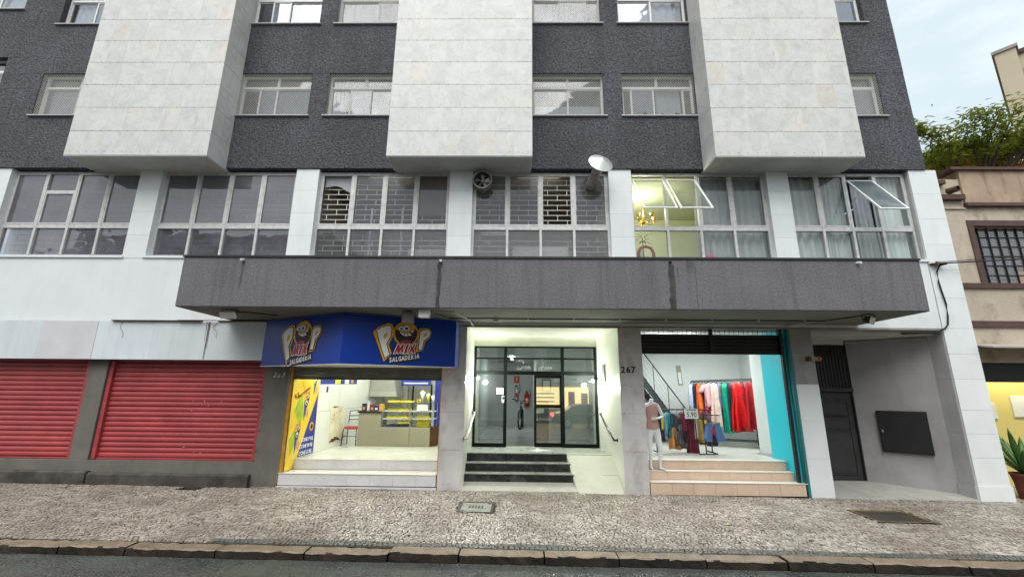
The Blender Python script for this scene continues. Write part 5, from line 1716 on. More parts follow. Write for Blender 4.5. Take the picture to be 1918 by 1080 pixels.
# fluorescent batten in the recess ceiling edge
bt = thing('conduit_trunking', 'pale plastic trunking along the top of the recess wall', 'trunking', (8.6, 0.9, 3.2))
MB(Mw).box(0.05, 1.50, -0.035, -0.002, 3.22, 3.26).build('channel', 'conduit', bt)
MB(Mw).box(0.62, 0.66, -0.042, -0.001, 3.215, 3.265).build('joint_clip', 'conduit', bt)
# wall lamp on the granite pillar
mat('copper_cap', (0.45, 0.13, 0.06), 0.45, 0.15, 6, metal=0.5)
glass('lamp_tube_glass', tint=(0.95, 0.9, 0.86), refl=0.15, base=0.12, dust=0.2, dcol=(0.7, 0.66, 0.62))
wlp = thing('wall_lamp', 'small horizontal glass tube wall lamp with copper caps on the pillar', 'lamp', (6.34, -0.01, 2.73))
MB().lathe([(0.04, 0), (0.055, 0.02), (0.05, 0.05), (0.03, 0.06)], (6.24, -0.055, 2.735), (1, 0, 0), 14).build('socket', 'rust', wlp, smooth=True)
MB().lathe([(0.04, 0.0), (0.045, 0.02), (0.045, 0.13), (0.04, 0.15)], (6.30, -0.055, 2.735), (1, 0, 0), 14).build('tube', 'lamp_tube_glass', wlp, smooth=True)
MB().lathe([(0.05, 0.0), (0.052, 0.05), (0.03, 0.065)], (6.448, -0.055, 2.735), (1, 0, 0), 14).build('cap', 'copper_cap', wlp, smooth=True)
part(wlp, 'back_plate', 'rust', (6.22, 6.30, -0.02, -0.0045, 2.69, 2.78))

# kitchen exhaust: fan set into a window, and the duct with its cone cap
fn_ = thing('exhaust_fan', 'round sooty exhaust fan set in the mezzanine window', 'fan', (-0.87, 0.0, 6.60))
FC = Vector((-0.86, 0.10, 6.88))
MB().lathe([(0.20, -0.02), (0.215, -0.02), (0.215, 0.24), (0.235, 0.26), (0.215, 0.262), (0.195, 0.24)], FC, (0, -1, 0), 28, caps=False).build('ring', 'galvanised_dirty', fn_, smooth=False)
for k in range(5):
    an = R(72 * k + 15)
    d = Vector((math.cos(an), 0, math.sin(an)))
    s_ = Vector((-math.sin(an), 0, math.cos(an)))
    c = FC + Vector((0, -0.12, 0))
    MB().add([c + d * 0.04 - s_ * 0.02 + Vector((0, 0.012, 0)), c + d * 0.04 + s_ * 0.02 - Vector((0, 0.012, 0)), c + d * 0.175 + s_ * 0.055 - Vector((0, 0.03, 0)), c + d * 0.175 - s_ * 0.055 + Vector((0, 0.03, 0))], [(0, 1, 2, 3)]).build('blade', 'galvanised', fn_, fix=False)
MB().lathe([(0.05, 0), (0.05, 0.06), (0.03, 0.08)], FC + Vector((0, -0.09, 0)), (0, -1, 0), 14).build('hub', 'galvanised_dirty', fn_)
part(fn_, 'back_plate', 'room_dark', (-1.04, -0.66, 0.135, 0.1385, 6.68, 7.10))
du = thing('exhaust_duct', 'metal exhaust duct with a wide cone cap sticking out of the window', 'duct', (1.78, 0.1, 6.8))
D0, D1 = Vector((1.73, 0.14, 6.82)), Vector((1.88, -0.50, 7.10))
ax_ = (D1 - D0).normalized()
q_ = [D0 + ax_ * L_ for L_ in (0, 0.22, 0.23, 0.25, 0.26, 0.45, 0.46, 0.48, 0.49, 0.69)]
MB().tube(q_, [0.115, 0.115, 0.12, 0.12, 0.115, 0.115, 0.12, 0.12, 0.115, 0.115], 22).build('pipe', 'galvanised_dirty', du, smooth=False)
MB().lathe([(0.285, 0.0), (0.29, 0.012), (0.0, 0.15)], D1 + ax_ * 0.0, ax_, 32).build('cone_cap', 'galvanised', du, smooth=False)
part(du, 'window_plate', 'room_dark', (1.60, 2.0, 0.132, 0.1375, 6.70, 6.96))

# ------------------------------------------------------------------ entrance fittings
mat('rail_dark', (0.03, 0.03, 0.03), 0.35, 0.1, 5, metal=0.4)


def handrail(x, ys, label, side):
    t_ = thing('handrail', label, 'handrail', (x, 0.7, 1.0), 'entrance handrails')
    p0, p1 = Vector((x, ys[0], 1.49)), Vector((x, ys[1], 1.03))
    MB().tube([(x - side * 0.08, ys[0] + 0.0, 1.49), p0, p1, (x - side * 0.08, ys[1], 1.03)], 0.021, 10).build('rail', 'steel' if side > 0 else 'rail_dark', t_, smooth=True)
    for q in (0.0, 1.0):
        c = p0.lerp(p1, q)
        MB().lathe([(0.04, 0), (0.04, 0.012)], (x - side * 0.075, c.y, c.z), (side, 0, 0), 14).build('flange', 'rail_dark', t_)
    return t_


handrail(EX0 + 0.075, (1.55, -0.10), 'slanting steel handrail on the left wall of the entrance', 1)
handrail(2.02, (1.45, -0.02), 'slanting dark handrail on the right wall of the entrance', -1)
lamp_mat('spot_glow', (0.93, 1.0, 0.90), 28)


def wall_spot(x, y, z, side, label, energy):
    t_ = thing('spot_lamp', label, 'lamp', (x, y, z), 'entrance spot lamps')
    d = Vector((side * 0.55, -0.55, -0.35)).normalized()
    MB().tube([(x - side * 0.05, y + 0.02, z), (x, y, z)], 0.012, 8).build('arm', 'black_metal', t_)
    MB().lathe([(0.018, -0.05), (0.03, 0.0), (0.045, 0.06), (0.042, 0.06)], (x, y, z), d, 14).build('head', 'black_metal', t_, smooth=True)
    MB().lathe([(0.0, 0.0), (0.036, 0.012), (0.030, 0.03), (0.0, 0.04)], Vector((x, y, z)) + d * 0.045, d, 14, caps=False).build('bulb', 'spot_glow', t_, smooth=True)
    light('POINT', Vector((x, y, z)) + d * 0.30, energy, t_, (0.95, 1.0, 0.86), 0.05)
    return t_


wall_spot(-1.03, 1.62, 2.34, 1, 'lit spot lamp on the left side of the glass entrance', 42)
wall_spot(1.93, 1.62, 2.29, -1, 'lit spot lamp on the right side of the glass entrance', 42)
pq = part(None, 'wall_plaque', 'steel', (2.07, 2.085, 1.02, 1.55, 2.22, 2.64))
tag(pq, 'small metal plaque on the right wall of the entrance', 'plaque')
lamp_mat('soft_glow', (0.95, 1.0, 0.86), 4)
nt = part(None, 'paper_notice', 'white_board', (-0.52, -0.35, 1.712, 1.7155, 1.92, 2.08))
tag(nt, 'cream paper notice stuck on the left glass beside the door', 'notice')
ic = thing('intercom', 'small white intercom keypad on the door post', 'intercom', (-0.35, 1.70, 1.72))
part(ic, 'case', 'white_frame', (-0.385, -0.325, 1.672, 1.697, 1.72, 1.88), bevel=0.006)
part(ic, 'screen', 'cabinet_black', (-0.375, -0.335, 1.668, 1.6715, 1.80, 1.86))
# hall: bicycle, extinguishers, sign, letter boxes, frame
mat('tyre', (0.012, 0.012, 0.012), 0.8, 0.1, 8)
mat('bike_paint', (0.02, 0.02, 0.024), 0.35, 0.1, 6, spec=0.5)
mat('red_paint', (0.50, 0.015, 0.012), 0.3, 0.06, 6)
bk = thing('bicycle', 'dark bicycle standing in the hall behind the open door', 'bicycle', (0.12, 7.3, EZ))
bx, by = 0.10, 6.9
dirb = Vector((0.10, 0.99, 0)).normalized()
WR = 0.33
for name_, off, stg in (('front_wheel', 0.0, 0.1), ('rear_wheel', 1.02, 0.0)):
    c = Vector((bx, by, EZ + WR)) + dirb * off
    dd = (dirb + Vector((stg, 0, 0))).normalized()
    ring = [c + dd * WR * math.cos(a) + Vector((0, 0, WR * math.sin(a))) for a in [2 * math.pi * k / 28 for k in range(28)]]
    wv = MB().tube(ring, 0.026, 7, closed=True).build(name_, 'tyre', bk, smooth=True)
    sp = MB()
    for k in range(14):
        a = 2 * math.pi * k / 14
        sp.tube([c, c + dd * (WR - 0.02) * math.cos(a) + Vector((0, 0, (WR - 0.02) * math.sin(a)))], 0.002, 4)
    sp.build('spokes', 'steel', wv)
P_ = lambda o, h: Vector((bx, by, EZ)) + dirb * o + Vector((0, 0, h))
hd_, bb, st_, rw = P_(0.14, 0.80), P_(0.58, 0.28), P_(0.72, 0.78), P_(1.02, WR)
MB().tube([P_(0, WR), hd_], 0.017, 8).tube([hd_, bb], 0.02, 8).tube([bb, st_], 0.017, 8).tube([hd_ - Vector((0, 0, .03)), st_], 0.017, 8).tube([bb, rw], 0.011, 6).tube([st_, rw], 0.011, 6).build('frame', 'bike_paint', bk, smooth=True)
MB().tube([hd_, P_(0.16, 0.98)], 0.014, 8).tube([P_(0.13, 1.00) - Vector((0.32, -0.05, -0.06)), P_(0.15, 0.99), P_(0.13, 1.00) + Vector((0.30, -0.10, -0.02))], 0.014, 8).build('handlebar', 'bike_paint', bk, smooth=True)
MB().loft([[P_(0.62 + o, 0.90) + Vector((w_ * c_, 0, h_ * s_)) for c_, s_, h_ in ((1, 0, 0.03), (0.5, 0.8, 0.03), (-0.5, 0.8, 0.03), (-1, 0, 0.03), (0, -1, 0.03))] for o, w_ in ((0, 0.02), (0.1, 0.04), (0.2, 0.08), (0.25, 0.07))]).build('saddle', 'tyre', bk, smooth=True)
MB().tube([st_, P_(0.75, 0.90)], 0.013, 8).build('seat_post', 'steel', bk)
MB().lathe([(0.085, -0.004), (0.085, 0.004)], bb, (0.95, -0.3, 0), 18).build('chainring', 'steel', bk)
for x, z, lab, cl in ((-0.03, 1.62, 'grey fire extinguisher hanging on the hall wall left of the red one', 'galvanised'), (0.40, 1.40, 'red fire extinguisher hanging on the hall wall', 'red_paint')):
    fe = thing('fire_extinguisher', lab, 'extinguisher', (x, 8.9, z), 'hall fire extinguishers')
    r_ = 0.085 if cl == 'galvanised' else 0.11
    MB().lathe([(r_ * .9, 0), (r_, 0.02), (r_, 0.42), (r_ * .7, 0.50), (0.03, 0.53), (0.03, 0.56)], (x, 8.88, z), n=18).build('cylinder', cl, fe, smooth=True)
    MB().box(x - 0.06, x + 0.02, 8.86, 8.90, z + 0.56, z + 0.62).build('valve', 'black_metal', fe)
    MB().tube([(x + 0.02, 8.87, z + 0.58), (x + 0.12, 8.86, z + 0.66), (x + 0.15, 8.86, z + 0.45), (x + 0.1, 8.86, z + 0.3)], 0.012, 7).build('hose', 'tyre', fe)
    part(fe, 'label_band', 'white_board' if cl == 'red_paint' else 'red_paint', (x - 0.05, x + 0.05, 8.88 - r_ - 0.004, 8.88 - r_ + 0.02, z + 0.15, z + 0.32))
sgn = thing('extinguisher_sign', 'red and yellow extinguisher sign on the back wall of the hall', 'sign', (-0.02, 8.98, 2.36))
part(sgn, 'panel', 'red_paint', (-0.14, 0.10, 8.98, 8.996, 2.34, 2.62))
part(sgn, 'symbol', 'logo_yellow', (-0.05, 0.01, 8.975, 8.9795, 2.40, 2.56))
lb = thing('letter_boxes', 'bank of dark letter boxes on the right side of the hall', 'letter box', (0.60, 3.4, EZ))
part(lb, 'cabinet', 'cabinet_black', (0.52, 0.90, 3.30, 3.60, EZ, 1.72), bevel=0.004)
part(lb, 'paper_strip', 'white_board', (0.53, 0.76, 3.29, 3.2995, 1.40, 1.52))
pf = thing('wall_picture', 'black picture frame on the hall wall above the letter boxes', 'picture', (0.85, 3.58, 2.0))
part(pf, 'frame', 'cabinet_black', (0.72, 1.0, 3.56, 3.599, 1.98, 2.36))
part(pf, 'print', 'white_board', (0.76, 0.96, 3.555, 3.5595, 2.03, 2.31))
hl = thing('hall_lamp', 'fluorescent lamp on the ceiling of the hall', 'lamp', (-0.2, 6.0, 3.1))
lamp_mat('tube_glow', (0.92, 1.0, 0.95), 9)
part(hl, 'tube', 'tube_glow', (-0.25, -0.15, 5.4, 6.6, 3.13, 3.17))
light('AREA', (-0.2, 6.0, 3.1), 12, hl, (0.92, 1.0, 0.96), 0.15, 1.2)
# ------------------------------------------------------------------ snack shop contents
mat('counter_grey', (0.30, 0.285, 0.21), 0.45, 0.06, 2, fine=0.06, bump=0.0)
mat('counter_top', (0.03, 0.022, 0.02), 0.35, 0.1, 3)
mat('tray_yellow', (0.80, 0.66, 0.02), 0.4, 0.05, 5)
mat('tray_blue', (0.03, 0.05, 0.25), 0.4, 0.1, 5)
mat('snack', (0.45, 0.22, 0.05), 0.7, 0.25, 30)
mat('banner_yellow', (0.85, 0.56, 0.03), 0.45, 0.08, 3, hue=(0.80, 0.66, 0.06))
mat('banner_blue', (0.02, 0.04, 0.26), 0.4, 0.1, 3)
mat('banner_green', (0.35, 0.48, 0.03), 0.45, 0.2, 6)
mat('skin_print', (0.62, 0.34, 0.18), 0.5, 0.15, 9)
mat('chair_metal', (0.05, 0.05, 0.06), 0.4, 0.1, 5, metal=0.5)
mat('chair_red', (0.45, 0.05, 0.05), 0.6, 0.1, 5)
mat('peel', (0.66, 0.62, 0.46), 0.9, 0.12, 5, hue=(0.52, 0.46, 0.30))
mat('peel_brown', (0.10, 0.045, 0.02), 0.9, 0.3, 8)
mat('hood_steel', (0.36, 0.36, 0.31), 0.45, 0.08, 2, metal=0.3)

ct = thing('service_counter', 'tall grey laminate counter with a dark top beside the red chair', 'counter', (-4.02, 3.0, FZ))
part(ct, 'body', 'counter_grey', (-4.34, -3.725, 2.78, 3.35, FZ, 1.39), bevel=0.004)
part(ct, 'top', 'counter_top', (-4.37, -3.70, 2.74, 3.38, 1.392, 1.43), bevel=0.004)
dc = thing('display_case', 'glass snack display case on low grey cupboards in the shop', 'display case', (-3.0, 3.0, FZ))
for a, b in ((-3.715, -2.925), (-2.92, -2.36)):
    part(dc, 'cupboard', 'counter_grey', (a, b, 2.74, 3.35, FZ, 1.02), bevel=0.004)
MB().prism([(-2.355, 2.75, FZ), (-2.23, 2.92, FZ), (-2.23, 3.35, FZ), (-2.355, 3.35, FZ)], (0, 0, 0.495)).build('end_panel', 'peel_brown', dc)
for a, b in ((-3.70, -2.93), (-2.91, -2.28)):
    slab('front_glass', 'case_glass', dc, a + 0.01, b - 0.01, 2.80, 2.806, 1.03, 1.655)
    for zs in (1.235, 1.435):
        part(dc, 'shelf', 'white_frame', (a + 0.01, b - 0.01, 2.815, 3.30, zs - 0.012, zs + 0.012))
    part(dc, 'top_glass', 'case_glass', (a, b, 2.80, 3.32, 1.657, 1.665))
    part(dc, 'posts', 'steel', (a, a + 0.012, 2.80, 2.812, 1.02, 1.657), (b - 0.012, b, 2.80, 2.812, 1.02, 1.657), (a, a + 0.012, 3.31, 3.322, 1.02, 1.657), (b - 0.012, b, 3.31, 3.322, 1.02, 1.657))


def tray(x0, x1, z, label, mt_='tray_yellow', y0=2.86, y1=3.2, h=0.035, filled=True):
    t_ = thing('snack_tray', label, 'tray', ((x0 + x1) / 2, (y0 + y1) / 2, z), 'snack trays in the display case')
    b = MB()
    b.box(x0, x1, y0, y1, z + 0.001, z + 0.008)
    for q in ((x0, x0 + 0.008, y0, y1), (x1 - 0.008, x1, y0, y1), (x0 + 0.008, x1 - 0.008, y0, y0 + 0.008), (x0 + 0.008, x1 - 0.008, y1 - 0.008, y1)):
        b.box(*q, z + 0.008, z + h)
    b.build('dish', mt_, t_)
    if filled:
        c = MB()
        for _ in range(9):
            px, py, r_ = rs.uniform(x0 + .05, x1 - .05), rs.uniform(y0 + .05, y1 - .05), rs.uniform(0.02, 0.03)
            c.lathe([(0.004, 0), (r_, r_ * 0.5), (r_ * 0.8, r_ * 1.3), (0.003, r_ * 1.7)], (px, py, z + 0.009), n=8)
        c.build('snacks', 'snack', t_, smooth=True, kind='stuff')


tray(-3.60, -3.31, 1.033, 'blue snack tray on the bottom shelf of the display case', 'tray_blue')
tray(-3.28, -2.97, 1.033, 'second blue snack tray beside it on the bottom shelf', 'tray_blue')
for k, (x0, x1, z_, lab) in enumerate(((-3.60, -3.31, 1.249, 'yellow snack tray at the left of the middle shelf'), (-3.28, -2.97, 1.249, 'yellow snack tray at the right of the middle shelf'), (-3.58, -3.31, 1.449, 'yellow snack tray at the left of the upper shelf'), (-3.28, -2.99, 1.449, 'yellow snack tray at the right of the upper shelf'), (-3.59, -3.26, 1.667, 'yellow snack tray on top of the display case at left'), (-3.23, -2.93, 1.667, 'yellow snack tray on top of the display case at right'), (-3.27, -2.97, 1.115, 'raised yellow tray above the bottom shelf'))):
    tray(x0, x1, z_, lab, h=0.05)
bg = thing('snack_packets', 'pile of yellow snack packets in the right display case', 'packets', (-2.62, 3.0, 1.03))
for k in range(12):
    zz = 1.032 + k * 0.022 if k < 9 else 1.25 + (k - 9) * 0.022
    MB(Matrix.Translation((-2.60 + rs.uniform(-.02, .02), 3.0, zz)) @ Matrix.Rotation(rs.uniform(-0.3, 0.3), 4, 'Z')).box(-0.17, 0.17, -0.10, 0.10, 0, 0.019).build('packet', 'tray_yellow', bg, bevel=0.005)
pn = part(None, 'price_card', 'white_board', (-2.76, -2.46, 2.79, 2.797, 1.46, 1.62))
tag(pn, 'cream price card standing in the right display case', 'card')
BOXES = [(-4.27, 0.12, 0.20, (0.04, 0.02, 0.06), 'dark'), (-4.15, 0.07, 0.26, (0.55, 0.55, 0.60), 'pale silver'), (-4.04, 0.13, 0.17, (0.16, 0.03, 0.03), 'maroon'), (-3.92, 0.13, 0.15, (0.04, 0.03, 0.20), 'indigo'), (-3.80, 0.09, 0.19, (0.80, 0.40, 0.02), 'orange'), (-3.735, 0.045, 0.17, (0.75, 0.62, 0.05), 'yellow')]
for k, (x, w_, h_, c_, nm) in enumerate(BOXES):
    mat('carton_%d' % k, c_, 0.45, 0.15, 15)
    bx_ = thing('carton', nm + ' carton in the row on top of the tall counter', 'box', (x, 3.0, 1.43))
    part(bx_, 'body', 'carton_%d' % k, (x - w_ / 2, x + w_ / 2 - 0.004, 2.93, 3.05, 1.431, 1.431 + h_), bevel=0.003)
    part(bx_, 'printed_patch', 'white_board' if k % 2 else 'skin_print', (x - w_ * 0.3, x + w_ * 0.25, 2.9285, 2.9298, 1.46, 1.46 + h_ * 0.4))
for k, (x, z_, s_) in enumerate(((-2.66, 1.90, 1.25), (-2.50, 1.84, 1.0), (-2.37, 1.80, 0.85))):
    cn = thing('snack_cone', ('tallest', 'middle', 'smallest')[k] + ' of three white paper snack cones in the stand on the case', 'cone', (x, 3.0, 1.667), 'paper snack cones')
    MB().lathe([(0.012, 1.669 - z_ + 0.03), (0.02, -0.10 * s_), (0.06 * s_, 0.02), (0.055 * s_, 0.02)], (x, 3.0, z_), n=12).build('cone', 'white_board' if k != 1 else 'tray_yellow', cn, smooth=True)
    MB(Matrix.Translation((x, 2.98, z_ + 0.03)) @ Matrix.Rotation(R(40 + 12 * k), 4, 'Y')).box(-0.05 * s_, 0.05 * s_, -0.004, 0.004, -0.05 * s_, 0.05 * s_).build('paper_sheet', 'white_board', cn)
    MB().lathe([(0.05, 0), (0.05, 0.006), (0.01, 0.01), (0.008, 0.04)], (x, 3.0, 1.6665), n=12).build('stand', 'steel', cn)
wc = thing('warning_card', 'little yellow card with a black triangle below the paper cones', 'card', (-2.72, 2.86, 1.667))
part(wc, 'card', 'tray_yellow', (-2.78, -2.68, 2.855, 2.861, 1.667, 1.76))
MB().prism([(-2.762, 2.853, 1.69), (-2.698, 2.853, 1.69), (-2.73, 2.853, 1.745)], (0, 0.0015, 0)).build('symbol', 'logo_black', wc)

# chair
ch = thing('cafe_chair', 'thin dark metal chair with a red seat beside the counter', 'chair', (-4.55, 2.95, FZ))
cx, cy = -4.555, 2.95
for sx in (-1, 1):
    MB().tube([(cx + sx * 0.20, cy - 0.19, FZ), (cx + sx * 0.175, cy - 0.17, FZ + 0.44)], 0.012, 8).build('leg', 'chair_metal', ch, smooth=True)
    MB().tube([(cx + sx * 0.21, cy + 0.24, FZ), (cx + sx * 0.18, cy + 0.16, FZ + 0.44), (cx + sx * 0.18, cy + 0.19, FZ + 0.62), (cx + sx * 0.19, cy + 0.25, FZ + 0.90)], 0.012, 8).build('leg', 'chair_metal', ch, smooth=True)
    MB().tube([(cx + sx * 0.19, cy - 0.18, FZ + 0.22), (cx + sx * 0.195, cy + 0.20, FZ + 0.22)], 0.007, 6).build('stretcher', 'chair_metal', ch)
MB().tube([(cx - 0.185, cy - 0.18, FZ + 0.25), (cx + 0.185, cy - 0.18, FZ + 0.25)], 0.007, 6).build('stretcher', 'chair_metal', ch)
MB().loft([[(cx + 0.20 * k * c_, cy + 0.19 * k * s_, FZ + z_) for c_, s_ in [(math.copysign(abs(math.cos(a)) ** 0.5, math.cos(a)), math.copysign(abs(math.sin(a)) ** 0.5, math.sin(a))) for a in [2 * math.pi * q / 20 for q in range(20)]]] for k, z_ in ((0.9, 0.43), (1.0, 0.445), (1.0, 0.475), (0.9, 0.49))]).build('seat', 'chair_red', ch, smooth=True)
for z_ in (0.66, 0.76, 0.895):
    MB().tube([(cx - 0.185, cy + 0.20 + (z_ - 0.62) * 0.2, FZ + z_), (cx, cy + 0.225 + (z_ - 0.62) * 0.2, FZ + z_ + 0.01), (cx + 0.185, cy + 0.20 + (z_ - 0.62) * 0.2, FZ + z_)], 0.010, 8).build('back_rail', 'chair_metal', ch, smooth=True)

# banner on the side wall
X_ = SX0 + 0.003
bn = thing('menu_banner', 'tall yellow and blue advertising banner on the left shop wall', 'banner', (SX0, 0.7, 0.3))


def flat_x(poly, x, mt_, name, root, th=0.002):
    return MB().prism([(x, p, q) for p, q in poly], (th, 0, 0)).build(name, mt_, root)


flat_x([(0.02, 2.235), (1.30, 2.268), (1.31, 0.535), (0.50, 0.54), (0.445, 0.53), (0.42, 0.335), (0.06, 0.335)], X_, 'banner_yellow', 'sheet', bn)
flat_x([(1.268, 1.94), (1.309, 0.54), (0.542, 0.545)], X_ + 0.002, 'banner_blue', 'blue_wedge', bn)
flat_x([(0.20, 1.55), (0.45, 1.95), (0.62, 1.45), (0.50, 1.2)], X_ + 0.002, 'banner_green', 'green_splash', bn)
flat_x([(0.12, 0.95), (0.33, 1.2), (0.36, 0.8), (0.2, 0.62)], X_ + 0.002, 'banner_green', 'green_splash', bn)
for tri, fill in (([(0.849, 1.839), (0.600, 1.734), (0.651, 1.303)], ((0.72, 1.88), 0.16)), ([(0.561, 1.157), (0.326, 1.085), (0.386, 0.619)], ((0.45, 1.20), 0.14)), ([(1.171, 2.254), (0.998, 2.249), (1.007, 1.875)], None)):
    flat_x(tri, X_ + 0.004, 'banner_blue', 'printed_cone', bn)
    c_ = (sum(p[0] for p in tri) / 3, sum(p[1] for p in tri) / 3)
    flat_x([(c_[0] + 0.055 * math.cos(a), c_[1] + 0.075 + 0.055 * math.sin(a)) for a in [k * 0.7 for k in range(9)]], X_ + 0.006, 'logo_white', 'printed_mark', bn)
    flat_x([(c_[0] + 0.03 * math.cos(a), c_[1] + 0.06 + 0.03 * math.sin(a)) for a in [k * 0.9 for k in range(7)]], X_ + 0.0081, 'logo_black', 'printed_mark', bn)
    flat_x([(c_[0] + 0.02, c_[1] - 0.02), (c_[0] + 0.16, c_[1] - 0.10), (c_[0] + 0.12, c_[1] - 0.26), (c_[0] - 0.0, c_[1] - 0.19)], X_ + 0.0061, 'skin_print', 'printed_hand', bn)
    if fill:
        (fy, fz), fr = fill
        for k in range(7):
            a = k * 0.9
            flat_x([(fy + fr * 0.5 * math.cos(a) + 0.05 * math.cos(b_), fz + fr * 0.35 * math.sin(a) + 0.045 * math.sin(b_)) for b_ in [q * 1.05 for q in range(6)]], X_ + 0.0065 + 0.0004 * k, 'snack' if k % 2 else 'skin_print', 'printed_snack', bn, 0.0003)
RX = (R(90), 0, R(90))
for body, y_, z_, s_, m_ in (('CONE P R$', 0.93, 0.885, 0.115, 'logo_white'), ('CONE M R$', 0.92, 0.745, 0.115, 'logo_white'), ('CONE G R$', 0.91, 0.60, 0.115, 'logo_white')):
    text(body, s_, m_, bn, (X_ + 0.0055, y_, z_), rot=RX, depth=0.001, offset=0.002)
for body, y_, z_, s_, m_ in (('R', 0.18, 1.845, 0.15, 'logo_red'), ('$', 0.28, 1.885, 0.15, 'logo_red'), ('5', 0.50, 2.06, 0.26, 'logo_yellow'), ('CONE COXINHA', 0.52, 1.92, 0.085, 'logo_red')):
    ob = text(body, s_, m_, bn, (X_ + 0.0055, y_, z_), depth=0.001, offset=0.002)
    ob.rotation_euler = (Matrix.Rotation(R(90), 3, 'Z') @ Matrix.Rotation(R(90), 3, 'X') @ Matrix.Rotation(R(22), 3, 'Z')).to_euler()
flat_x([(1.09 + 0.10 * math.cos(a), 1.16 + 0.10 * math.sin(a)) for a in [k * 0.6 for k in range(10)]], X_ + 0.004, 'logo_yellow', 'printed_mark', bn)
flat_x([(1.09 + 0.055 * math.cos(a), 1.15 + 0.06 * math.sin(a)) for a in [k * 0.6 for k in range(10)]], X_ + 0.006, 'logo_black', 'printed_mark', bn)
# posters high on the wall, hole in the wall lining, switch
po = thing('poster_strip', 'blue menu poster strip high on the left shop wall', 'poster', (SX0, 2.5, 2.14))
flat_x([(1.32, 2.125), (3.80, 2.165), (3.80, 2.32), (1.32, 2.29)], X_, 'banner_blue', 'sheet', po)
flat_x([(2.2, 2.15), (2.55, 2.155), (2.55, 2.3), (2.2, 2.3)], X_ + 0.002, 'tray_yellow', 'print_patch', po)
flat_x([(2.85, 2.16), (3.15, 2.165), (3.15, 2.31), (2.85, 2.305)], X_ + 0.002, 'white_board', 'print_patch', po)
flat_x([(3.4 + 0.09 * math.cos(a), 2.235 + 0.05 * math.sin(a)) for a in [k * 0.6 for k in range(10)]], X_ + 0.002, 'logo_yellow', 'print_patch', po)
flat_x([(2.07, 1.575), (3.05, 1.575), (3.10, 0.63), (2.17, 0.645)], SX0 + 0.002, 'peel', 'peeled_patch', shop)
flat_x([(2.24, 1.573), (2.64, 1.56), (2.55, 1.545), (2.42, 1.535), (2.285, 1.525)], SX0 + 0.004, 'peel_brown', 'hole', shop)
flat_x([(2.15, 0.671), (2.22, 0.70), (2.342, 0.758), (2.42, 0.745), (2.50, 0.79), (2.655, 0.768), (2.75, 0.74), (2.98, 0.651), (2.8, 0.668), (2.62, 0.70), (2.45, 0.66)], SX0 + 0.004, 'peel_brown', 'hole', shop)
for y_, z_, a, b in ((2.36, 1.33, .05, .06), (2.5, 1.4, .03, .05), (2.66, 1.42, .02, .06), (2.78, 1.42, .02, .05), (2.3, 1.25, .05, .03), (2.9, 0.98, .015, .02)):
    flat_x([(y_ + a * math.cos(t) * rs.uniform(.6, 1.1), z_ + b * math.sin(t) * rs.uniform(.6, 1.1)) for t in (0, 1, 2, 3, 4, 5)], SX0 + 0.004, 'counter_grey', 'scuff', shop)
part(shop, 'switch', 'cabinet_black', (SX0, SX0 + 0.012, 1.72, 1.80, 1.93, 2.08))
# back of the shop
hdw = thing('extractor_hood', 'grey steel extractor hood at the back of the snack shop', 'hood', (-4.3, 5.2, 1.8))
MB().loft([[(-4.83, 4.9, 1.80), (-3.92, 4.9, 1.80), (-3.92, 6.0, 1.80), (-4.83, 6.0, 1.80)], [(-4.83, 4.95, 1.95), (-3.95, 4.95, 1.95), (-3.95, 6.0, 1.95), (-4.83, 6.0, 1.95)], [(-4.83, 5.0, 2.45), (-4.1, 5.0, 2.45), (-4.1, 6.0, 2.45), (-4.83, 6.0, 2.45)], [(-4.83, 5.2, 3.36), (-4.4, 5.2, 3.36), (-4.4, 5.9, 3.36), (-4.83, 5.9, 3.36)]]).build('canopy_shell', 'hood_steel', hdw)
part(hdw, 'post', 'hood_steel', (-3.98, -3.80, 5.9, 6.05, FZ, 2.45))
bd = part(bld, 'back_door', 'hood_steel', (-3.72, -3.12, 6.44, 6.498, FZ, 2.17))
part(bd, 'door_frame', 'cabinet_black', (-3.78, -3.722, 6.42, 6.499, FZ, 2.22), (-3.118, -3.07, 6.42, 6.499, FZ, 2.22), (-3.722, -3.118, 6.42, 6.499, 2.172, 2.22))
bp_ = thing('blue_wall_panel', 'blue panel with yellow stripes at the right rear of the snack shop', 'panel', (-2.1, 4.3, FZ))
part(bp_, 'panel', 'banner_blue', (-2.56, -1.70, 4.28, 4.30, FZ, 3.0))
for k, o in enumerate((0.0, 0.10)):
    MB().prism([(-2.38 + o, 4.275 - 0.001 * k, 2.35), (-2.33 + o, 4.275 - 0.001 * k, 2.35), (-1.96 + o, 4.275 - 0.001 * k, 1.6), (-2.01 + o, 4.275 - 0.001 * k, 1.6)], (0, 0.002, 0)).build('stripe', 'tray_yellow' if k == 0 else 'white_board', bp_)
mb2 = thing('menu_board', 'blue menu board hanging near the ceiling at the shop rear', 'board', (-3.2, 4.6, 2.2))
part(mb2, 'board', 'banner_blue', (-3.70, -2.75, 4.58, 4.60, 2.14, 2.50))
part(mb2, 'print_strip', 'white_board', (-3.62, -2.85, 4.575, 4.579, 2.20, 2.24))
for xx in (-3.6, -2.85):
    MB().tube([(xx, 4.59, 2.5), (xx, 4.59, 3.36)], 0.004, 5).build('hanger_wire', 'steel', mb2)
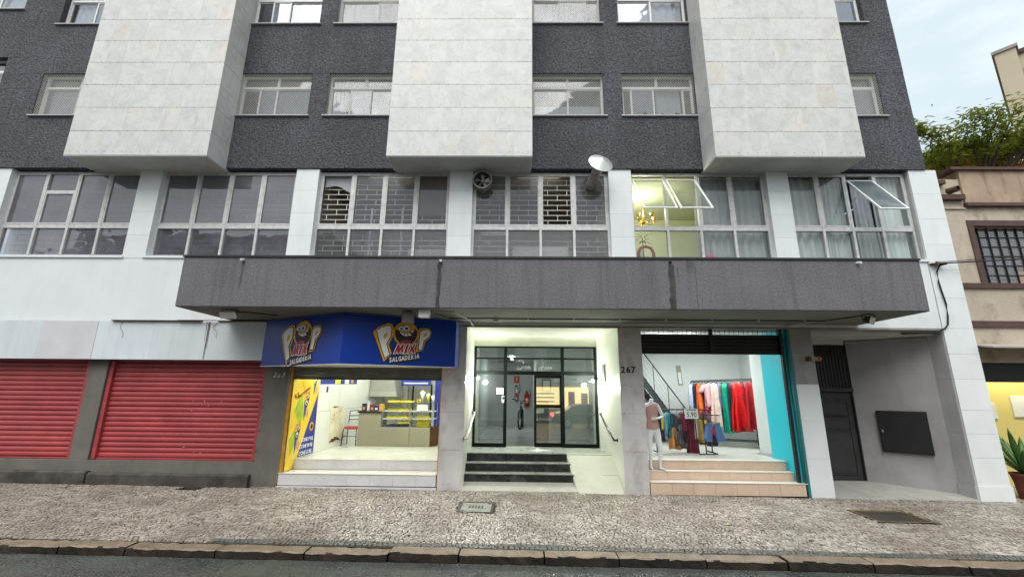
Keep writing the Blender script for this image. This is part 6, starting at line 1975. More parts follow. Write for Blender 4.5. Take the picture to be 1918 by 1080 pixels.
for k, (x, y_) in enumerate(((-3.9, 1.4), (-2.6, 1.4), (-3.9, 3.9), (-2.6, 3.9))):
    lp = thing('shop_ceiling_lamp', ('left front', 'right front', 'left rear', 'right rear')[k] + ' white ceiling panel lamp in the snack shop', 'lamp', (x, y_, 3.30), 'snack shop ceiling lamps')
    part(lp, 'panel', 'tube_glow', (x - 0.3, x + 0.3, y_ - 0.3, y_ + 0.3, 3.335, 3.352))
    part(lp, 'frame', 'white_frame', (x - 0.32, x + 0.32, y_ - 0.32, y_ + 0.32, 3.345, 3.359))
    light('AREA', (x, y_, 3.32), 13 if k < 2 else 6.5, lp, (1.0, 0.985, 0.80), 0.6)

# ------------------------------------------------------------------ boutique contents
mat('rack_black', (0.012, 0.012, 0.014), 0.4, 0.1, 6)
mat('mannequin_white', (0.80, 0.81, 0.82), 0.4, 0.02, 3)
mat('pink_top', (0.52, 0.32, 0.28), 0.8, 0.08, 14)


def cloth_mat(name, c, rough=0.75, sheen=0.0):
    j = sum(ord(q) for q in name) % 3 if 'low' in name else 1
    m = mat(name, c, rough, 0.22, 7, hue=None if j else tuple(min(0.8, v * 0.35 + 0.25 * (1 - j)) for v in c), bump=0.004, bscale=60, fine=0.12)
    return name


def hanging(name, label, x, y, z_top, length, w_top, w_bot, depth, mt_, group, folds=5, turn=0.0, sleeves=False, waist=None, short_legs=False, seed=0):
    """A garment on a hanger: flattened closed sheath with folds, widening from shoulder to hem."""
    t_ = thing(name, label, 'clothing', (x, y, z_top - length), group)
    rr = random.Random(seed)
    ph = rr.uniform(0, 6)
    Mx = Matrix.Translation((x, y, z_top)) @ Matrix.Rotation(turn, 4, 'Z')
    rings = []
    n = 40
    NV = 9
    for j in range(NV + 1):
        v = j / NV
        w_ = w_top + (w_bot - w_top) * v
        if waist:
            w_ *= 1 - waist * math.exp(-((v - 0.32) / 0.14) ** 2)
        if j == 0:
            w_ *= 0.72
        d_ = depth * (0.5 + 0.5 * v)
        am = (0.16 + 0.85 * v) * d_
        ring = []
        for k in range(n):
            a = 2 * math.pi * k / n
            cxx = math.copysign(abs(math.cos(a)) ** 0.75, math.cos(a)) * w_ / 2
            yy = math.sin(a) * d_ / 2 + am * 0.5 * math.sin(folds * a + ph) + am * 0.2 * math.sin(folds * 2.3 * a + ph * 2)
            zz = -v * length + (0.02 * math.sin(3 * a + ph) * v if j == NV else 0) - 0.05 * (abs(cxx) / max(w_, .01)) * (1 - v) * 1.2
            ring.append((cxx, yy, zz))
        rings.append(ring)
    body = MB(Mx).loft(rings)
    body.build('fabric', mt_, t_, smooth=True, fix=False)
    if sleeves:
        for sx in (-1, 1):
            sr = []
            for j in range(4):
                v = j / 3
                c = Vector((sx * (w_top * 0.42 + 0.12 * v), 0, -0.05 - 0.20 * v))
                sr.append([c + Vector((0.05 * math.cos(a) * (1 + 0.3 * v), 0.03 * math.sin(a) * (1 + 0.4 * v), 0.02 * math.cos(a) * sx)) for a in [2 * math.pi * q / 10 for q in range(10)]])
            MB(Mx).loft(sr).build('sleeve', mt_, t_, smooth=True)
    MB(Mx).tube([(-w_top * 0.34, 0, -0.012), (0, 0, 0.035), (w_top * 0.34, 0, -0.012)], 0.005, 5).tube([(0, 0, 0.035), (0, 0, 0.075), (0.015, 0, 0.09)], 0.003, 5).build('hanger', 'rack_black', t_)
    return t_


# low rack near the front
RY, RZ = 1.60, 1.60
X1 = lambda px: 3.47 + (px - 1232) * 0.01305
Z1 = lambda py: 1.61 - (py - 765) * 0.01195
rk = thing('clothes_rack', 'low black clothes rack with a 5.90 price card near the steps', 'rack', (4.1, RY, BZ))
for xx in (3.40, 4.72):
    MB().tube([(xx, RY, BZ + 0.02), (xx, RY, RZ)], 0.016, 8).build('upright', 'rack_black', rk)
    MB().tube([(xx, RY - 0.28, BZ + 0.016), (xx, RY + 0.28, BZ + 0.016)], 0.016, 8).build('foot', 'rack_black', rk)
for yy in (RY - 0.10, RY + 0.10):
    MB().tube([(3.36, yy, RZ), (4.76, yy, RZ)], 0.012, 8).build('rail', 'rack_black', rk)
MB().tube([(4.45, RY - 0.30, BZ + 0.3), (4.45, RY - 0.30, RZ)], 0.014, 8).tube([(4.28, RY - 0.3, BZ + 0.014), (4.66, RY - 0.3, BZ + 0.014)], 0.012, 8).tube([(4.45, RY - 0.3, BZ + 0.014), (4.45, RY - 0.3, BZ + 0.35)], 0.014, 8).build('side_arm', 'rack_black', rk)
MB().tube([(4.45, RY - 0.30, RZ - 0.10), (4.95, RY - 0.05, RZ - 0.13)], 0.012, 8).build('side_arm', 'rack_black', rk)
GA = 'garments on the low rack'
for k, (px, py0, py1, wt, wb, c_, lab) in enumerate((
        (1228, 772, 812, .16, .20, (0.05, 0.04, 0.16), 'dark indigo garment at the left end of the low rack'),
        (1237, 771, 806, .13, .16, (0.62, 0.50, 0.03), 'mustard yellow blouse on the low rack'),
        (1246, 771, 815, .15, .17, (0.03, 0.34, 0.42), 'cyan blouse on the low rack beside the yellow one'),
        (1256, 773, 806, .20, .24, (0.03, 0.035, 0.06), 'navy blouse with pale flecks on the low rack'),
        (1256, 800, 842, .22, .26, (0.48, 0.20, 0.05), 'orange-brown long garment hanging low on the front rack'),
        (1272, 778, 840, .28, .26, (0.012, 0.012, 0.014), 'black trousers hanging on the low rack'),
        (1278, 772, 808, .34, .30, (0.13, 0.012, 0.030), 'short maroon jacket on the low rack'),
        (1290, 774, 848, .26, .30, (0.12, 0.010, 0.026), 'long maroon garment reaching to the floor'),
        (1299, 780, 822, .10, .12, (0.50, 0.48, 0.44), 'pale grey blouse behind the price card'),
        (1306, 784, 828, .12, .14, (0.42, 0.28, 0.05), 'ochre garment right of the maroon one'),
        (1313, 785, 815, .14, .14, (0.30, 0.20, 0.12), 'brown patterned blouse on the low rack'),
        (1318, 770, 795, .26, .24, (0.20, 0.02, 0.09), 'plum garment at the right end of the low rack'),
        (1233, 772, 826, .14, .18, (0.02, 0.02, 0.05), 'midnight blue trousers at the left of the low rack'),
        (1251, 772, 822, .12, .14, (0.02, 0.16, 0.20), 'dark petrol garment behind the cyan blouse'),
        (1264, 774, 836, .18, .20, (0.03, 0.025, 0.02), 'charcoal skirt left of the black trousers'),
        (1284, 774, 828, .20, .24, (0.05, 0.01, 0.02), 'dark burgundy trousers in the middle of the low rack'),
        (1310, 776, 832, .16, .18, (0.16, 0.10, 0.03), 'dull olive garment behind the denim shorts'))):
    nm = cloth_mat('cloth_low_%d' % k, c_)
    zt = Z1(py0)
    Lg = (py1 - py0) * 0.01195
    hanging('hanging_garment', lab, X1(px), RY - 0.05 - 0.018 * (k % 5), max(zt, zt), Lg, wt, wb, 0.10, nm, GA, folds=4 + k % 3, turn=rs.uniform(-.15, .15), seed=k)
mat('denim', (0.10, 0.17, 0.36), 0.85, 0.12, 25)
for k, px in enumerate((1314, 1328)):
    sh = thing('denim_shorts', ('left', 'right')[k] + ' leg-folded pair of light denim shorts clipped on the front arm', 'clothing', (X1(px), RY - 0.30, 0.9), GA)
    Mx = Matrix.Translation((X1(px), RY - 0.36 + 0.03 * k, Z1(790))) @ Matrix.Rotation(R(8 - 20 * k), 4, 'Y')
    rings = []
    for j in range(6):
        v = j / 5
        rings.append([((0.078 + 0.028 * v) * math.cos(a), (0.030 + 0.02 * v) * math.sin(a) + 0.006 * math.sin(4 * a), -0.42 * v) for a in [2 * math.pi * q / 20 for q in range(20)]])
    MB(Mx).loft(rings).build('leg_fabric', 'denim', sh, smooth=True)
    MB(Mx).box(-0.085, 0.085, -0.036, 0.036, -0.035, 0.0).build('waistband', 'denim', sh, bevel=0.006)
    MB(Mx).box(-0.09, -0.06, -0.045, 0.045, -0.02, 0.05).build('clip', 'banner_green', sh)
pc = thing('price_sign', 'white card reading 5.90 on the low clothes rack', 'sign', (4.28, 1.40, 1.40))
part(pc, 'card', 'white_board', (4.06, 4.38, 1.415, 1.420, 1.395, 1.625))
text('5.90', 0.165, 'logo_black', pc, (4.22, 1.413, 1.485), depth=0.001, sx=0.85, offset=0.001)
part(pc, 'print_line', 'logo_black', (4.10, 4.34, 1.4125, 1.4145, 1.592, 1.612))
MB().tube([(4.22, 1.425, 1.50), (4.22, 1.50, 1.60)], 0.005, 5).build('stem', 'rack_black', pc)

# tall rack further back, set at an angle
R0, R1 = Vector((5.05, 3.42, 0)), Vector((6.52, 2.78, 0))
rd = (R1 - R0).normalized()
ra = math.atan2(rd.y, rd.x)
rn = Vector((-rd.y, rd.x, 0))
r2 = thing('clothes_rack', 'tall black clothes rack full of bright dresses by the rear wall', 'rack', R0.lerp(R1, 0.5) + Vector((0, 0, BZ)))
for t, h_ in ((0.0, 2.26), (0.98, 2.42)):
    p = R0.lerp(R1, t)
    for s_ in (-1, 1):
        q = p + rn * 0.18 * s_
        MB().tube([(q.x, q.y, BZ + 0.05), (q.x, q.y, h_)], 0.016, 8).build('upright', 'rack_black', r2)
    a, b = p - rn * 0.28, p + rn * 0.28
    MB().tube([(a.x, a.y, BZ + 0.045), (b.x, b.y, BZ + 0.045)], 0.016, 8).build('foot', 'rack_black', r2)
    for s_ in (-1, 1):
        q = p + rn * 0.26 * s_
        MB().lathe([(0.022, 0), (0.022, 0.03)], (q.x, q.y, BZ + 0.023), (rd.x, rd.y, 0), 10).build('castor', 'rack_black', r2)
for s_, z_ in ((-1, 2.30), (1, 2.34)):
    a, b = R0 + rn * 0.18 * s_, R1 + rn * 0.18 * s_
    MB().tube([(a.x, a.y, z_), (b.x, b.y, z_ + 0.06)], 0.013, 8).build('rail', 'rack_black', r2)
    MB().tube([(a.x, a.y, BZ + 0.16), (b.x, b.y, BZ + 0.16)], 0.012, 8).build('lower_rail', 'rack_black', r2)
a = R1 + rn * 0.2
MB().tube([(a.x, a.y, 2.44), (a.x + 0.42, a.y + 0.1, 2.44)], 0.014, 8).build('side_arm', 'rack_black', r2)
hs = MB()
for k in range(26):
    p = R0.lerp(R1, 0.03 + 0.94 * k / 25) - rn * 0.18
    hs.tube([(p.x, p.y, 2.30 + 0.06 * k / 25), (p.x + 0.01, p.y, 2.24 + 0.06 * k / 25)], 0.004, 4)
hs.build('hanger_hooks', 'steel', r2, kind='stuff')
GB = 'garments on the tall rack'
DONE = []
for k, (px, py0, py1, wt, wb, c_, kw, lab) in enumerate((
        (1300, 724, 768, .13, .16, (0.48, 0.56, 0.68), {}, 'pale blue garment at the left end of the tall rack'),
        (1307, 723, 768, .11, .13, (0.015, 0.012, 0.05), {}, 'navy garment next to the orange one'),
        (1316, 721, 778, .13, .20, (0.72, 0.12, 0.015), {}, 'bright orange dress on the tall rack'),
        (1324, 722, 778, .11, .13, (0.07, 0.03, 0.16), {}, 'purple garment right of the orange dress'),
        (1328, 722, 780, .06, .08, (0.42, 0.24, 0.16), {}, 'thin tan garment between purple and magenta'),
        (1336, 722, 814, .20, .30, (0.62, 0.012, 0.10), {}, 'long magenta dress on the tall rack'),
        (1335, 722, 764, .26, .22, (0.66, 0.38, 0.40), {'sleeves': True}, 'pale pink short-sleeved blouse in front of the magenta dress'),
        (1346, 723, 800, .20, .30, (0.64, 0.48, 0.41), {'waist': 0.12}, 'cream pleated dress on the tall rack'),
        (1353, 722, 798, .08, .10, (0.20, 0.20, 0.45), {}, 'violet blue garment beside the cream dress'),
        (1358, 720, 768, .09, .11, (0.22, 0.30, 0.16), {}, 'olive patterned blouse left of the teal dress'),
        (1366, 719, 810, .15, .24, (0.0, 0.32, 0.22), {}, 'long teal satin dress on the tall rack'),
        (1374, 718, 806, .11, .14, (0.02, 0.025, 0.03), {}, 'black sequinned garment right of the teal dress'),
        (1390, 714, 803, .30, .50, (0.62, 0.008, 0.010), {'waist': 0.22, 'folds': 7}, 'shiny red full-skirted dress on the tall rack'),
        (1380, 716, 806, .12, .20, (0.24, 0.006, 0.012), {}, 'dark red dress just left of the shiny red one'),
        (1412, 717, 804, .22, .44, (0.36, 0.006, 0.012), {'folds': 6}, 'deep red dress at the right end of the tall rack'))):
    t = (px - 1300) / 122.0
    p = R0.lerp(R1, t) - rn * (0.20 + 0.05 * (k % 3))
    if lab.startswith('shiny red') or lab.startswith('pale pink') or lab.startswith('cream'):
        p = p - rn * 0.12
    nm = cloth_mat('cloth_tall_%d' % k, c_, 0.35 if ('satin' in lab or 'shiny' in lab) else 0.7)
    zt = 2.25 + 0.06 * t
    DONE.append(px)
    sc_ = 0.0152 - 0.0012 * t
    hanging('hanging_garment', lab, p.x, p.y, zt, (py1 - py0) * sc_, wt * 0.98, wb * 0.98, 0.11 if wb < 0.4 else 0.20, nm, GB, folds=kw.get('folds', 4), turn=ra * 0.4, sleeves=kw.get('sleeves', False), waist=kw.get('waist'), seed=40 + k)
for k, (px, c_, lab) in enumerate(((1303, (0.30, 0.33, 0.40), 'grey-blue'), (1311, (0.05, 0.02, 0.03), 'near-black'), (1320, (0.50, 0.20, 0.05), 'rust'), (1331, (0.30, 0.02, 0.08), 'wine'), (1341, (0.55, 0.36, 0.34), 'dusty rose'), (1350, (0.08, 0.08, 0.20), 'dark blue'), (1362, (0.02, 0.12, 0.10), 'bottle green'), (1370, (0.01, 0.16, 0.15), 'dark teal'), (1400, (0.10, 0.01, 0.015), 'blackish red'), (1421, (0.16, 0.01, 0.02), 'claret'))):
    t = (px - 1300) / 122.0
    p = R0.lerp(R1, t) + rn * 0.12
    hanging('hanging_garment', lab + ' garment on the rear rail of the tall rack', p.x, p.y, 2.28 + 0.06 * t, rs.uniform(0.85, 1.25), 0.14, 0.18, 0.10, cloth_mat('cloth_rear_%d' % k, c_), GB, turn=ra * 0.4, seed=80 + k)
# boots / bag under the tall rack
bgm = thing('dark_bag', 'dark cloth bag standing under the tall clothes rack', 'bag', (5.35, 3.05, BZ))
MB().loft([[(5.35 + w_ * math.cos(a), 3.05 + d_ * math.sin(a), BZ + z_) for a in [2 * math.pi * q / 16 for q in range(16)]] for w_, d_, z_ in ((0.14, 0.10, 0.002), (0.16, 0.11, 0.05), (0.15, 0.10, 0.28), (0.10, 0.06, 0.44), (0.08, 0.03, 0.46))]).build('body', 'tyre', bgm, smooth=True)
MB().tube([(5.29, 3.05, BZ + 0.44), (5.31, 3.05, BZ + 0.58), (5.39, 3.05, BZ + 0.58), (5.41, 3.05, BZ + 0.44)], 0.008, 6).build('strap', 'tyre', bgm)

# mannequin without head, one hand on the hip, wearing a pink top
mn = thing('mannequin', 'white headless mannequin in a dusty pink top on the boutique steps', 'mannequin', (2.97, 0.34, 0.407))
mx, my, mz = 2.955, 0.36, 0.407
J = {'pel': (0, 0, 0.86), 'wst': (0, 0.0, 1.03), 'chs': (-0.01, 0.0, 1.24), 'nkb': (-0.01, 0.0, 1.385), 'nkt': (-0.01, -0.01, 1.475),
     'hpL': (-0.085, 0, 0.80), 'knL': (-0.095, -0.02, 0.45), 'anL': (-0.085, 0.03, 0.09), 'heL': (-0.085, 0.03, 0.03), 'toL': (-0.10, -0.13, 0.022),
     'hpR': (0.085, 0, 0.80), 'knR': (0.10, -0.07, 0.46), 'anR': (0.10, -0.02, 0.09), 'heR': (0.10, -0.02, 0.03), 'toR': (0.16, -0.18, 0.022),
     'shL': (-0.135, 0, 1.335), 'elL': (-0.20, 0.03, 1.08), 'wrL': (-0.21, -0.05, 0.86), 'haL': (-0.21, -0.08, 0.78),
     'shR': (0.125, 0, 1.335), 'elR': (0.215, -0.03, 1.08), 'wrR': (0.06, -0.17, 1.055), 'haR': (-0.01, -0.19, 1.05)}
RAD = {'pel': (0.118, 0.085), 'wst': (0.085, 0.07), 'chs': (0.105, 0.085), 'nkb': (0.055, 0.05), 'nkt': (0.045, 0.045), 'hpL': (0.082, 0.08), 'knL': (0.050, 0.05), 'anL': (0.03, 0.03), 'heL': (0.028, 0.028), 'toL': (0.03, 0.016), 'shL': (0.045, 0.045), 'elL': (0.034, 0.034), 'wrL': (0.022, 0.022), 'haL': (0.022, 0.014)}
EDG = [('pel', 'wst'), ('wst', 'chs'), ('chs', 'nkb'), ('nkb', 'nkt'), ('pel', 'hpL'), ('hpL', 'knL'), ('knL', 'anL'), ('anL', 'heL'), ('heL', 'toL'), ('pel', 'hpR'), ('hpR', 'knR'), ('knR', 'anR'), ('anR', 'heR'), ('heR', 'toR'), ('chs', 'shL'), ('shL', 'elL'), ('elL', 'wrL'), ('wrL', 'haL'), ('chs', 'shR'), ('shR', 'elR'), ('elR', 'wrR'), ('wrR', 'haR')]


def skin_body(name, J, RAD, EDG, origin, mt_, parent, fingers=()):
    names = list(J)
    vs = [Vector(J[k]) for k in names]
    idx = {k: i for i, k in enumerate(names)}
    es_ = [(idx[a], idx[b]) for a, b in EDG]
    me = bpy.data.meshes.new(name)
    me.from_pydata([tuple(v) for v in vs], es_, [])
    me.materials.append(MATS[mt_])
    ob = bpy.data.objects.new(name, me)
    col.objects.link(ob)
    sk = ob.modifiers.new('skin', 'SKIN')
    sk.use_smooth_shade = True
    lay = me.skin_vertices[0].data
    for k in names:
        r_ = RAD.get(k) or RAD.get(k[:-1] + 'L')
        lay[idx[k]].radius = r_
        lay[idx[k]].use_root = (k == 'pel')
    ss = ob.modifiers.new('subdivision', 'SUBSURF')
    ss.levels = ss.render_levels = 2
    put(ob, origin, parent)
    return ob


skin_body('body', J, RAD, EDG, (mx, my, mz), 'mannequin_white', mn)
for hx, hy, hz, dx, dz_ in ((-0.01, -0.19, 1.05, -1, 0.0), (-0.21, -0.08, 0.78, 0, -1)):
    hb = MB()
    for q in range(4):
        o = (q - 1.5) * 0.014
        L_ = (0.055, 0.065, 0.062, 0.048)[q]
        p0 = Vector((mx + hx, my + hy, mz + hz)) + (Vector((0, 0, o)) if dx else Vector((0, o, 0)))
        d = Vector((dx, 0.15, dz_)).normalized()
        hb.tube([p0 - d * 0.02, p0 + d * L_ * 0.6, p0 + d * L_ + Vector((0, 0.02, 0))], [0.008, 0.0075, 0.006], 7)
    p0 = Vector((mx + hx, my + hy, mz + hz))
    hb.tube([p0 - Vector((dx, 0, dz_)) * 0.03, p0 + Vector((0.0, -0.02, 0.03)), p0 + Vector((dx, 0, dz_)) * 0.02 + Vector((0, -0.02, 0.045))], [0.009, 0.008, 0.006], 7)
    hb.build('fingers', 'mannequin_white', mn, smooth=True)
tp = []
for z_, w_, d_ in ((0.84, 0.142, 0.115), (0.90, 0.138, 0.112), (1.02, 0.112, 0.095), (1.12, 0.118, 0.102), (1.24, 0.132, 0.112), (1.31, 0.135, 0.095), (1.345, 0.10, 0.075)):
    tp.append([(mx - 0.005 + w_ * math.cos(a) + 0.004 * math.sin(7 * a), my + d_ * math.sin(a) + 0.004 * math.sin(5 * a), mz + z_ + (0.03 * math.cos(a) if z_ > 1.3 else 0)) for a in [2 * math.pi * q / 28 for q in range(28)]])
MB().loft(tp, caps=False).build('top', 'pink_top', mn, smooth=True)
part(mn, 'base_plate', 'steel', (mx - 0.16, mx + 0.16, my - 0.05, my + 0.09, mz + 0.0, mz + 0.006))

# steel stair to the mezzanine, picture strip, tube lamps
mat('stair_steel', (0.035, 0.04, 0.042), 0.45, 0.1, 4)
sr_ = thing('steel_staircase', 'dark steel staircase climbing to the left behind the racks', 'staircase', (4.3, 3.6, BZ))
A0, A1 = Vector((4.95, 0, BZ)), Vector((3.02, 0, 3.35))
for yy in (3.25, 4.05):
    MB().prism([(A0.x, yy, A0.z), (A0.x - 0.2, yy, A0.z), (A1.x - 0.2, yy, A1.z), (A1.x, yy, A1.z)], (0, 0.03, 0)).build('stringer', 'stair_steel', sr_)
for k in range(13):
    p = A0.lerp(A1, (k + 0.6) / 13.5)
    slab('tread', 'stair_steel', sr_, p.x - 0.25, p.x + 0.02, 3.285, 4.045, p.z, p.z + 0.03)
for k in range(5):
    o = 0.17 * (k + 1)
    MB().tube([(A0.x - 0.1, 3.22, A0.z + o), (A1.x - 0.1, 3.22, A1.z + o)], 0.009 if k < 4 else 0.02, 6).build('rail', 'steel' if k < 4 else 'stair_steel', sr_)
for k in range(5):
    p = A0.lerp(A1, 0.08 + 0.2 * k)
    MB().tube([(p.x - 0.1, 3.22, p.z), (p.x - 0.1, 3.22, p.z + 0.86)], 0.012, 6).build('baluster', 'stair_steel', sr_)
ps = thing('picture_strip', 'narrow upright picture on the pale boutique wall', 'picture', (5.02, 4.19, 2.28))
MB(Matrix.Translation((5.02, 4.185, 2.52)) @ Matrix.Rotation(R(-4), 4, 'Y')).box(-0.07, 0.07, -0.008, 0.012, -0.30, 0.30).build('print', 'counter_grey', ps)
MB(Matrix.Translation((5.02, 4.185, 2.52)) @ Matrix.Rotation(R(-4), 4, 'Y')).box(-0.045, 0.045, -0.0095, -0.0085, -0.25, 0.1).build('print_patch', 'white_board', ps)
lamp_mat('tube_white', (0.95, 1.0, 1.0), 14)
for k, (x, y_, e, lab) in enumerate(((3.62, 0.75, 16, 'lit fluorescent tube above the boutique shutter'), (4.2, 2.3, 23, 'fluorescent tube in the middle of the boutique ceiling'), (5.9, 2.3, 19, 'fluorescent tube at the right of the boutique ceiling'))):
    tl = thing('tube_lamp', lab, 'lamp', (x, y_, 3.28), 'boutique tube lamps')
    MB().tube([(x - 0.58, y_, 3.29), (x + 0.58, y_, 3.29)], 0.017, 10).build('tube', 'tube_white', tl, smooth=True)
    part(tl, 'batten', 'white_frame', (x - 0.61, x + 0.61, y_ - 0.03, y_ + 0.03, 3.318, 3.349))
    light('AREA', (x, y_, 3.26), e, tl, (0.93, 1.0, 1.0), 1.15, 0.08)

# ------------------------------------------------------------------ the lit flat on the mezzanine
mat('gold', (0.62, 0.40, 0.10), 0.3, 0.1, 8, metal=0.8)
lamp_mat('bulb_warm', (1.0, 0.92, 0.55), 16)
cl_ = thing('chandelier', 'brass chandelier with small glowing shades behind the open window', 'chandelier', (3.30, 1.2, 6.3))
MB().tube([(3.30, 1.2, 7.12), (3.30, 1.2, 6.55)], 0.006, 6).build('chain', 'gold', cl_)
MB().lathe([(0.0, 0), (0.04, 0.02), (0.06, 0.08), (0.025, 0.16), (0.04, 0.22), (0.01, 0.26)], (3.30, 1.2, 6.30), n=14).build('stem', 'gold', cl_, smooth=True)
for k in range(5):
    a = 2 * math.pi * k / 5 + 0.2
    c_, s_ = math.cos(a), math.sin(a)
    MB().tube([(3.30 + 0.04 * c_, 1.2 + 0.04 * s_, 6.38), (3.30 + 0.15 * c_, 1.2 + 0.15 * s_, 6.29), (3.30 + 0.27 * c_, 1.2 + 0.27 * s_, 6.33), (3.30 + 0.30 * c_, 1.2 + 0.30 * s_, 6.40)], 0.009, 6).build('arm', 'gold', cl_, smooth=True)
    MB().lathe([(0.012, 0), (0.035, 0.03), (0.06, 0.11), (0.055, 0.11), (0.03, 0.03)], (3.30 + 0.30 * c_, 1.2 + 0.30 * s_, 6.40), n=14, caps=False).build('shade', 'gold', cl_, smooth=True)
    MB().lathe([(0.0, 0), (0.022, 0.02), (0.026, 0.05), (0.0, 0.08)], (3.30 + 0.30 * c_, 1.2 + 0.30 * s_, 6.43), n=10, caps=False).build('bulb', 'bulb_warm', cl_, smooth=True)
light('POINT', (3.30, 1.2, 6.66), 26, cl_, (1.0, 0.97, 0.68), 0.12)
dch = thing('red_chair', 'pinkish red rounded chair back behind the lower panes', 'chair', (3.25, 1.0, 4.6))
MB().tube([(3.05, 1.0, 5.2), (3.06, 1.0, 5.45), (3.12, 1.0, 5.58), (3.25, 1.0, 5.62), (3.38, 1.0, 5.58), (3.44, 1.0, 5.45), (3.45, 1.0, 5.2)], 0.04, 10).build('backrest', 'chair_red', dch, smooth=True)
part(dch, 'seat', 'chair_red', (3.03, 3.47, 1.0, 1.42, 4.68, 4.76), bevel=0.02)
for sx, sy in ((3.06, 1.03), (3.44, 1.03), (3.06, 1.39), (3.44, 1.39)):
    MB().tube([(sx, sy, 3.75), (sx, sy, 4.68)], 0.02, 8).build('leg', 'gold', dch)
ip = thing('indoor_plant', 'slender indoor palm seen through the lower pane', 'plant', (3.12, 0.75, 4.9))
MB().tube([(3.12, 0.75, 4.95), (3.11, 0.75, 5.75)], 0.012, 6).build('stem', 'bark', ip)
lvv = MB()
for k in range(26):
    a, el = k * 2.4, rs.uniform(-0.35, 0.6)
    d = Vector((math.cos(a) * math.cos(el), math.sin(a) * math.cos(el), math.sin(el)))
    s_ = d.cross(Vector((0, 0, 1))).normalized()
    p = Vector((3.11, 0.75, 5.6 + 0.18 * rs.random()))
    lvv.add([p, p + d * 0.13 + s_ * 0.014, p + d * 0.28 - Vector((0, 0, 0.06)), p + d * 0.13 - s_ * 0.014], [(0, 1, 2, 3)])
lvv.build('leaves', 'agave', ip, fix=False)
MB().lathe([(0.09, 0), (0.12, 0.22), (0.12, 0.24), (0.10, 0.24)], (3.12, 0.75, 4.72), n=16).build('pot', 'terracotta', ip)
part(ip, 'stand', 'wood_dark', (2.98, 3.26, 0.62, 0.88, 3.75, 4.718))
wm = part(None, 'wall_frames', 'beige_soffit', (3.35, 3.75, 2.87, 2.899, 5.9, 6.2))
wm.name = 'wall_picture'
tag(wm, 'pale framed picture on the wall of the lit mezzanine room', 'picture')
pk = thing('pink_bundle', 'pink cloth bundle lying on the sill inside the curtained window', 'cloth', (4.52, 0.24, 5.0))
mat('pink_cloth', (0.75, 0.05, 0.20), 0.8, 0.1, 9)
MB().loft([[(4.52 + w_ * math.cos(a) * (1 + 0.1 * math.sin(3 * a)), 0.25 + 0.04 * math.sin(a), 5.046 + z_) for a in [2 * math.pi * q / 14 for q in range(14)]] for w_, z_ in ((0.11, 0), (0.14, 0.03), (0.11, 0.08), (0.03, 0.11))]).build('folds', 'pink_cloth', pk, smooth=True)
part(pk, 'underlay', 'curtain', (4.38, 4.66, 0.195, 0.30, 5.0, 5.045))
# little pots on an upper sill
mat('succulent', (0.03, 0.06, 0.02), 0.6, 0.2, 10)
for k, (x, kind, lab) in enumerate(((2.69, 'o', 'orange pot at the left end of the netted window sill'), (3.16, 'd', 'dark spiky plant left of centre on the netted sill'), (3.585, 'o', 'small orange pot in the middle of the netted sill'), (3.96, 'd', 'dark spiky plant right of centre on the netted sill'), (4.35, 'o', 'brown pot at the right end of the netted sill'))):
    pt = thing('sill_pot', lab, 'pot', (x, 0.045, 8.671), 'pots on the netted window sill')
    MB().lathe([(0.03, 0), (0.05, 0.07), (0.055, 0.08), (0.045, 0.08)], (x, 0.045, 8.671), n=14).build('pot', 'copper_cap' if kind == 'o' else 'black_metal', pt)
    lv_ = MB()
    for q in range(12):
        a, el = q * 2.4, rs.uniform(0.3, 1.2)
        L_ = 0.10 if kind == 'd' else 0.05
        d = Vector((math.cos(a) * math.cos(el), 0.4 * math.sin(a) * math.cos(el), math.sin(el)))
        s_ = Vector((0, 0, 1)).cross(d).normalized() * 0.012
        p = Vector((x, 0.045, 8.745))
        lv_.add([p, p + d * L_ * 0.5 + s_, p + d * L_, p + d * L_ * 0.5 - s_], [(0, 1, 2, 3)])
    lv_.build('foliage', 'succulent', pt, fix=False)

# ------------------------------------------------------------------ across the street: seen only as reflections in the panes
mat('opp_wall', (0.30, 0.29, 0.28), 0.9, 0.15, 0.6)
mat('opp_wall_dark', (0.12, 0.12, 0.125), 0.9, 0.15, 0.6)
lamp_mat('lit_shopfront', (1.0, 0.70, 0.24), 1.5)
mat('opp_pavement', (0.30, 0.28, 0.25), 0.7, 0.2, 2)
op = structure(part(None, 'far_pavement', 'opp_pavement', (-45, 45, -22.0, -18.55, -0.4, 0.03)))


def opposite(name_label, x0, x1, h, y1=-22.0, mt_='opp_wall', rows=3):
    t_ = thing('street_building', name_label, 'building', ((x0 + x1) / 2, y1 - 4, 0))
    part(t_, 'wall', mt_, (x0, x1, y1 - 8, y1, 0.0, h))
    part(t_, 'coping', 'concrete', (x0 - 0.1, x1 + 0.1, y1 - 8.1, y1 + 0.12, h, h + 0.2))
    n = int((x1 - x0) / 3)
    for r_ in range(rows):
        for k in range(n):
            xx = x0 + (k + 0.5) * (x1 - x0) / n
            zz = 4.2 + r_ * 3.0
            if zz + 1.5 < h:
                slab('window', 'cabinet_black', t_, xx - 0.7, xx + 0.7, y1, y1 + 0.02, zz, zz + 1.4)
    return t_


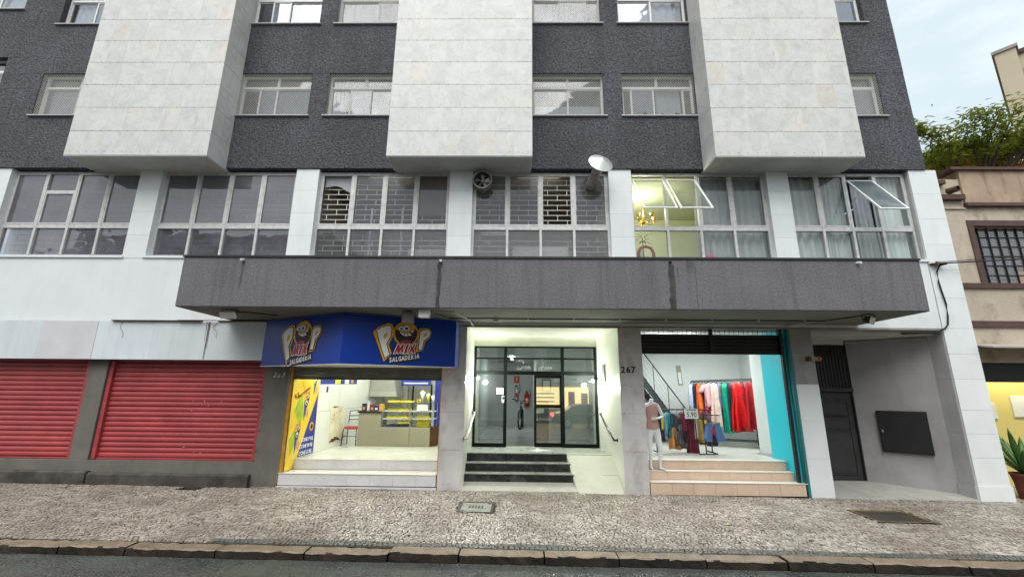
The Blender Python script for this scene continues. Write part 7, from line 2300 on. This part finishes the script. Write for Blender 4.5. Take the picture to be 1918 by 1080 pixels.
opposite('grey block across the street with rows of dark windows, at the left', -32, -14.5, 13.5, mt_='opp_wall_dark')
opposite('dark stepped block across the street left of the lit shop', -14.4, -3.0, 9.5, mt_='opp_wall_dark', rows=2)
sp_ = opposite('low building across the street with a yellow lit shopfront', -2.9, 9.0, 6.2, rows=1)
part(sp_, 'lit_window', 'lit_shopfront', (1.2, 3.3, -21.99, -21.96, 0.75, 2.35))
part(sp_, 'lit_window', 'lit_shopfront', (3.7, 5.6, -21.99, -21.96, 0.3, 2.35))
part(sp_, 'shelf_goods', 'logo_red', (4.0, 4.5, -21.955, -21.9, 0.3, 2.0), (5.0, 5.5, -21.955, -21.9, 0.3, 1.9))
part(sp_, 'shelf_goods', 'white_board', (1.4, 2.9, -21.955, -21.9, 1.2, 1.3), (1.4, 2.9, -21.955, -21.9, 1.5, 1.6), (1.4, 2.9, -21.955, -21.9, 1.8, 1.9))
part(sp_, 'shopfront_frame', 'ochre_frame', (1.0, 5.8, -21.98, -21.9, 2.36, 2.6), (3.31, 3.69, -21.98, -21.9, 0.0, 2.36), (1.0, 1.19, -21.98, -21.9, 0.0, 2.36))
part(sp_, 'sign_board', 'white_board', (2.9, 5.2, -21.98, -21.93, 2.72, 3.15))
text('MASTER', 0.36, 'logo_black', sp_, (4.05, -21.925, 2.93), rot=(R(90), 0, R(180)), depth=0.004, offset=0.006)
text('SAPATARIA', 0.24, 'logo_white', sp_, (-1.75, -21.96, 1.6), rot=(Matrix.Rotation(R(180), 3, 'Z') @ Matrix.Rotation(R(90), 3, 'X') @ Matrix.Rotation(R(-90), 3, 'Z')).to_euler(), depth=0.004)
text('CHAVEIRO', 0.24, 'logo_white', sp_, (-2.2, -21.96, 1.6), rot=(Matrix.Rotation(R(180), 3, 'Z') @ Matrix.Rotation(R(90), 3, 'X') @ Matrix.Rotation(R(-90), 3, 'Z')).to_euler(), depth=0.004)
opposite('pale block across the street at the right', 9.1, 34, 8.5)
mat('tree_dark', (0.03, 0.05, 0.02), 0.7, 0.3, 1)
for k, (x, y_, h_, r_) in enumerate(((-30.0, -19.8, 7.0, 5.2), (-23.5, -20.2, 6.0, 4.2))):
    ot = thing('street_tree', ('large', 'smaller')[k] + ' dark street tree on the far pavement at the left', 'tree', (x, y_, 0.0))
    leaf_tree(ot, (x, y_, 0.0), h_, (x, y_, h_ + 4.2), (r_, r_ * 0.45, 3.6), 12, 4200, 0.62, 'tree_dark', 20 + k, feather=False)

# parked dark saloon on the far side of the road
mat('car_paint', (0.028, 0.036, 0.050), 0.25, 0.05, 2, coat=0.6)
mat('car_glass', (0.012, 0.015, 0.018), 0.08, 0.05, 2, spec=0.6)
mat('wheel_rim', (0.45, 0.46, 0.48), 0.35, 0.05, 5, metal=0.7)
lamp_mat('tail_red', (1.0, 0.05, 0.03), 6)
car = thing('dark_car', 'dark grey saloon car on the far lane, mirrored in the door glass', 'car', (4.3, -14.4, ROADZ(4.3, -14.4)))
cz = ROADZ(4.3, -14.4)
prof = [(2.15, 0.32), (2.10, 0.62), (2.18, 0.86), (2.75, 0.94), (3.35, 1.36), (3.8, 1.43), (4.5, 1.40), (5.15, 0.98), (6.1, 0.86), (6.38, 0.68), (6.40, 0.32)]
MB().loft([[(x, -14.4 + yy * (1 if z_ < 0.95 else 0.82), cz + z_) for x, z_ in prof] for yy in (-0.85, 0.85)]).build('body', 'car_paint', car, bevel=0.05)
for yy in (-0.80, 0.80):
    s_ = 1 if yy > 0 else -1
    MB().prism([(3.0, -14.4 + 0.735 * s_, cz + 1.0), (3.45, -14.4 + 0.70 * s_, cz + 1.31), (4.4, -14.4 + 0.70 * s_, cz + 1.34), (4.95, -14.4 + 0.735 * s_, cz + 1.0)], (0, 0.03 * s_, 0)).build('side_window', 'car_glass', car)
    for xx in (2.95, 5.55):
        wv = MB().lathe([(0.16, 0), (0.31, 0.0), (0.32, 0.04), (0.32, 0.16), (0.31, 0.20), (0.16, 0.20)], (xx, -14.4 + (0.68 if s_ > 0 else -0.88), cz + 0.32), (0, 1, 0), 22).build('wheel', 'tyre', car)
        MB().lathe([(0.05, 0), (0.19, 0.0), (0.20, 0.21), (0.05, 0.205)], (xx, -14.4 + (0.675 if s_ > 0 else -0.885), cz + 0.32), (0, 1, 0), 16).build('rim', 'wheel_rim', wv)
    part(car, 'tail_light', 'tail_red', (2.08, 2.22, -14.4 + s_ * 0.70 - 0.12, -14.4 + s_ * 0.70 + 0.14, cz + 0.68, cz + 0.82))
